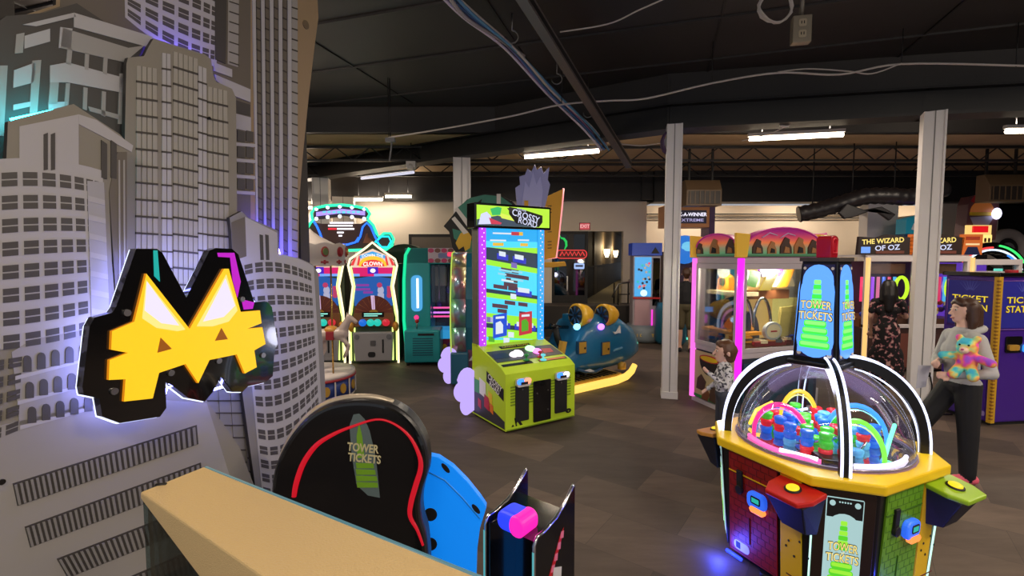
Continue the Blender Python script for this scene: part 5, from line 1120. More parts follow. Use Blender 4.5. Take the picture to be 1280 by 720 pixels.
# ================= TEAL CRANE =================
a = G(504, 456); b = G(580, 449)
cn = thing('crane_machine', (a.x+.68, 9.55, 0), math.radians(3), 'teal prize crane with a console box in front, right of the clown games', 'arcade machine')
TE = mat('crane_teal', (34, 158, 162), .35, coat=.3); TE2 = mat('crane_teal_dark', (24, 90, 104), .4); f = FX(0, 0, 0)
m = MB(); m.box(-.72, -.22, 0, .9, .04, 2.24, TE); m.box(-.72, .8, 0, .9, 1.92, 2.24, TE); m.box(-.72, .8, 0, .9, .04, .14, TE2); m.box(.7, .8, 0, .9, .14, 1.92, TE2); m.box(-.22, .7, .84, .9, .14, 1.92, mat('crane_back', (20, 24, 44), .4)); m.build('cabinet', cn, bev=.025, seg=3)
m = MB(); m.tube([f(-.70, .1, .01), f(-.75, .8, .01), f(-.74, 1.6, .01), f(-.70, 2.1, .01), f(-.62, 2.24, .01)], .03, glow('crane_edge', (20, 220, 150), 1.2), 8); m.build('edge_light', cn)
m = MB(); m.prism(rrect(-.6, -.38, .98, 1.7, .09), f, 0, .02, glow('slot_blue', (80, 175, 235), .95)); m.tube([f(-.47, 1.05, .03), f(-.47, 1.64, .03)], .022, glow('slot_white', (225, 240, 255), 2), 8); m.build('lit_slot', cn)
m = MB(); m.prism([(-.26, 1.95), (.8, 1.95), (.66, 2.24), (-.26, 2.24)], f, 0, .01, mat('crane_sign_white', (190, 176, 190), .4))
for i in range(8):
    for b in (2.19, 1.99): m.disc(f, -.2+i*.13, b, .06, .045, .01, .016, (mat('bunting_pink', (190, 60, 110), .4), mat('bunting_brown', (120, 80, 70), .4))[i % 2], 10)
m.prism(rrect(-.06, .5, 2.04, 2.14, .03), f, .01, .016, mat('crane_sign_blue', (120, 130, 180), .4)); m.prism(rrect(.12, .42, 2.07, 2.16, .03), f, .016, .022, glow('crane_red', (255, 60, 100), 1)); m.build('marquee', cn)
MB().box(-.2, .69, .02, .03, .6, 1.9, GLASS).build('glass_pane', cn)
m = MB(); m.rect(f, -.22, .7, .14, .42, -.06, .0, mat('crane_door_red', (150, 36, 70), .35))
for i in range(9): m.disc(f, -.15+i*.1, .26+.03*(i % 2), .05, .06, 0, .008, (RP, OP, YEL, mat('purple_print', (110, 50, 150), .4))[i % 4], 10)
m.build('lower_door', cn); MB().box(-.22, .7, .03, .84, .42, .56, glow('crane_bed', (50, 160, 220), .75)).build('prize_bed', cn)
m = MB(); 
for z, c_ in ((1.02, (255, 90, 160)), (.92, (235, 130, 255)), (.84, (255, 80, 150))): m.tube([(-.2, .3, z), (.69, .3, z)], .02, glow('crane_pink_%d' % c_[1], c_, 1.4), 6)
m.build('light_rail', cn)
m = MB()
for x, h_ in ((-.1, .8), (.1, .5), (.3, .9), (.5, .6)): m.tube([(x, .5, 1.9), (x, .5, 1.9-h_)], .02, STEEL, 6); m.ell((x, .5, 1.88-h_), (.06, .06, .08), mat('claw_violet', (60, 50, 140), .4, .4), 10, 6)
m.build('hanging_claws', cn)
m = MB(); m.prism(rrect(-.2, .05, 1.45, 1.85, .01), f, -.7, -.68, mat('card_cream', (200, 190, 150), .6)); m.build('inner_card', cn)
m = MB(); m.box(-.66, .02, -.55, .0, .06, .68, TE); m.build('console_box', cn, bev=.03, seg=3)
f2 = FX(0, -.551, 0); m = MB()
for k in range(8): m.rect(f2, -.5, -.12, .2+k*.045, .22+k*.045, 0, .006, TE2)
m.rect(f2, -.4, -.1, .58, .62, 0, .006, BLKM); m.build('console_vents', cn)
m = MB(); m.tube([(-.45, -.3, .67), (-.45, -.3, .8)], .015, STEEL, 6); m.ell((-.45, -.3, .82), (.04, .04, .04), RED, 10, 6); m.build('joystick', cn)
for x in (-.6, -.05): MB().lathe([(.03, 0), (.03, .06)], BLKM, (x, -.48, 0), 10).build('foot', cn)
MB().ell((-.5, -.02, .86), (.05, .04, .05), glow('crane_btn', (255, 60, 140), 1), 10, 6).build('lit_button', cn)
# green domed cabinet top seen between
gd = thing('green_domed_game', (W(505, 322, 10.9).x, 10.9, 0), 0, 'dark green round topped game standing behind the teal crane', 'arcade machine')
m = MB(); m.prism([(-.5, .0), (.5, 0), (.5, 2.0)]+arc(0, 2.0, .5, .36, 0, 180, 12)+[(-.5, 2.0)], FX(0, 0, 0), -.5, 0, mat('dome_green', (30, 52, 36), .5)); m.build('cabinet', gd, bev=.01)
MB().prism(rrect(-.4, .4, 1.0, 1.8, .1), FX(0, 0, 0), 0, .02, BLK).build('screen', gd)
# ================= BLUE TOWER GAME BY THE WALL =================
bt = thing('prize_tower_game', (W(808, 322, 11.5).x, 11.5, 0), math.radians(-6), 'slim blue topped prize tower game with cyan window by the cream wall', 'arcade machine')
f = FX(0, 0, 0); m = MB(); LG = mat('pale_grey', (168, 160, 168), .4)
m.box(-.3, .34, .02, .6, .1, 2.1, LG); m.build('cabinet', bt, bev=.015)
m = MB(); m.box(-.34, .36, -.03, .62, 2.1, 2.4, mat('prize_blue', (30, 70, 170), .4, emit=(20, 60, 180), s=.15)); m.prism([(.1, 2.15), (.2, 2.3), (.3, 2.15)], FX(0, -.03, 0), 0, .01, BLKM); m.build('top_box', bt, bev=.01)
m = MB(); m.rect(f, -.27, .12, 1.12, 2.06, -.0, .01, glow('prize_cyan', (70, 170, 235), 1.0)); random.seed(2)
for i in range(22): m.disc(f, -.22+.3*random.random(), 1.2+.75*random.random(), .03, .03, .01, .02, random.choice([glow('p_red', (230, 70, 110), 1), glow('p_teal', (30, 190, 190), 1), WP, mat('navy_print', (24, 30, 70))]), 8)
m.disc(f, -.05, 1.2, .08, .08, .01, .025, glow('p_white', (200, 235, 255), 1.4)); m.build('lit_window', bt)
m = MB(); m.rect(f, .16, .32, .9, 2.04, 0, .01, DGLASS); m.build('side_window', bt)
m = MB(); m.rect(f, -.3, .34, 1.06, 1.1, 0, .03, RED); m.rect(f, -.26, .1, .3, 1.04, 0, .01, mat('panel_pinkish', (186, 150, 160), .4)); m.rect(f, .14, .17, .4, .8, .0, .015, glow('p_magenta', (255, 60, 220), 1.2)); m.build('front_panel', bt)
m = MB(); m.lathe([(.42, .02), (.46, .1), (.46, .3), (.4, .42), (.3, .42)], mat('prize_base_white', (120, 130, 140), .4), (0, .25, 0), 28); m.build('round_base', bt)
m = MB(); m.lathe([(.3, .02), (.36, .1), (.36, .8), (.3, .98), (.0, 1.0)], mat('prize_teal', (26, 100, 130), .35), (.56, -.15, 0), 24); o = m.build('side_pod', bt)
m = MB(); m.tube([(.56+.37*math.cos(math.radians(t)), -.15+.37*math.sin(math.radians(t)), .1+.8*i/8) for i, t in enumerate([255+4*k for k in range(9)])], .025, glow('pod_mint', (140, 255, 200), 1.7), 8); m.build('pod_light', o)
m = MB()
for k in range(7): m.text('TICKETS'[k], FX(-.3+k*.09, -.195+.0*k, .2), 0, 0, .07, YEL, .0, .01)
m.build('base_lettering', bt)
# ================= WINNER CRANE BEHIND THE MIDDLE PILLAR =================
wn = thing('winner_crane', (W(866, 322, 12.2).x, 12.2, 0), 0, 'purple game behind the white pillar with an orange framed -A-WINNER sign', 'arcade machine')
PUR = mat('winner_purple', (70, 30, 90), .4); m = MB(); m.box(-.75, .75, 0, .8, .05, 2.2, mat('winner_dark', (50, 26, 56), .4)); m.build('cabinet', wn, bev=.02)
z0 = W(866, 296, 12.2).z; z1 = W(866, 257, 12.2).z
m = MB(); m.box(-.75, .38, -.05, .5, z1-.55, z1, mat('winner_orange', (206, 140, 84), .45)); m.box(.38, .52, -.05, .5, z1-.9, z1, PUR); m.build('sign_box', wn, bev=.01)
f = FX(0, -.052, 0); m = MB(); m.rect(f, -.7, .3, z1-.45, z1-.12, 0, .005, mat('winner_navy', (30, 24, 70), .3)); m.text('PICK-A-WINNER', f, -.13, z1-.23, .09, glow('winner_white', (240, 235, 255), 1.3), .006, .02, width=.86); m.text('XTREME', f, -.05, z1-.37, .075, glow('winner_lav', (180, 170, 220), 1.0), .006, .01, width=.56); m.build('sign_face', wn)
m = MB(); m.ell((-.25, -.1, 2.25), (.36, .3, .36), glow('dome_azure', (50, 130, 230), .8), 18, 10); m.ell((-.25, -.3, 2.3), (.2, .12, .16), glow('dome_sky', (120, 210, 250), .9), 10, 6); m.build('lit_dome', wn)
m = MB(); m.prism([(-.05, 2.2), (.5, 2.5), (.62, 2.2), (.3, 1.9)], f, -.1, .1, mat('winner_magenta', (130, 40, 110), .4)); m.prism([(.3, 1.7), (.4, 2.3), (.5, 2.3), (.44, 1.7)], f, .1, .14, mat('winner_yellow', (216, 150, 40), .4)); m.build('shaped_topper', wn, bev=.01)
m = MB(); m.tube([(.05, -.08, 1.9), (.1, -.12, 1.98), (.5, -.12, 1.98), (.52, -.1, 1.86), (.1, -.1, 1.84)], .035, glow('winner_red', (255, 40, 90), 1.6), 8); m.tube([(-.7, -.06, 1.5), (-.6, -.06, 1.72)], .03, MATS['glow_winner_red'], 6); m.build('neon_trim', wn)
m = MB(); m.rect(f, -.1, .5, .9, 1.8, 0, .01, mat('winner_panel', (150, 110, 120), .3)); m.rect(f, .3, .36, .4, .6, 0, .05, glow('winner_coin', (255, 60, 200), 1.5)); m.rect(f, .3, .5, .68, .8, 0, .05, glow('winner_blue', (90, 170, 255), 1.4)); m.build('front_panel', wn)
MB().tube([(-.8, -.35, .05), (-.3, -.42, .05), (.3, -.4, .05)], .03, glow('floor_mint', (100, 230, 200), 1.2), 8).build('floor_light', wn)
# ================= PIRATE COIN PUSHER CLUSTER =================
FR = mat('pusher_frame', (196, 186, 190), .4); ARTP = None
K = Vector((2.86, 6.0, 0)); Lp = Vector((2.61, 6.84, 0)); dR = Vector((.955, .295, 0)); R1 = K+dR*1.32; R2 = R1+Vector((.55, .84, 0)); B1 = R2+Vector((-.5, 1.0, 0)); B2 = Lp+Vector((.5, 1.1, 0))
foot = [Lp, K, R1, R2, B1, B2]; cen_ = sum(foot, Vector())/6
pu = thing('coin_pusher', (cen_.x, cen_.y, 0), 0, 'many sided coin pusher with sunset painted arched marquees and magenta light posts', 'arcade machine')
def pl(v): return (v.x-cen_.x, v.y-cen_.y)
gr = Fr((0, 0, 0), (1, 0, 0), (0, 1, 0)); fp6 = [pl(v) for v in foot]
def shrink(k): return [(a*k, b*k) for a, b in fp6]
m = MB(); m.prism(shrink(.98), gr, .03, .76, mat('pusher_base', (44, 56, 70), .5)); m.build('base_cabinet', pu, bev=.01)
MB().prism(shrink(1.0), gr, .76, .84, FR).build('sill', pu, bev=.008); MB().prism(shrink(1.0), gr, 1.97, 2.06, FR).build('top_frame', pu, bev=.008); MB().prism(shrink(1.01), gr, .0, .06, FR).build('kick_rail', pu)
MB().prism(shrink(.5), gr, .84, 1.97, mat('pusher_core', (226, 196, 140), .5, emit=(220, 180, 110), s=.3)).build('core', pu)
MB().prism(shrink(.9), gr, .84, .92, mat('pusher_shelf', (120, 74, 40), .45)).build('shelf', pu)
MAG = glow('post_magenta', (248, 40, 235), 1.25); PKP = glow('post_pink', (250, 110, 220), 1.2)
faces_ = []
for i in range(5):
    a, b = foot[i], foot[i+1]; a = a-cen_; b = b-cen_; faces_.append((Fr(a, b-a, (0, 0, 1)), (b-a).length))
for i, v in enumerate(fp6):
    m = MB(); g = PKP if i == 0 else MAG if i == 1 else FR
    z0 = .06 if i == 0 else .45 if i == 1 else .84
    m.tube([(v[0], v[1], z0), (v[0], v[1], 2.04)], .042 if i < 2 else .035, g, 10); m.build('corner_post', pu)
for i, (f, L) in enumerate(faces_):
    m = MB()
    for a0, a1, b0, b1 in ((.03, .09, .84, 1.97), (L-.09, L-.03, .84, 1.97), (.09, L-.09, 1.9, 1.97), (.09, L-.09, .84, .89)): m.rect(f, a0, a1, b0, b1, -.02, .012, FR)
    o = m.build('window_frame', pu); MB().rect(f, .09, L-.09, .89, 1.9, -.006, .0, GLASS).build('pane', o)
# sunset marquees
sun = bpy.data.materials.new('sunset_print'); sun.use_nodes = True; nt = sun.node_tree; b_ = nt.nodes['Principled BSDF']; b_.inputs['Roughness'].default_value = .3
t_ = nt.nodes.new('ShaderNodeTexCoord'); sx_ = nt.nodes.new('ShaderNodeSeparateXYZ'); nt.links.new(t_.outputs['Object'], sx_.inputs[0]); mr = nt.nodes.new('ShaderNodeMapRange'); mr.inputs['From Min'].default_value = 2.06; mr.inputs['From Max'].default_value = 2.46; nt.links.new(sx_.outputs['Z'], mr.inputs[0])
rp = nt.nodes.new('ShaderNodeValToRGB'); cols = ((0, (40, 70, 44)), (.12, (96, 150, 110)), (.3, (150, 140, 110)), (.45, (220, 120, 70)), (.6, (196, 70, 90)), (.8, (150, 30, 110)), (1, (110, 20, 110)))
for i, (p_, c_) in enumerate(cols):
    e_ = rp.color_ramp.elements[i] if i < 2 else rp.color_ramp.elements.new(p_); e_.position = p_; e_.color = rgb(c_)
nt.links.new(mr.outputs[0], rp.inputs[0]); nt.links.new(rp.outputs[0], b_.inputs['Base Color']); nt.links.new(rp.outputs[0], b_.inputs['Emission Color']); b_.inputs['Emission Strength'].default_value = .45
DKB = mat('marquee_rock', (74, 50, 40), .5); TANR = mat('marquee_tan', (176, 120, 70), .5); VIO = mat('marquee_rim', (170, 40, 120), .35, emit=(170, 30, 120), s=.3)
random.seed(21)
for i in (0, 1, 2):
    f, L = faces_[i]; h = .30 if i == 0 else .37 if i == 1 else .33
    P_ = [(.06, 2.06), (L-.06, 2.06)]+[(L/2+(L/2-.06)*math.cos(math.radians(t)), 2.06+.13+(h-.13)*math.sin(math.radians(t))) for t in range(0, 181, 12)]
    m = MB(); m.prism(P_, f, -.12, .03, sun, VIO); o = m.build('marquee', pu)
    m = MB(); m.tube([f(a, b, .03) for a, b in P_[2:]], .014, VIO, 6)
    nn = 3 if L < 1.2 else 5
    for k in range(nn):
        a = L*(.16+.68*k/(nn-1)); s = random.uniform(.06, .10); b = 2.10
        m.prism([(a-s, b), (a+s, b), (a+s*.9, b+s*.9), (a+s*.5, b+s*1.5), (a+s*.55, b+s*2.0), (a-s*.2, b+s*2.3), (a-s*.6, b+s*1.7), (a-s, b+s)], f, .03, .05, (DKB, TANR)[k % 2])
        m.prism([(a-s*.5, b+.01), (a+s*.5, b+.01), (a+s*.4, b+s*.8), (a-s*.3, b+s*1.0)], f, .05, .06, (TANR, BLKM)[k % 2])
    if i: 
        for a in (L*.2, L*.42): m.tube([f(a, 2.3, .05), f(a+.12, 2.36, .05), f(a+.24, 2.33, .05)], .008, mat('marquee_shine', (220, 190, 230), .2), 5)
    m.build('marquee_print', o)
for v in (Lp, K, R1):
    q = pl(v); m = MB(); m.prism([(-.07, 2.05), (.06, 2.05), (.09, 2.34), (-.08, 2.36)], Fr((q[0], q[1]+.0, 0), (.97, -.22, 0), (0, 0, 1)), -.05, .05, mat('corner_yellow', (226, 176, 40), .45, emit=(200, 150, 30), s=.2)); m.build('corner_cap', pu, bev=.008)
# contents
AMB = mat('amber_toy', (214, 140, 40), .35, emit=(220, 140, 40), s=.35); CRM = mat('cream_toy', (230, 210, 170), .4, emit=(220, 190, 130), s=.3)
f, L = faces_[0]
m = MB(); m.prism([(.12, 1.55), (L-.12, 1.55), (L-.12, 1.6), (.12, 1.6)], f, -.4, -.1, CRM); m.prism([(.18, 1.6), (.42, 1.6), (.4, 1.78), (.3, 1.84), (.2, 1.76)], f, -.32, -.22, AMB); m.disc(f, .3, 1.72, .05, .06, -.22, -.2, DKB); m.rect(f, .12, .45, 1.62, 1.9, -.42, -.4, glow('pu_cyan', (90, 190, 215), .9)); m.tube([f(L-.2, .95, -.15), f(L-.2, 1.88, -.15)], .03, glow('pu_aqua', (150, 230, 250), 1.3), 8); m.build('upper_shelf', pu)
m = MB()
for k, (r, c_) in enumerate(((.42, (30, 34, 60)), (.36, (210, 220, 250)), (.31, (60, 60, 140)), (.27, (230, 140, 210)), (.23, (70, 50, 120)))):
    m.prism(arc(.62, 1.12, r, r, 70, 190, 14)+arc(.62, 1.12, r-.05, r-.05, 190, 70, 14), f, -.2+k*.002, -.17+k*.002, glow('arch_%d' % k, c_, .9) if k in (1, 3) else mat('arch_%d' % k, c_, .4))
m.build('rainbow_arch', pu)
m = MB(); m.prism([(.1, 1.04), (L-.1, 1.04), (L-.1, 1.08), (.1, 1.08)], f, -.45, -.05, AMB)
random.seed(9)
for k in range(26): m.box(*(lambda p: (p.x-.04, p.x+.04, p.y-.03, p.y+.03, p.z, p.z+random.uniform(.03, .1)))(f(random.uniform(.15, L-.15), .93, -random.uniform(.08, .3))), random.choice([AMB, DKB, RP, YEL, BP, CRM, mat('brown_toy', (120, 70, 40), .5)]))
m.prism([(.4, 1.1), (.52, 1.25), (.6, 1.16), (.7, 1.22), (.72, 1.1)], f, -.22, -.14, glow('pu_flame', (255, 120, 40), .9)); m.build('playfield', pu)
f, L = faces_[1]
m = MB(); m.prism([(.2, 1.66), (1.1, 1.66), (1.0, 1.88), (.3, 1.88)], f, -.3, -.2, CRM); m.prism([(.25, 1.7), (.4, 1.66), (.5, 1.86), (.3, 1.88)], f, -.2, -.17, glow('pu_green', (120, 200, 60), .8)); m.prism([(.5, 1.8), (.8, 1.8), (.85, 1.9), (.45, 1.9)], f, -.2, -.16, mat('purple_print', (110, 50, 150), .4)); m.prism([(.45, 1.62), (.62, 1.62), (.75, 1.85), (.55, 1.8)], f, -.17, -.14, glow('pu_gold', (245, 200, 70), 1.0)); m.prism([(.75, 1.66), (.9, 1.66), (1.02, 1.9), (.9, 1.88)], f, -.17, -.14, AMB); m.build('crown_board', pu)
m = MB(); m.rect(f, .2, 1.0, 1.5, 1.62, -.3, -.2, mat('brown_toy', (120, 70, 40), .5)); m.rect(f, .82, 1.2, 1.0, 1.5, -.3, -.2, glow('pu_yellow', (232, 205, 110), .95)); m.prism([(.8, 1.0), (1.15, 1.0), (1.1, 1.4), (.84, 1.38)], f, -.2, -.16, mat('old_paper', (180, 160, 90), .5)); m.build('back_board', pu)
m = MB()
for k in (0, 1): m.tube([f(.2+.3*k+.3*math.cos(math.radians(t))*.5, 1.1+.42*math.sin(math.radians(t)), -.15) for t in range(0, 181, 15)], .022, CHR, 8)
m.prism(arc(.36, 1.0, .16, .34, 0, 180, 12), f, -.3, -.2, mat('slate_panel', (64, 70, 96), .3)); m.build('chrome_arch', pu)
m = MB(); m.disc(f, .6, 1.09, .14, .12, -.1, -.05, WHT, 22); m.disc(f, .6, 1.09, .11, .09, -.05, -.045, CRM, 22); m.rect(f, .55, .65, 1.08, 1.1, -.045, -.04, RP); m.build('round_token_sign', pu)
m = MB(); m.rect(f, .3, .9, .9, .96, -.1, -.04, mat('pu_maroon', (150, 24, 40), .4)); m.rect(f, .1, 1.2, .97, 1.0, -.4, -.1, CHR)
for k in range(30): 
    p = f(random.uniform(.15, 1.15), .94, -random.uniform(.06, .4)); s = random.uniform(.02, .05); m.box(p.x-s, p.x+s, p.y-s, p.y+s, p.z, p.z+random.uniform(.02, .09), random.choice([AMB, YEL, RP, CRM, BP, GP, CHR]))
m.build('playfield', pu)
f, L = faces_[0]; m = MB(); m.rect(f, .05, L-.05, .08, .74, 0, .008, mat('poster_cream', (206, 186, 140), .5)); m.prism(arc(.36, .66, .2, .05, 0, 360, 14)[:-1], f, .008, .02, RP); m.prism(arc(.36, .65, .2, .22, 180, 360, 14), f, .008, .016, BLKM); m.disc(f, .36, .66, .17, .035, .02, .026, YEL)
for a, b, s in ((.2, .3, .1), (.5, .22, .13), (.66, .42, .1), (.3, .16, .08)): m.prism([(a-s, b-s), (a+s*.6, b-s*1.1), (a+s, b+s*.3), (a, b+s*1.2), (a-s*.8, b+s*.5)], f, .008, .014, random.choice([DKB, TANR, mat('brown_toy', (120, 70, 40))]))
m.rect(f, .05, L-.05, .08, .12, .008, .012, GP); m.build('poster', pu)
f, L = faces_[1]; m = MB(); m.rect(f, .08, L-.08, .1, .7, 0, .01, mat('pusher_front', (40, 76, 92), .4)); m.rect(f, .1, .5, .12, .5, .01, .02, BLKM); m.text('1', f, .3, .32, .14, WHT, .021, .01); m.build('front_panel', pu)
l = bpy.data.lights.new('pusher_light', 'POINT'); l.energy = 90; l.color = (1, .86, .6); l.shadow_soft_size = .1
for i in (0, 1):
    f, L = faces_[i]; o = bpy.data.objects.new('pusher_light', l); COL.objects.link(o); o.parent = pu; o.location = f(L/2, 1.86, -.08)
MB().tube([faces_[1][0](.12, 1.93, -.1), faces_[1][0](1.2, 1.93, -.1)], .015, glow('pu_tube', (255, 240, 210), 3), 6).build('light_tube', pu)
# ================= SECOND PUSHER BEHIND THE RIGHT PILLAR =================
YZ = 8.5; xa = W(1083, 322, YZ).x; xb = W(1213, 322, YZ).x; xc = W(1275, 322, YZ).x
wz = thing('storybook_pusher', ((xa+xb)/2, YZ, 0), 0, 'white framed coin pusher with gold lettered marquee behind the floral dress woman', 'arcade machine')
w2 = (xb-xa)/2; f = FX(0, 0, 0); WF = mat('pusher_white', (206, 198, 200), .4)
m = MB(); m.box(-w2, w2, .02, 1.2, .04, .8, mat('storybook_base', (70, 44, 40), .5)); m.build('base_cabinet', wz, bev=.01)
m = MB()
for a0, a1, b0, b1 in ((-w2, w2, 1.98, 2.08), (-w2, w2, .8, .86), (-w2, -w2+.07, .06, 1.98), (-.07, .07, .06, 1.98), (w2-.07, w2, .06, 1.98)): m.rect(f, a0, a1, b0, b1, -.06, .03, WF)
m.build('frame', wz, bev=.005)
m = MB(); m.tube([f(-w2-.0, .1, .05), f(-w2-.0, 2.05, .05)], .035, glow('storybook_amber', (255, 200, 120), 1.1), 8); m.tube([f(w2, .1, .05), f(w2, 2.05, .05)], .03, MATS['glow_storybook_amber'], 8); m.build('light_post', wz)
m = MB(); m.box(-w2, w2, 1.0, 1.2, .8, 1.98, mat('storybook_back', (72, 34, 52), .4)); m.box(-w2, w2, .02, 1.2, 2.06, 2.1, WF); m.box(-w2, w2, .1, 1.0, .8, .95, mat('brown_toy', (120, 70, 40))); m.build('interior', wz)
for s in (-1, 1): MB().rect(f, s*w2/2-w2/2+.08, s*w2/2+w2/2-.08, .87, 1.97, -.03, -.025, GLASS).build('pane', wz)
m = MB(); random.seed(4)
for s in (-1, 1):
    c0 = s*w2/2
    m.rect(f, c0-w2/2+.1, c0+w2/2-.1, 1.76, 1.94, -.2, -.15, mat('story_sign', (150, 100, 70), .5))
    for k in range(7): 
        a = c0-.34+k*.1; g = [(255, 60, 110), (90, 200, 255), (190, 80, 255), (255, 120, 160), (60, 120, 255)][k % 5]; m.tube([f(a, 1.25, -.25), f(a, 1.7, -.25)], .025, glow('story_%d' % (k % 5), g, 1.0), 6)
    m.tube([f(a, b, -.12) for a, b in arc(c0+.28, 1.5, .11, .2, 0, 345, 20)], .03, glow('story_ring', (220, 255, 40), 1.3), 8, True)
    for k in range(24): m.ell(f(c0+random.uniform(-.38, .38), 1.0+random.random()*.25, -.3+random.random()*.2), (.05, .05, .05), random.choice([RP, AMB, mat('purple_print', (110, 50, 150)), CRM, BP]), 8, 5)
m.build('playfield', wz)
MB().rect(f, w2*.62, w2*.75, .4, .62, .0, .06, BLKM).build('coin_slot', wz); MB().disc(f, w2*.3-.1, .66, .05, .04, .0, .06, glow('tap_violet', (200, 90, 255), 2)).build('card_reader', wz); MB().rect(f, -.4, -.1, .1, .7, .0, .05, mat('story_door', (110, 60, 50), .5)).build('cash_door', wz)
m = MB(); GL_ = glow('story_gold', (255, 225, 120), 1.2); SB2 = mat('story_board', (40, 24, 20), .5)
for s in (-1, 1):
    c0 = s*w2/2; m.prism([(c0-.62, 2.1), (c0+.3, 2.1), (c0+.34, 2.4), (c0-.1, 2.46), (c0-.3, 2.40), (c0-.6, 2.42)], f, -.06, 0, SB2); m.rect(f, c0+.3, c0+.66, 2.1, 2.46, -.06, 0, glow('story_orange', (225, 110, 40), .8)); m.prism([(c0+.34, 2.1), (c0+.62, 2.1), (c0+.56, 2.24), (c0+.4, 2.24)], f, 0, .01, mat('navy_print', (24, 30, 70))); m.rect(f, c0+.36, c0+.6, 2.27, 2.3, 0, .01, CRM); m.rect(f, c0+.36, c0+.6, 2.36, 2.42, 0, .01, mat('story_rust', (150, 50, 24), .5))
    m.text('THE WIZARD', f, c0-.18, 2.34, .085, GL_, .004, .02, width=.74, rot=.06); m.text('OF OZ', f, c0-.1, 2.22, .09, MATS['glow_mq_white'], .004, .02, width=.44, rot=.06); m.rect(f, c0-.56, c0-.4, 2.13, 2.24, 0, .006, glow('story_blue', (120, 170, 255), 1)); m.rect(f, c0-.3, c0+.2, 2.12, 2.17, 0, .006, mat('story_door', (110, 60, 50)))
m.build('marquee', wz)
l = bpy.data.lights.new('storybook_light', 'POINT'); l.energy = 10; l.color = (1, .8, .7); l.shadow_soft_size = .1; o = bpy.data.objects.new('storybook_light', l); COL.objects.link(o); o.parent = wz; o.location = (-w2/2, .2, 1.85)
vd = thing('violet_display_game', ((xb+xc)/2+.08, YZ+.05, 0), 0, 'white framed game with violet glowing window at right of the gold lettered pusher', 'arcade machine')
w2 = (xc-xb)/2-.0; m = MB(); m.box(-w2, w2, .0, 1.1, .04, .9, mat('violet_base', (60, 40, 80), .5)); m.build('base_cabinet', vd, bev=.01)
m = MB()
for a0, a1, b0, b1 in ((-w2, w2, 1.92, 2.02), (-w2, -w2+.06, .9, 1.92), (w2-.06, w2, .9, 1.92)): m.rect(f, a0, a1, b0, b1, -.06, .03, WF)
m.build('frame', vd, bev=.005)
m = MB(); m.box(-w2+.02, w2-.02, .6, 1.1, .9, 1.95, glow('violet_back', (130, 70, 220), .7)); m.ell((-.15, .5, 1.5), (.35, .12, .3), glow('violet_cloud', (190, 170, 240), .9), 14, 8); m.box(-.0, .12, .3, .4, 1.3, 1.78, mat('hourglass', (90, 40, 60), .4)); m.tube([(w2-.2, .2, 1.2), (w2-.2, .2, 1.85)], .06, glow('mint_bar', (130, 255, 220), 1.1), 8); m.build('scenery', vd)
MB().rect(f, -w2+.06, w2-.06, .9, 1.92, -.03, -.025, GLASS).build('pane', vd)
# light arch behind and tall lit topper
ar = thing('light_arch_game', (W(1240, 322, 10.6).x, 10.6, 0), 0, 'black arch with red, green and white light bands behind the violet game', 'arcade machine')
RA = 37*10.6/600*1.35; cz = 1.55; f = FX(0, 0, cz); m = MB(); P_ = arc(0, 0, RA, RA*.95, 0, 180, 24); m.prism(P_+arc(0, 0, RA*.72, RA*.68, 180, 0, 24), f, -.3, 0, BLK); m.box(-RA, -RA*.72, 0, .3, 0, cz, BLK); m.box(RA*.72, RA, 0, .3, 0, cz, BLK); m.build('arch', ar, bev=.01)
for r, c_, t0, t1, nm in ((.92, (60, 230, 110), 30, 80, 'green'), (.86, (230, 60, 60), 90, 165, 'red'), (.80, (220, 235, 255), 20, 150, 'white'), (.76, (60, 140, 255), 0, 60, 'blue')):
    MB().tube([f(a, b, .01) for a, b in arc(0, 0, RA*r, RA*r*.95, t0, t1, 16)], .022, glow('arch_'+nm, c_, 1.4), 6).build('light_band', ar)
wh = thing('target_wheel', (W(1257, 322, 12.6).x, 12.6, 0), 0, 'beige round wheel on a stand behind the light arch', 'wheel')
f = FX(0, 0, W(1257, 312, 12.6).z); m = MB(); m.tube([f(a, b, 0) for a, b in arc(0, 0, .42, .42, 0, 345, 23)], .13, mat('wheel_beige', (160, 150, 146), .6), 10, True); m.build('rim', wh); m = MB(); m.disc(f, 0, 0, .32, .32, -.05, .02, BLKM); m.disc(f, 0, 0, .18, .18, .02, .05, GREY); m.build('hub', wh); MB().box(-.15, .15, .0, .3, 0, f.o.z-.3, BLKM).build('stand', wh)
tm = thing('tall_lit_topper', (W(1216, 322, 11.6).x, 11.6, 0), 0, 'tall machine topper with striped arch and lit gold sign right of the pillar', 'arcade machine')
f = FX(0, 0, 0); Z = lambda y: W(1216, y, 11.6).z; xs = lambda x: W(x, 322, 11.6).x-W(1216, 322, 11.6).x
m = MB(); m.box(-.35, .45, .1, .7, 0, Z(318), mat('topper_dark', (40, 34, 40), .5)); m.prism([(xs(1200), Z(300)), (xs(1238), Z(300)), (xs(1240), Z(255)), (xs(1236), Z(246)), (xs(1222), Z(243)), (xs(1206), Z(246)), (xs(1202), Z(256))], f, -.2, .1, mat('topper_grey', (110, 70, 76), .45)); m.build('body', tm, bev=.01)
m = MB()
for k in range(5): m.prism([(xs(1204+k*6), Z(252)), (xs(1208+k*6), Z(254)), (xs(1213+k*5), Z(246)), (xs(1209+k*5), Z(245))], f, .1, .11, (RP, WHT)[k % 2])
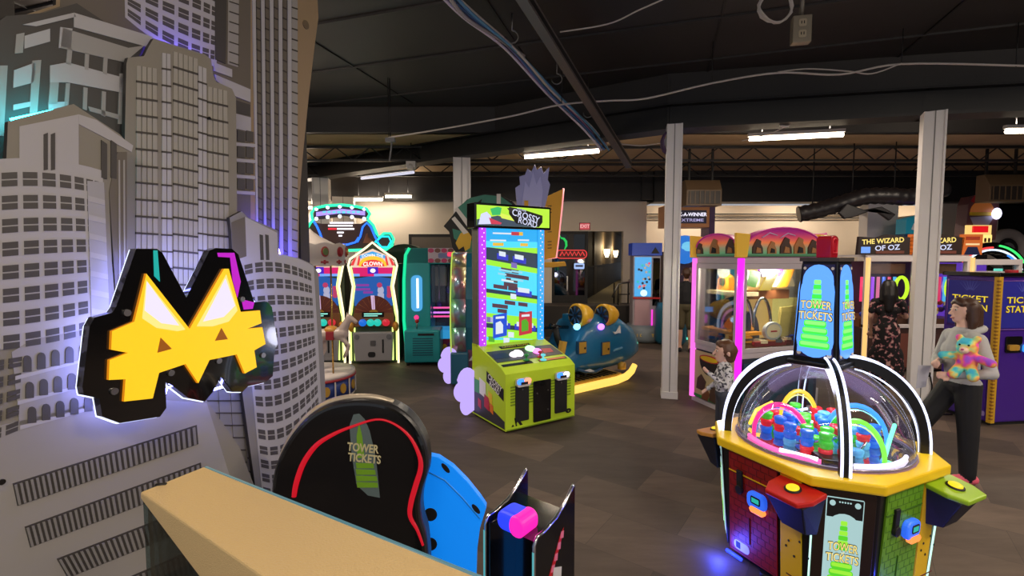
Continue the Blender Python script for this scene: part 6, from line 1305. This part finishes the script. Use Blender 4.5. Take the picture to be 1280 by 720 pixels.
m.prism(arc((xs(1203)+xs(1233))/2, Z(266), .28, .28, 0, 180, 12), f, .11, .13, mat('topper_amber', (176, 110, 60), .45, emit=(180, 100, 40), s=.25)); m.rect(f, xs(1203), xs(1232), Z(270), Z(266), .11, .14, YEL); m.prism([(xs(1204), Z(272)), (xs(1234), Z(270)), (xs(1226), Z(284)), (xs(1210), Z(284))], f, .11, .12, mat('topper_pale', (170, 168, 190), .3)); m.build('arch_print', tm)
m = MB(); m.rect(f, xs(1206), xs(1224), Z(291), Z(283), .14, .18, glow('topper_red', (230, 20, 30), 1.0)); m.rect(f, xs(1199), xs(1230), Z(304), Z(282), .1, .14, glow('topper_gold', (245, 205, 120), 1.1)); m.rect(f, xs(1196), xs(1228), Z(308), Z(294), .15, .2, glow('topper_gold2', (255, 225, 130), 1.2)); m.ell((xs(1232), -.2, Z(268)), (.1, .08, .14), glow('topper_lamp', (230, 225, 255), 1.6), 10, 6)
for k in range(6): m.rect(f, xs(1200)+k*.09, xs(1200)+k*.09+.05, Z(303), Z(298), .2, .205, mat('brown_toy', (120, 70, 40)))
m.build('lit_sign', tm)
tt = thing('teal_topped_game', (W(1153, 322, 11.2).x, 11.2, 0), 0, 'game with a teal sign just left of the right white pillar, behind the pushers', 'arcade machine')
f = FX(0, 0, 0); m = MB(); m.box(-.4, .4, .05, .7, 0, 2.6, mat('topper_body', (24, 70, 110))); m.build('cabinet', tt, bev=.01); m = MB(); m.box(-.42, .42, 0, .3, 2.6, 2.95, mat('teal_sign', (34, 130, 150), .4, emit=(20, 120, 140), s=.3)); m.prism([(-.42, 2.95), (0, 3.05), (.3, 2.95)], f, -.3, 0, MATS['teal_sign']); m.prism([(-.3, 2.7), (-.1, 2.66), (.1, 2.72), (.05, 2.84), (-.25, 2.84)], f, 0, .01, WP); m.build('sign', tt, bev=.01)
# ================= TICKET KIOSK =================
kc = Vector((5.83, 5.74, 0)); ka = math.radians(97); kz = 1.82
kk = thing('ticket_station', kc, ka-math.pi/2, 'tall violet ticket eater kiosk reading TICKET STATION on both visible sides', 'kiosk')
VK = mat('kiosk_violet', (66, 28, 140), .35, coat=.3); VK2 = mat('kiosk_navy', (48, 48, 160), .35); KG = mat('kiosk_gold', (206, 160, 40), .4)
W1, W2 = .62, .72     # left side runs away along local y, right side along local x
m = MB(); m.box(0, W2, 0, W1, .04, kz, VK); m.build('body', kk, bev=.01)
MB().box(-.03, W2+.03, -.03, W1+.03, kz, kz+.05, BLK).build('top_cap', kk, bev=.008); MB().box(.02, W2-.02, .02, W1-.02, 0, .04, BLKM).build('plinth', kk)
m = MB(); m.box(-.025, .03, -.025, .03, .04, kz, KG)
for k in range(40): m.box(-.027, .0, -.027, .0, .08+k*.043, .10+k*.043, mat('kiosk_gold_dark', (140, 90, 30), .4))
m.build('corner_strip', kk)
PE = mat('kiosk_edge', (140, 90, 190), .35)
for nm, f, L in (('l', Fr((-.001, W1, 0), (0, -1, 0), (0, 0, 1)), W1), ('r', Fr((0, -.001, 0), (1, 0, 0), (0, 0, 1)), W2)):
    m = MB(); m.rect(f, .05, L-.05, 1.2, kz-.06, 0, .006, VK2); m.tube([f(.04, 1.18, .006), f(L-.04, 1.18, .006), f(L-.04, kz-.05, .006), f(.04, kz-.05, .006)], .008, PE, 6, True)
    for k in range(7): q = math.radians(50+k*14); m.prism([(L/2+.05*math.cos(q)-.006, 1.6+.05*math.sin(q)), (L/2+.05*math.cos(q)+.006, 1.6+.05*math.sin(q)), (L/2+.19*math.cos(q), 1.6+.19*math.sin(q))], f, .006, .007, mat('kiosk_ray', (90, 100, 200), .4))
    for s, b, c_, h_ in (('TICKET', 1.53, L*.5, .075), ('STATION', 1.42, L*.5, .08)):
        m.text(s, f, c_, b, h_, mat('kiosk_ink', (110, 50, 20), .4), .008, .035, width=L*.70); m.text(s, f, c_, b+.004, h_, glow('kiosk_yellow', (255, 225, 60), .85), .0095, .012, width=L*.68)
    o = m.build('printed_panel', kk)
    m = MB(); m.rect(f, .06, L-.06, .06, 1.14, 0, .004, VK); m.prism(rrect(L-.13, L-.06, .1, .16, .02), f, .004, .006, mat('kiosk_label', (150, 130, 190), .4)); m.build('door', kk)
    m = MB(); m.prism(rrect(L*.18, L*.5, .9, 1.1, .02), f, .004, .02, BLK); m.prism(rrect(L*.2, L*.4, .93, 1.0, .02), f, .02, .05, GLD); m.build('ticket_slot', kk, bev=.004)
    m = MB(); m.prism(rrect(L*.52, L*.8, .9, 1.0, .04), f, .004, .06, glow('kiosk_cyan', (60, 150, 255), 1.3)); m.disc(f, L*.72, .95, .03, .03, .06, .065, glow('kiosk_mint', (120, 255, 220), 1.6)); m.build('card_reader', kk, bev=.01)
f = FX(0, 0, kz+.05); m = MB(); m.disc(Fr((.3, .1, kz+.05), (1, 0, 0), (0, 1, 0)), 0, 0, .06, .06, 0, .03, RP); m.build('top_button', kk)
# ================= CEILING CABLES, DUCTS, FITTINGS =================
def cable(name, pts, r, m, label, cat='cable', group=None, seg=6):
    o = MB().tube(pts, r, m, seg).build(name); return tag(o, label, cat, group)
def smooth(pts, n=6):
    r = []; P_ = [pts[0]]+list(pts)+[pts[-1]]
    for i in range(1, len(P_)-2):
        a, b, c, d = (Vector(p) for p in P_[i-1:i+3])
        for k in range(n):
            t = k/n; r.append(.5*((2*b)+(c-a)*t+(2*a-5*b+4*c-d)*t*t+(3*b-a-3*c+d)*t**3))
    r.append(Vector(pts[-1])); return r
CABS = [((226, 216, 235), 'white'), ((150, 110, 180), 'violet'), ((60, 110, 170), 'blue'), ((170, 120, 170), 'mauve'), ((60, 54, 60), 'black'), ((215, 208, 205), 'pale grey'), ((90, 150, 190), 'light blue')]
random.seed(8)
for i, (c_, nm) in enumerate(CABS):
    oy = (i-3)*.022; oz = random.uniform(-.03, .03)
    base = [W(540, -30, 4.1), W(585, 15, 4.8), W(640, 62, 5.6), W(690, 115, 6.6), W(735, 160, 7.5), W(757, 185, 7.85)]
    cable('overhead_cable', smooth([p+Vector((oy+random.uniform(-.03, .03), 0, oz+random.uniform(-.03, .03))) for p in base]), .016, mat('cable_'+nm.replace(' ', '_'), c_, .45), '%s cable in the sagging bundle under the black ceiling' % nm, 'cable', 'bundle of ceiling cables')
o = MB().tube(smooth([W(545, -30, 4.1), W(580, 20, 4.7), W(618, 45, 5.3), W(655, 70, 5.8)], 30), [.014 if k % 2 else .02 for k in range(91)], mat('cable_braid', (170, 160, 165), .5), 8).build('braided_cable'); tag(o, 'knobbly grey braided cable at the near end of the ceiling bundle', 'cable')
for i, (x, y, Y) in enumerate(((640, 38, 5.5), (696, 92, 6.6), (735, 135, 7.3))):
    p = W(x, y, Y); m = MB(); m.tube([(p.x, p.y, 4.75), (p.x, p.y, p.z), ]+[(p.x+.07*math.sin(math.radians(t)), p.y, p.z-.07+.07*math.cos(math.radians(t))) for t in range(0, 300, 30)], .009, STEEL, 6); o = m.build('cable_hook')
    tag(o, ['nearest steel hook holding the ceiling cable bundle', 'middle steel hook holding the ceiling cable bundle', 'farthest steel hook holding the ceiling cable bundle'][i], 'hook', 'cable hooks')
a = W(632, -40, 4.2); b = W(786, 206, 8.55); d = (b-a).normalized(); f = Fr(a, d, Vector((0, 0, 1))-d*d.z)
o = MB().rect(f, 0, (b-a).length, -.06, .06, -.05, .05, mat('channel_grey', (120, 112, 108), .45, .4)).rect(f, 0, (b-a).length, -.03, .03, .05, .052, BLKM).build('steel_channel', bev=.004); tag(o, 'dark steel channel slanting across the ceiling beside the cable bundle', 'steel channel')
WC = mat('cable_offwhite', (210, 200, 192), .5)
w1 = smooth([W(486, 172, 7.4), W(560, 160, 7.1), W(640, 145, 6.9), W(700, 131, 6.7), W(760, 126, 6.5), W(808, 123, 6.4), W(890, 104, 6.2), W(972, 91, 6.05), W(1050, 93, 5.95), W(1127, 80, 5.85), W(1270, 82, 5.7), W(1340, 86, 5.6)])
cable('white_wire', w1, .012, WC, 'long off-white wire sagging across the ceiling from the left to the right', 'wire')
cable('white_wire', smooth([W(972, 90, 6.03), W(1010, 86, 6.0), W(1060, 89, 5.93), W(1090, 92, 5.9), W(1127, 79, 5.83)]), .008, WC, 'short loose loop of off-white wire right of the outlet box', 'wire')
cable('white_wire', smooth([W(700, 40, 5.6), W(760, 30, 5.4), W(800, 12, 5.2), W(850, -10, 5.0)]), .008, WC, 'thin off-white wire rising to the top edge above the second pillar', 'wire')
cable('white_wire', smooth([W(760, 178, 7.9), W(800, 182, 7.8), W(830, 178, 7.3)]), .01, WC, 'off-white wire running into the coil on the middle pillar', 'wire')
for i, (x, y, Y) in enumerate(((486, 172, 7.4), (702, 130, 6.7), (890, 103, 6.2), (1127, 80, 5.85), (1270, 82, 5.7))):
    p = W(x, y, Y); o = MB().tube([(p.x, p.y, 4.76), (p.x, p.y, p.z-.02)], .006, BEAM, 5).build('wire_drop'); tag(o, ['leftmost', 'second', 'middle', 'fourth', 'rightmost'][i]+' thin drop rod holding the long off-white wire', 'rod', 'wire drop rods')
p = W(488, 176, 7.4); o = MB().box(p.x-.07, p.x+.07, p.y-.04, p.y+.04, p.z-.02, p.z+.04, GREY).tube([(p.x+.02, p.y, p.z), (p.x+.01, p.y, p.z-.12), (p.x-.02, p.y, p.z-.3)], .012, GREY, 6).tube([(p.x, p.y, p.z), (p.x, p.y, 4.74)], .01, BEAM, 5).build('cable_clamp'); tag(o, 'grey clamp with a dangling wire tail at the left end of the long wire', 'clamp')
# hanging outlet box and coil
p = W(1001, 38, 4.9); t = thing('hanging_outlet', p, -.2, 'beige double power outlet box hanging from the ceiling on a conduit', 'power outlet'); f = FX(0, -.045, 0)
MB().box(-.085, .085, -.045, .045, -.13, .13, mat('outlet_steel', (158, 146, 126), .45, .3)).build('outlet_box', t, bev=.008)
m = MB()
for b in (-.05, .055):
    m.prism(rrect(-.035, .035, b-.035, b+.035, .015), f, 0, .006, mat('outlet_cream', (196, 180, 150), .5))
    for s in (-.012, .012): m.rect(f, s-.004, s+.004, b-.012, b+.015, .006, .008, BLKM)
m.build('socket', t); MB().tube([(0, 0, .13), (.01, 0, 4.76-p.z)], .022, mat('conduit', (130, 122, 110), .4, .6), 8).build('conduit', t)
o = MB().tube([W(970, 8, 4.9)+Vector((.16*math.cos(k*.42)+.012*math.sin(k*1.3), .02*math.sin(k*.9), .16*math.sin(k*.42)+.0)) for k in range(60)]+[W(975, -10, 4.9)+Vector((0, 0, .35+.0))], .010, WC, 6).build('cable_coil'); tag(o, 'loose coil of pale cable looped beside the hanging outlet box', 'cable')
# pillar top coil and box
p = W(838, 178, 6.98); m = MB(); m.tube([(p.x+.12*math.cos(k*.5), p.y+.004*k-.08, p.z+.2*math.sin(k*.5)*.8) for k in range(38)], .014, mat('cable_violet_dark', (86, 60, 96), .5), 6); o = m.build('cable_coil'); tag(o, 'violet cable coil wound at the top of the middle white pillar', 'cable')
o = MB().box(p.x-.09, p.x+.09, p.y-.0, p.y+.12, p.z-.06, p.z+.06, WHT).build('junction_box', bev=.005); tag(o, 'white junction box on the middle pillar inside the violet coil', 'junction box')
p = W(980, 151, 7.0); t = thing('ceiling_camera', p, 0, 'small white ring shaped fitting with a curly wire above the strip light', 'camera'); MB().tube([(.085*math.cos(k*math.pi/10), -.02, .085*math.sin(k*math.pi/10)) for k in range(20)], .02, WHT, 8, True).build('ring', t); MB().prism([(.05*math.cos(k*math.pi/8), .05*math.sin(k*math.pi/8)) for k in range(16)], FX(0, 0, 0), -.02, .03, GREY).build('lens', t)
MB().tube(smooth([Vector((.02, 0, -.08)), Vector((-.1, .05, -.14)), Vector((-.3, .15, -.19)), Vector((-.45, .3, -.21))]), .007, WC, 5).build('wire', t); MB().tube([(0, 0, .08), (0, .0, 4.75-p.z)], .008, BEAM, 5).build('stem', t)
p = W(514, 206, 9.6); o = MB().box(-.09, .09, -.06, .08, -.06, .06, WHT).lathe([(.08, -.05), (.03, .06)], WHT, (0, -.05, -.05), 12).tube([(0, 0, 0), (0, 0, 4.3-p.z)], .01, BEAM, 5).build('alarm_horn', loc=p); tag(o, 'small white alarm horn hanging left of the far white pillar', 'alarm')
# vent boxes under the black bulkhead
VB = mat('vent_brown', (96, 76, 54), .5); VB2 = mat('vent_inside', (40, 32, 26), .5)
for x0, x1, y0, y1, lab in ((858, 903, 224, 257, 'brown vent box under the dark bulkhead above the -A-WINNER sign'), (1236, 1290, 217, 252, 'brown vent box at the right edge under the dark bulkhead')):
    a = W(x0, y1, 9.9); b = W(x1, y0, 9.9); t = thing('vent_box', ((a.x+b.x)/2, 9.9, a.z), 0, lab, 'vent', 'ceiling vent boxes'); w_ = (b.x-a.x)/2; h_ = b.z-a.z
    MB().prism([(0, 0), (0, h_*.6), (.12, h_), (.3, h_), (.3, 0)], Fr((-w_, 0, 0), (0, 1, 0), (0, 0, 1)), 0, 2*w_, VB).build('housing', t, bev=.006)
    m = MB(); m.box(-w_+.04, w_-.04, -.012, .0, .04, h_*.55, VB2)
    for k in range(6): m.box(-w_+.06+k*(2*w_-.12)/6, -w_+.08+k*(2*w_-.12)/6, -.02, -.01, .04, h_*.55, VB)
    m.build('louvre', t)
    [MB().box(x-.02, x+.02, .2, .24, h_, 4.3-a.z, BEAM).build('strap', t) for x in (-w_+.12, w_-.12)]
# black flexible duct
t = thing('flexible_duct', (0, 0, 0), 0, 'black flexible duct hanging in bends left of the right white pillar', 'duct')
DK = mat('duct_black', (30, 27, 30), .38); pts = smooth([W(998, 268, 9.9), W(1022, 263, 9.8), W(1050, 255, 9.7), W(1080, 246, 9.6), W(1110, 245, 9.5), W(1140, 246, 9.5), W(1180, 236, 9.5)], 8)
t.location = pts[0]; o = MB().tube([p-pts[0] for p in pts], [.16+.012*math.sin(i*2.1) for i in range(len(pts))], DK, 16).build('duct_hose', t)
m = MB(); m.prism([(W(x, 322, 9.5).x-pts[0].x, W(1050, y, 9.5).z-pts[0].z) for x, y in ((1056, 254), (1078, 262), (1100, 258), (1118, 268), (1110, 276), (1090, 262), (1070, 270), (1054, 274), (1046, 266))], FX(0, -.4, 0), -.06, .0, DK); m.build('loose_cover', t, bev=.02)
for i in (6, 20, 34): p = pts[min(i, len(pts)-1)]-pts[0]; MB().tube([p, Vector((p.x, p.y, 4.3-pts[0].z))], .012, BEAM, 5).build('strap', t)
# high pipes in front of the right rear wall
for i, z in enumerate((3.42, 3.3)):
    o = MB().tube([(4.0, 15.3, z), (11.3, 15.3, z)], .02, BLKM, 6).build('wall_pipe'); tag(o, ['upper thin dark pipe along the cream rear wall', 'lower thin dark pipe along the cream rear wall'][i], 'pipe')
pp = W(1108, 262, 12); struct(MB().box(pp.x-.38, pp.x+.38, 12.1, 12.4, 0, 3.5, PILL).box(pp.x-.42, pp.x+.42, 12.06, 12.44, 0, .12, PILL), 'wall_pier')
# outlet on the right pillar with plug and cord
p = W(1153, 466, 6.33); t = thing('pillar_outlet', p, -.35, 'white outlet with a black plug and cord on the right white pillar', 'power outlet'); MB().box(-.05, .05, -.03, .06, -.07, .07, WHT).build('outlet_plate', t, bev=.005); MB().box(-.02, .06, -.09, -.03, -.035, .03, BLK).build('plug', t, bev=.008)
MB().tube(smooth([Vector((.05, -.09, -.02)), Vector((.07, -.1, -.2)), Vector((-.0, -.1, -.36)), Vector((-.1, -.12, .012-p.z)), Vector((.12, -.15, .012-p.z)), Vector((.3, -.1, .012-p.z))]), .01, BLK, 6).build('cord', t)
# ================= PEOPLE =================
SK = mat('skin', (206, 160, 138), .55); SK2 = mat('skin_light', (220, 176, 156), .55); HB = mat('hair_brown', (66, 40, 26), .5, var=.3, scale=40); HK = mat('hair_black', (20, 15, 15), .45); HB2 = mat('hair_child', (92, 58, 36), .5, var=.3, scale=40)
HOOD = mat('hoodie_grey', (176, 175, 174), .8, var=.1, scale=8); TROU = mat('trousers_black', (20, 20, 23), .8); SHOE = mat('shoe_pink', (226, 96, 116), .5); SHOEG = mat('shoe_grey', (150, 130, 138), .5); TEE = mat('tee_black', (22, 22, 28), .8); OLIVE = mat('shorts_olive', (84, 76, 54), .8)
def pattern(name, base, spots, scale, lo, hi):
    m = bpy.data.materials.new(name); m.use_nodes = True; nt = m.node_tree; b = nt.nodes['Principled BSDF']; b.inputs['Roughness'].default_value = .8
    t = nt.nodes.new('ShaderNodeTexCoord'); v = nt.nodes.new('ShaderNodeTexNoise'); v.inputs['Scale'].default_value = scale; v.inputs['Detail'].default_value = 1; nt.links.new(t.outputs['Object'], v.inputs['Vector'])
    r = nt.nodes.new('ShaderNodeValToRGB'); r.color_ramp.interpolation = 'CONSTANT'; r.color_ramp.elements[0].color = rgb(base); r.color_ramp.elements[1].position = lo; r.color_ramp.elements[1].color = rgb(spots[0])
    if len(spots) > 1: e = r.color_ramp.elements.new(hi); e.color = rgb(spots[1])
    nt.links.new(v.outputs['Fac'], r.inputs[0]); nt.links.new(r.outputs[0], b.inputs['Base Color']); return m
FLOR = pattern('floral_cloth', (22, 18, 22), ((150, 90, 100), (214, 170, 160)), 17, .57, .64); KID = pattern('child_shirt', (206, 204, 204), ((70, 68, 76),), 34, .56, .7)
def hand(parts, w, d, up, s=1.0, curl=.5, mi=0):
    """palm, four unequal bent fingers and a thumb, from the wrist along d"""
    w = Vector(w); d = Vector(d).normalized(); up = Vector(up).normalized(); side = d.cross(up).normalized()
    pm = w+d*.075*s; parts.append(([w, pm], [.024*s, .03*s], mi))
    for k, ln in enumerate((.068, .078, .072, .056)):
        a = pm+side*(k-1.5)*.019*s; b = a+d*ln*.5*s-up*ln*.2*curl*s; c = b+d*ln*.35*s-up*ln*.6*curl*s; parts.append(([a, b, c], [.0095*s, .009*s, .0075*s], mi))
    a = w+d*.03*s+side*-.03*s; parts.append(([a, a+d*.03*s-side*.022*s-up*.012*s, a+d*.058*s-side*.022*s-up*.03*s*curl], [.012*s, .0105*s, .009*s], mi))
def person(name, loc, rz, label, H, cfg):
    t = thing(name, loc, rz, label, 'person'); s = H/1.66; k = cfg; parts = []; V = lambda x, y, z: Vector((x*s, y*s, z*s)); R = lambda *r: [q*s for q in r]
    sk, top_, bot, sho = 0, 1, 2, 3
    wd = k.get('w', 1.0)
    parts.append(([V(-.07*wd, 0, .90), V(.07*wd, 0, .90)], R(.115, .115), bot)); parts.append(([V(0, 0, .92), V(0, -.005, 1.08)], R(.13*wd, .115*wd), top_ if k.get('dress') else bot)); parts.append(([V(0, 0, 1.02), V(0, -.01, 1.22), V(0, 0, 1.34)], R(.135*wd, .135*wd, .10), top_))
    parts.append(([V(-.13*wd, .0, 1.33), V(.13*wd, .0, 1.33)], R(.07, .07), top_)); parts.append(([V(-.06*wd, -.01, 1.2), V(.06*wd, -.01, 1.2)], R(.12, .12), top_))
    parts.append(([V(0, .0, 1.36), V(0, -.01, 1.47)], R(.055, .047), sk))
    hs = k.get('head', 1.0); hz = 1.56; hy = k.get('hy', -.015)
    Hd = lambda x, y, z: V(x*hs, hy+y*hs, hz+z*hs)
    parts += [([Hd(0, .02, .03), Hd(0, -.0, .03)], [.088*s*hs, .086*s*hs], sk), ([Hd(0, -.02, -.0), Hd(0, -.045, -.065)], [.07*s*hs, .038*s*hs], sk), ([Hd(0, -.085, .015), Hd(0, -.108, -.018)], [.012*s*hs, .013*s*hs], sk), ([Hd(0, -.078, -.048), Hd(0, -.084, -.05)], [.018*s*hs, .013*s*hs], sk)]
    for sx in (-1, 1): parts.append(([Hd(sx*.082, .015, .015), Hd(sx*.09, .022, -.015)], [.016*s*hs, .012*s*hs], sk))
    for A, mi in ((k['armL'], 1), (k['armR'], 1)):
        q = [V(*p) for p in A]; sl = k.get('sleeve', 2); parts.append(([q[0], q[0].lerp(q[1], .55), q[1]], R(.062, .052, .044) if sl == 2 else R(.055, .045, .038), top_) if sl == 2 else ([q[0], q[0].lerp(q[1], .6)], R(.066, .06), top_))
        if sl != 2: parts.append(([q[0].lerp(q[1], .5), q[1]], R(.043, .038), sk))
        parts.append(([q[1], q[2]], R(.046, .036) if sl == 2 else R(.038, .026), top_ if sl == 2 else sk)); hd = (q[2]-q[1]).normalized(); hand(parts, q[2]+hd*.01, hd if not k.get('hd') else k['hd'], k.get('up', (0, -1, .2)), s*1.0, .6)
    for Lg in (k['legL'], k['legR']):
        q = [V(*p) for p in Lg]; lm = k.get('leg', 'long')
        if lm == 'long': parts.append(([q[0], q[1], q[2]], R(.1, .078, .062), bot))
        elif lm == 'short': parts += [([q[0], q[0].lerp(q[1], .9)], R(.105, .09), bot), ([q[0].lerp(q[1], .7), q[1], q[1].lerp(q[2], .3), q[2]], R(.06, .052, .055, .033), sk)]
        fd = Vector(k.get('foot', (0, -1, 0))); a = q[2].copy(); parts.append(([Vector((a.x, a.y, .045*s))-fd*.05*s, Vector((a.x, a.y, .042*s))+fd*.09*s, Vector((a.x, a.y, .032*s))+fd*.16*s], R(.042, .042, .03), sho)); parts.append(([Vector((a.x, a.y, .05*s)), q[2]], R(.045, .045), bot if lm == 'long' else sk))
    if k.get('dress'):
        parts.append(([V(0, 0, .95), V(0, .0, .5), V(0, 0, .16)], R(.15, .19, .22), top_)); parts.append(([V(-.08, 0, .5), V(-.1, 0, .14)], R(.15, .16), top_)); parts.append(([V(.08, 0, .5), V(.1, 0, .14)], R(.15, .16), top_))
    body = skin_blob(parts, 'body', t, k.get('vox', .009), [sk_ for sk_ in k['mats']], k.get('pick'), smooth=3)
    m = MB()
    for sx in (-1, 1): m.ell(Hd(sx*.034, -.079, .022), (.012*s*hs, .006*s*hs, .0075*s*hs), WHT, 8, 6); m.ell(Hd(sx*.034, -.0845, .022), (.006*s*hs, .004*s*hs, .006*s*hs), BLKM, 8, 6); m.tube([Hd(sx*.018, -.084, .046), Hd(sx*.05, -.074, .046)], .004*s, k['hairm'], 5)
    m.build('eyes', t); MB().tube([Hd(-.022, -.084, -.052), Hd(0, -.093, -.055), Hd(.022, -.084, -.052)], .005*s, mat('lips', (176, 96, 92), .5), 6).build('mouth', t)
    hp = [([Hd(*a) for a in p], [r*s*hs for r in rr], 0) for p, rr in k['hair']]
    skin_blob(hp, 'hair', t, k.get('vox', .009), [k['hairm']], None, smooth=2)
    return t, s
wp = G(1194, 600)
wm, s = person('person', (wp.x, wp.y, 0), math.radians(-100), 'woman in grey hoodie and black trousers walking with a rainbow plush in her arms', 1.66, dict(w=.92, mats=[SK2, HOOD, TROU, SHOE], hairm=HB, vox=.0085,
    armL=((.17, .0, 1.33), (.3, .03, 1.06), (.22, -.2, 1.03)), armR=((-.17, 0, 1.33), (-.2, -.08, 1.08), (.06, -.25, 1.1)), legL=((.08, 0, .9), (.09, .02, .48), (.08, .04, .1)), legR=((-.08, 0, .9), (-.09, -.24, .5), (-.08, -.42, .1)),
    hair=[([(0, .025, .05), (0, .03, .03)], [.094, .098]), ([(0, .06, .02), (0, .075, -.12), (0, .06, -.2)], [.085, .075, .045]), ([(.07, .025, .05), (.08, .03, -.08), (.075, .02, -.18)], [.042, .04, .022]), ([(-.07, .025, .05), (-.08, .03, -.08), (-.075, .02, -.18)], [.042, .04, .022]), ([(0, -.04, .10), (.05, -.04, .075)], [.04, .03]), ([(0, -.04, .10), (-.05, -.04, .075)], [.04, .03])], pick=lambda c, mi: 2 if (mi == 1 and c.z < .93) else (1 if (mi == 2 and c.z >= .93 and abs(c.y) < .3) else mi)))
MB().tube([(.15*math.cos(q)*.62, .04+.09*math.sin(q), 1.40+.02*math.sin(q)) for q in [k*math.pi/10 for k in range(20)]], .03, HOOD, 10, True).build('hood', wm)
MB().prism([(-.05, .0), (.05, 0), (.06, -.22), (-.02, -.2)], Fr((.0, -.30, 1.06), (0, -1, 0), (0, 0, 1)), 0, .004, mat('paper_tag', (190, 190, 200), .6)).build('paper_strip', wm)
# plush
def noisecol(name, cols, scale):
    m = bpy.data.materials.new(name); m.use_nodes = True; nt = m.node_tree; b = nt.nodes['Principled BSDF']; b.inputs['Roughness'].default_value = .9; t = nt.nodes.new('ShaderNodeTexCoord'); v = nt.nodes.new('ShaderNodeTexNoise'); v.inputs['Scale'].default_value = scale; nt.links.new(t.outputs['Object'], v.inputs['Vector']); r = nt.nodes.new('ShaderNodeValToRGB')
    for i, c in enumerate(cols):
        p = .34+.32*i/(len(cols)-1); e = r.color_ramp.elements[i] if i < 2 else r.color_ramp.elements.new(p); e.position = p; e.color = rgb(c)
    nt.links.new(v.outputs['Fac'], r.inputs[0]); nt.links.new(r.outputs[0], b.inputs['Base Color']); return m
PLM = noisecol('plush_rainbow', ((70, 190, 220), (110, 220, 200), (240, 220, 110), (250, 150, 90), (240, 80, 180), (170, 90, 220)), 8)
Mw = Matrix.Translation(wm.location) @ Matrix.Rotation(wm.rotation_euler.z, 4, 'Z'); fwd = (Mw.to_3x3() @ Vector((0, -1, 0)))
pp_ = Mw @ Vector((.235, -.12, 1.17)); ps = thing('rainbow_plush', pp_, math.radians(-60), 'rainbow tie-dye plush bear held against the grey hoodie', 'plush toy')
skin_blob([([(0, 0, -.03), (0, 0, .03)], [.075, .07], 0), ([(0, -.01, .1), (0, -.02, .12)], [.075, .075], 0), ([(0, -.07, .095), (0, -.09, .09)], [.035, .03], 1), ([(.05, 0, .17), (.06, 0, .19)], [.03, .028], 0), ([(-.05, 0, .17), (-.06, 0, .19)], [.03, .028], 0), ([(.06, -.02, .03), (.17, -.05, .0)], [.035, .035], 0), ([(-.06, -.02, .03), (-.15, -.06, .02)], [.035, .035], 0), ([(.04, -.03, -.07), (.07, -.09, -.13)], [.04, .042], 0), ([(-.04, -.03, -.07), (-.06, -.09, -.13)], [.04, .042], 0)], 'body', ps, .008, [PLM, mat('plush_muzzle', (240, 210, 180), .9)], None)
MB().ell((.03, -.085, .135), (.009, .006, .009), BLK, 8, 6).ell((-.03, -.085, .135), (.009, .006, .009), BLK, 8, 6).build('eyes', ps); MB().ell((0, -.118, .1), (.012, .008, .008), mat('plush_nose', (200, 60, 120), .5), 8, 6).build('nose', ps)
bp_ = W(906, 470, 4.95)
person('person', (bp_.x, bp_.y, 0), math.radians(-96), 'small boy with brown hair and patterned white shirt beside the magenta light post', 1.13, dict(w=1.05, head=1.5, hy=-.02, mats=[SK2, KID, mat('boy_trousers', (60, 62, 70), .8), mat('boy_shoes', (40, 40, 46), .6)], hairm=HB2, vox=.008,
    armL=((.17, 0, 1.31), (.22, -.05, 1.08), (.08, -.25, 1.25)), armR=((-.17, 0, 1.31), (-.22, -.02, 1.06), (-.16, -.2, .95)), legL=((.08, 0, .85), (.09, 0, .46), (.09, .02, .1)), legR=((-.08, 0, .85), (-.09, -.02, .46), (-.09, -.03, .1)),
    hair=[([(0, .02, .055), (0, .025, .03)], [.092, .096]), ([(0, .05, .02), (0, .055, -.05)], [.085, .06]), ([(0, -.045, .095), (.04, -.045, .085)], [.035, .03]), ([(0, -.045, .095), (-.04, -.045, .085)], [.035, .03])]))
mp = W(856, 425, 10.4)
person('person', (mp.x, mp.y, 0), math.radians(168), 'man seen from behind in black shirt and olive shorts near the middle pillar', 1.80, dict(w=1.1, mats=[SK, TEE, OLIVE, TEE], hairm=HB, vox=.012, sleeve=1, leg='short',
    armL=((.19, 0, 1.32), (.24, .02, 1.05), (.22, -.1, .84)), armR=((-.19, 0, 1.32), (-.24, .02, 1.05), (-.22, -.08, .82)), legL=((.09, 0, .88), (.1, 0, .48), (.1, .02, .1)), legR=((-.09, 0, .88), (-.1, 0, .48), (-.1, .04, .1)),
    hair=[([(0, .02, .05), (0, .025, .03)], [.092, .094]), ([(0, .05, .01), (0, .055, -.05)], [.08, .05])]))
fpn = W(1107, 440, 7.75)
person('person', (fpn.x, fpn.y, 0), math.radians(150), 'woman with long black hair in a dark floral dress facing the gold lettered pusher', 1.66, dict(w=.95, dress=True, sleeve=1, mats=[SK, FLOR, FLOR, TEE], hairm=HK, vox=.011, leg='short',
    armL=((.17, 0, 1.33), (.22, .02, 1.08), (.2, -.06, .86)), armR=((-.17, 0, 1.33), (-.24, -.02, 1.1), (-.16, -.24, 1.16)), legL=((.08, 0, .85), (.09, 0, .46), (.09, .02, .1)), legR=((-.08, 0, .85), (-.09, 0, .46), (-.09, .02, .1)),
    hair=[([(0, .03, .05), (0, .035, .03)], [.098, .1]), ([(0, .06, .02), (0, .1, -.12), (0, .12, -.34)], [.09, .09, .06]), ([(.07, .04, .0), (.09, .07, -.2)], [.045, .04]), ([(-.07, .04, .0), (-.09, .07, -.2)], [.045, .04])]))
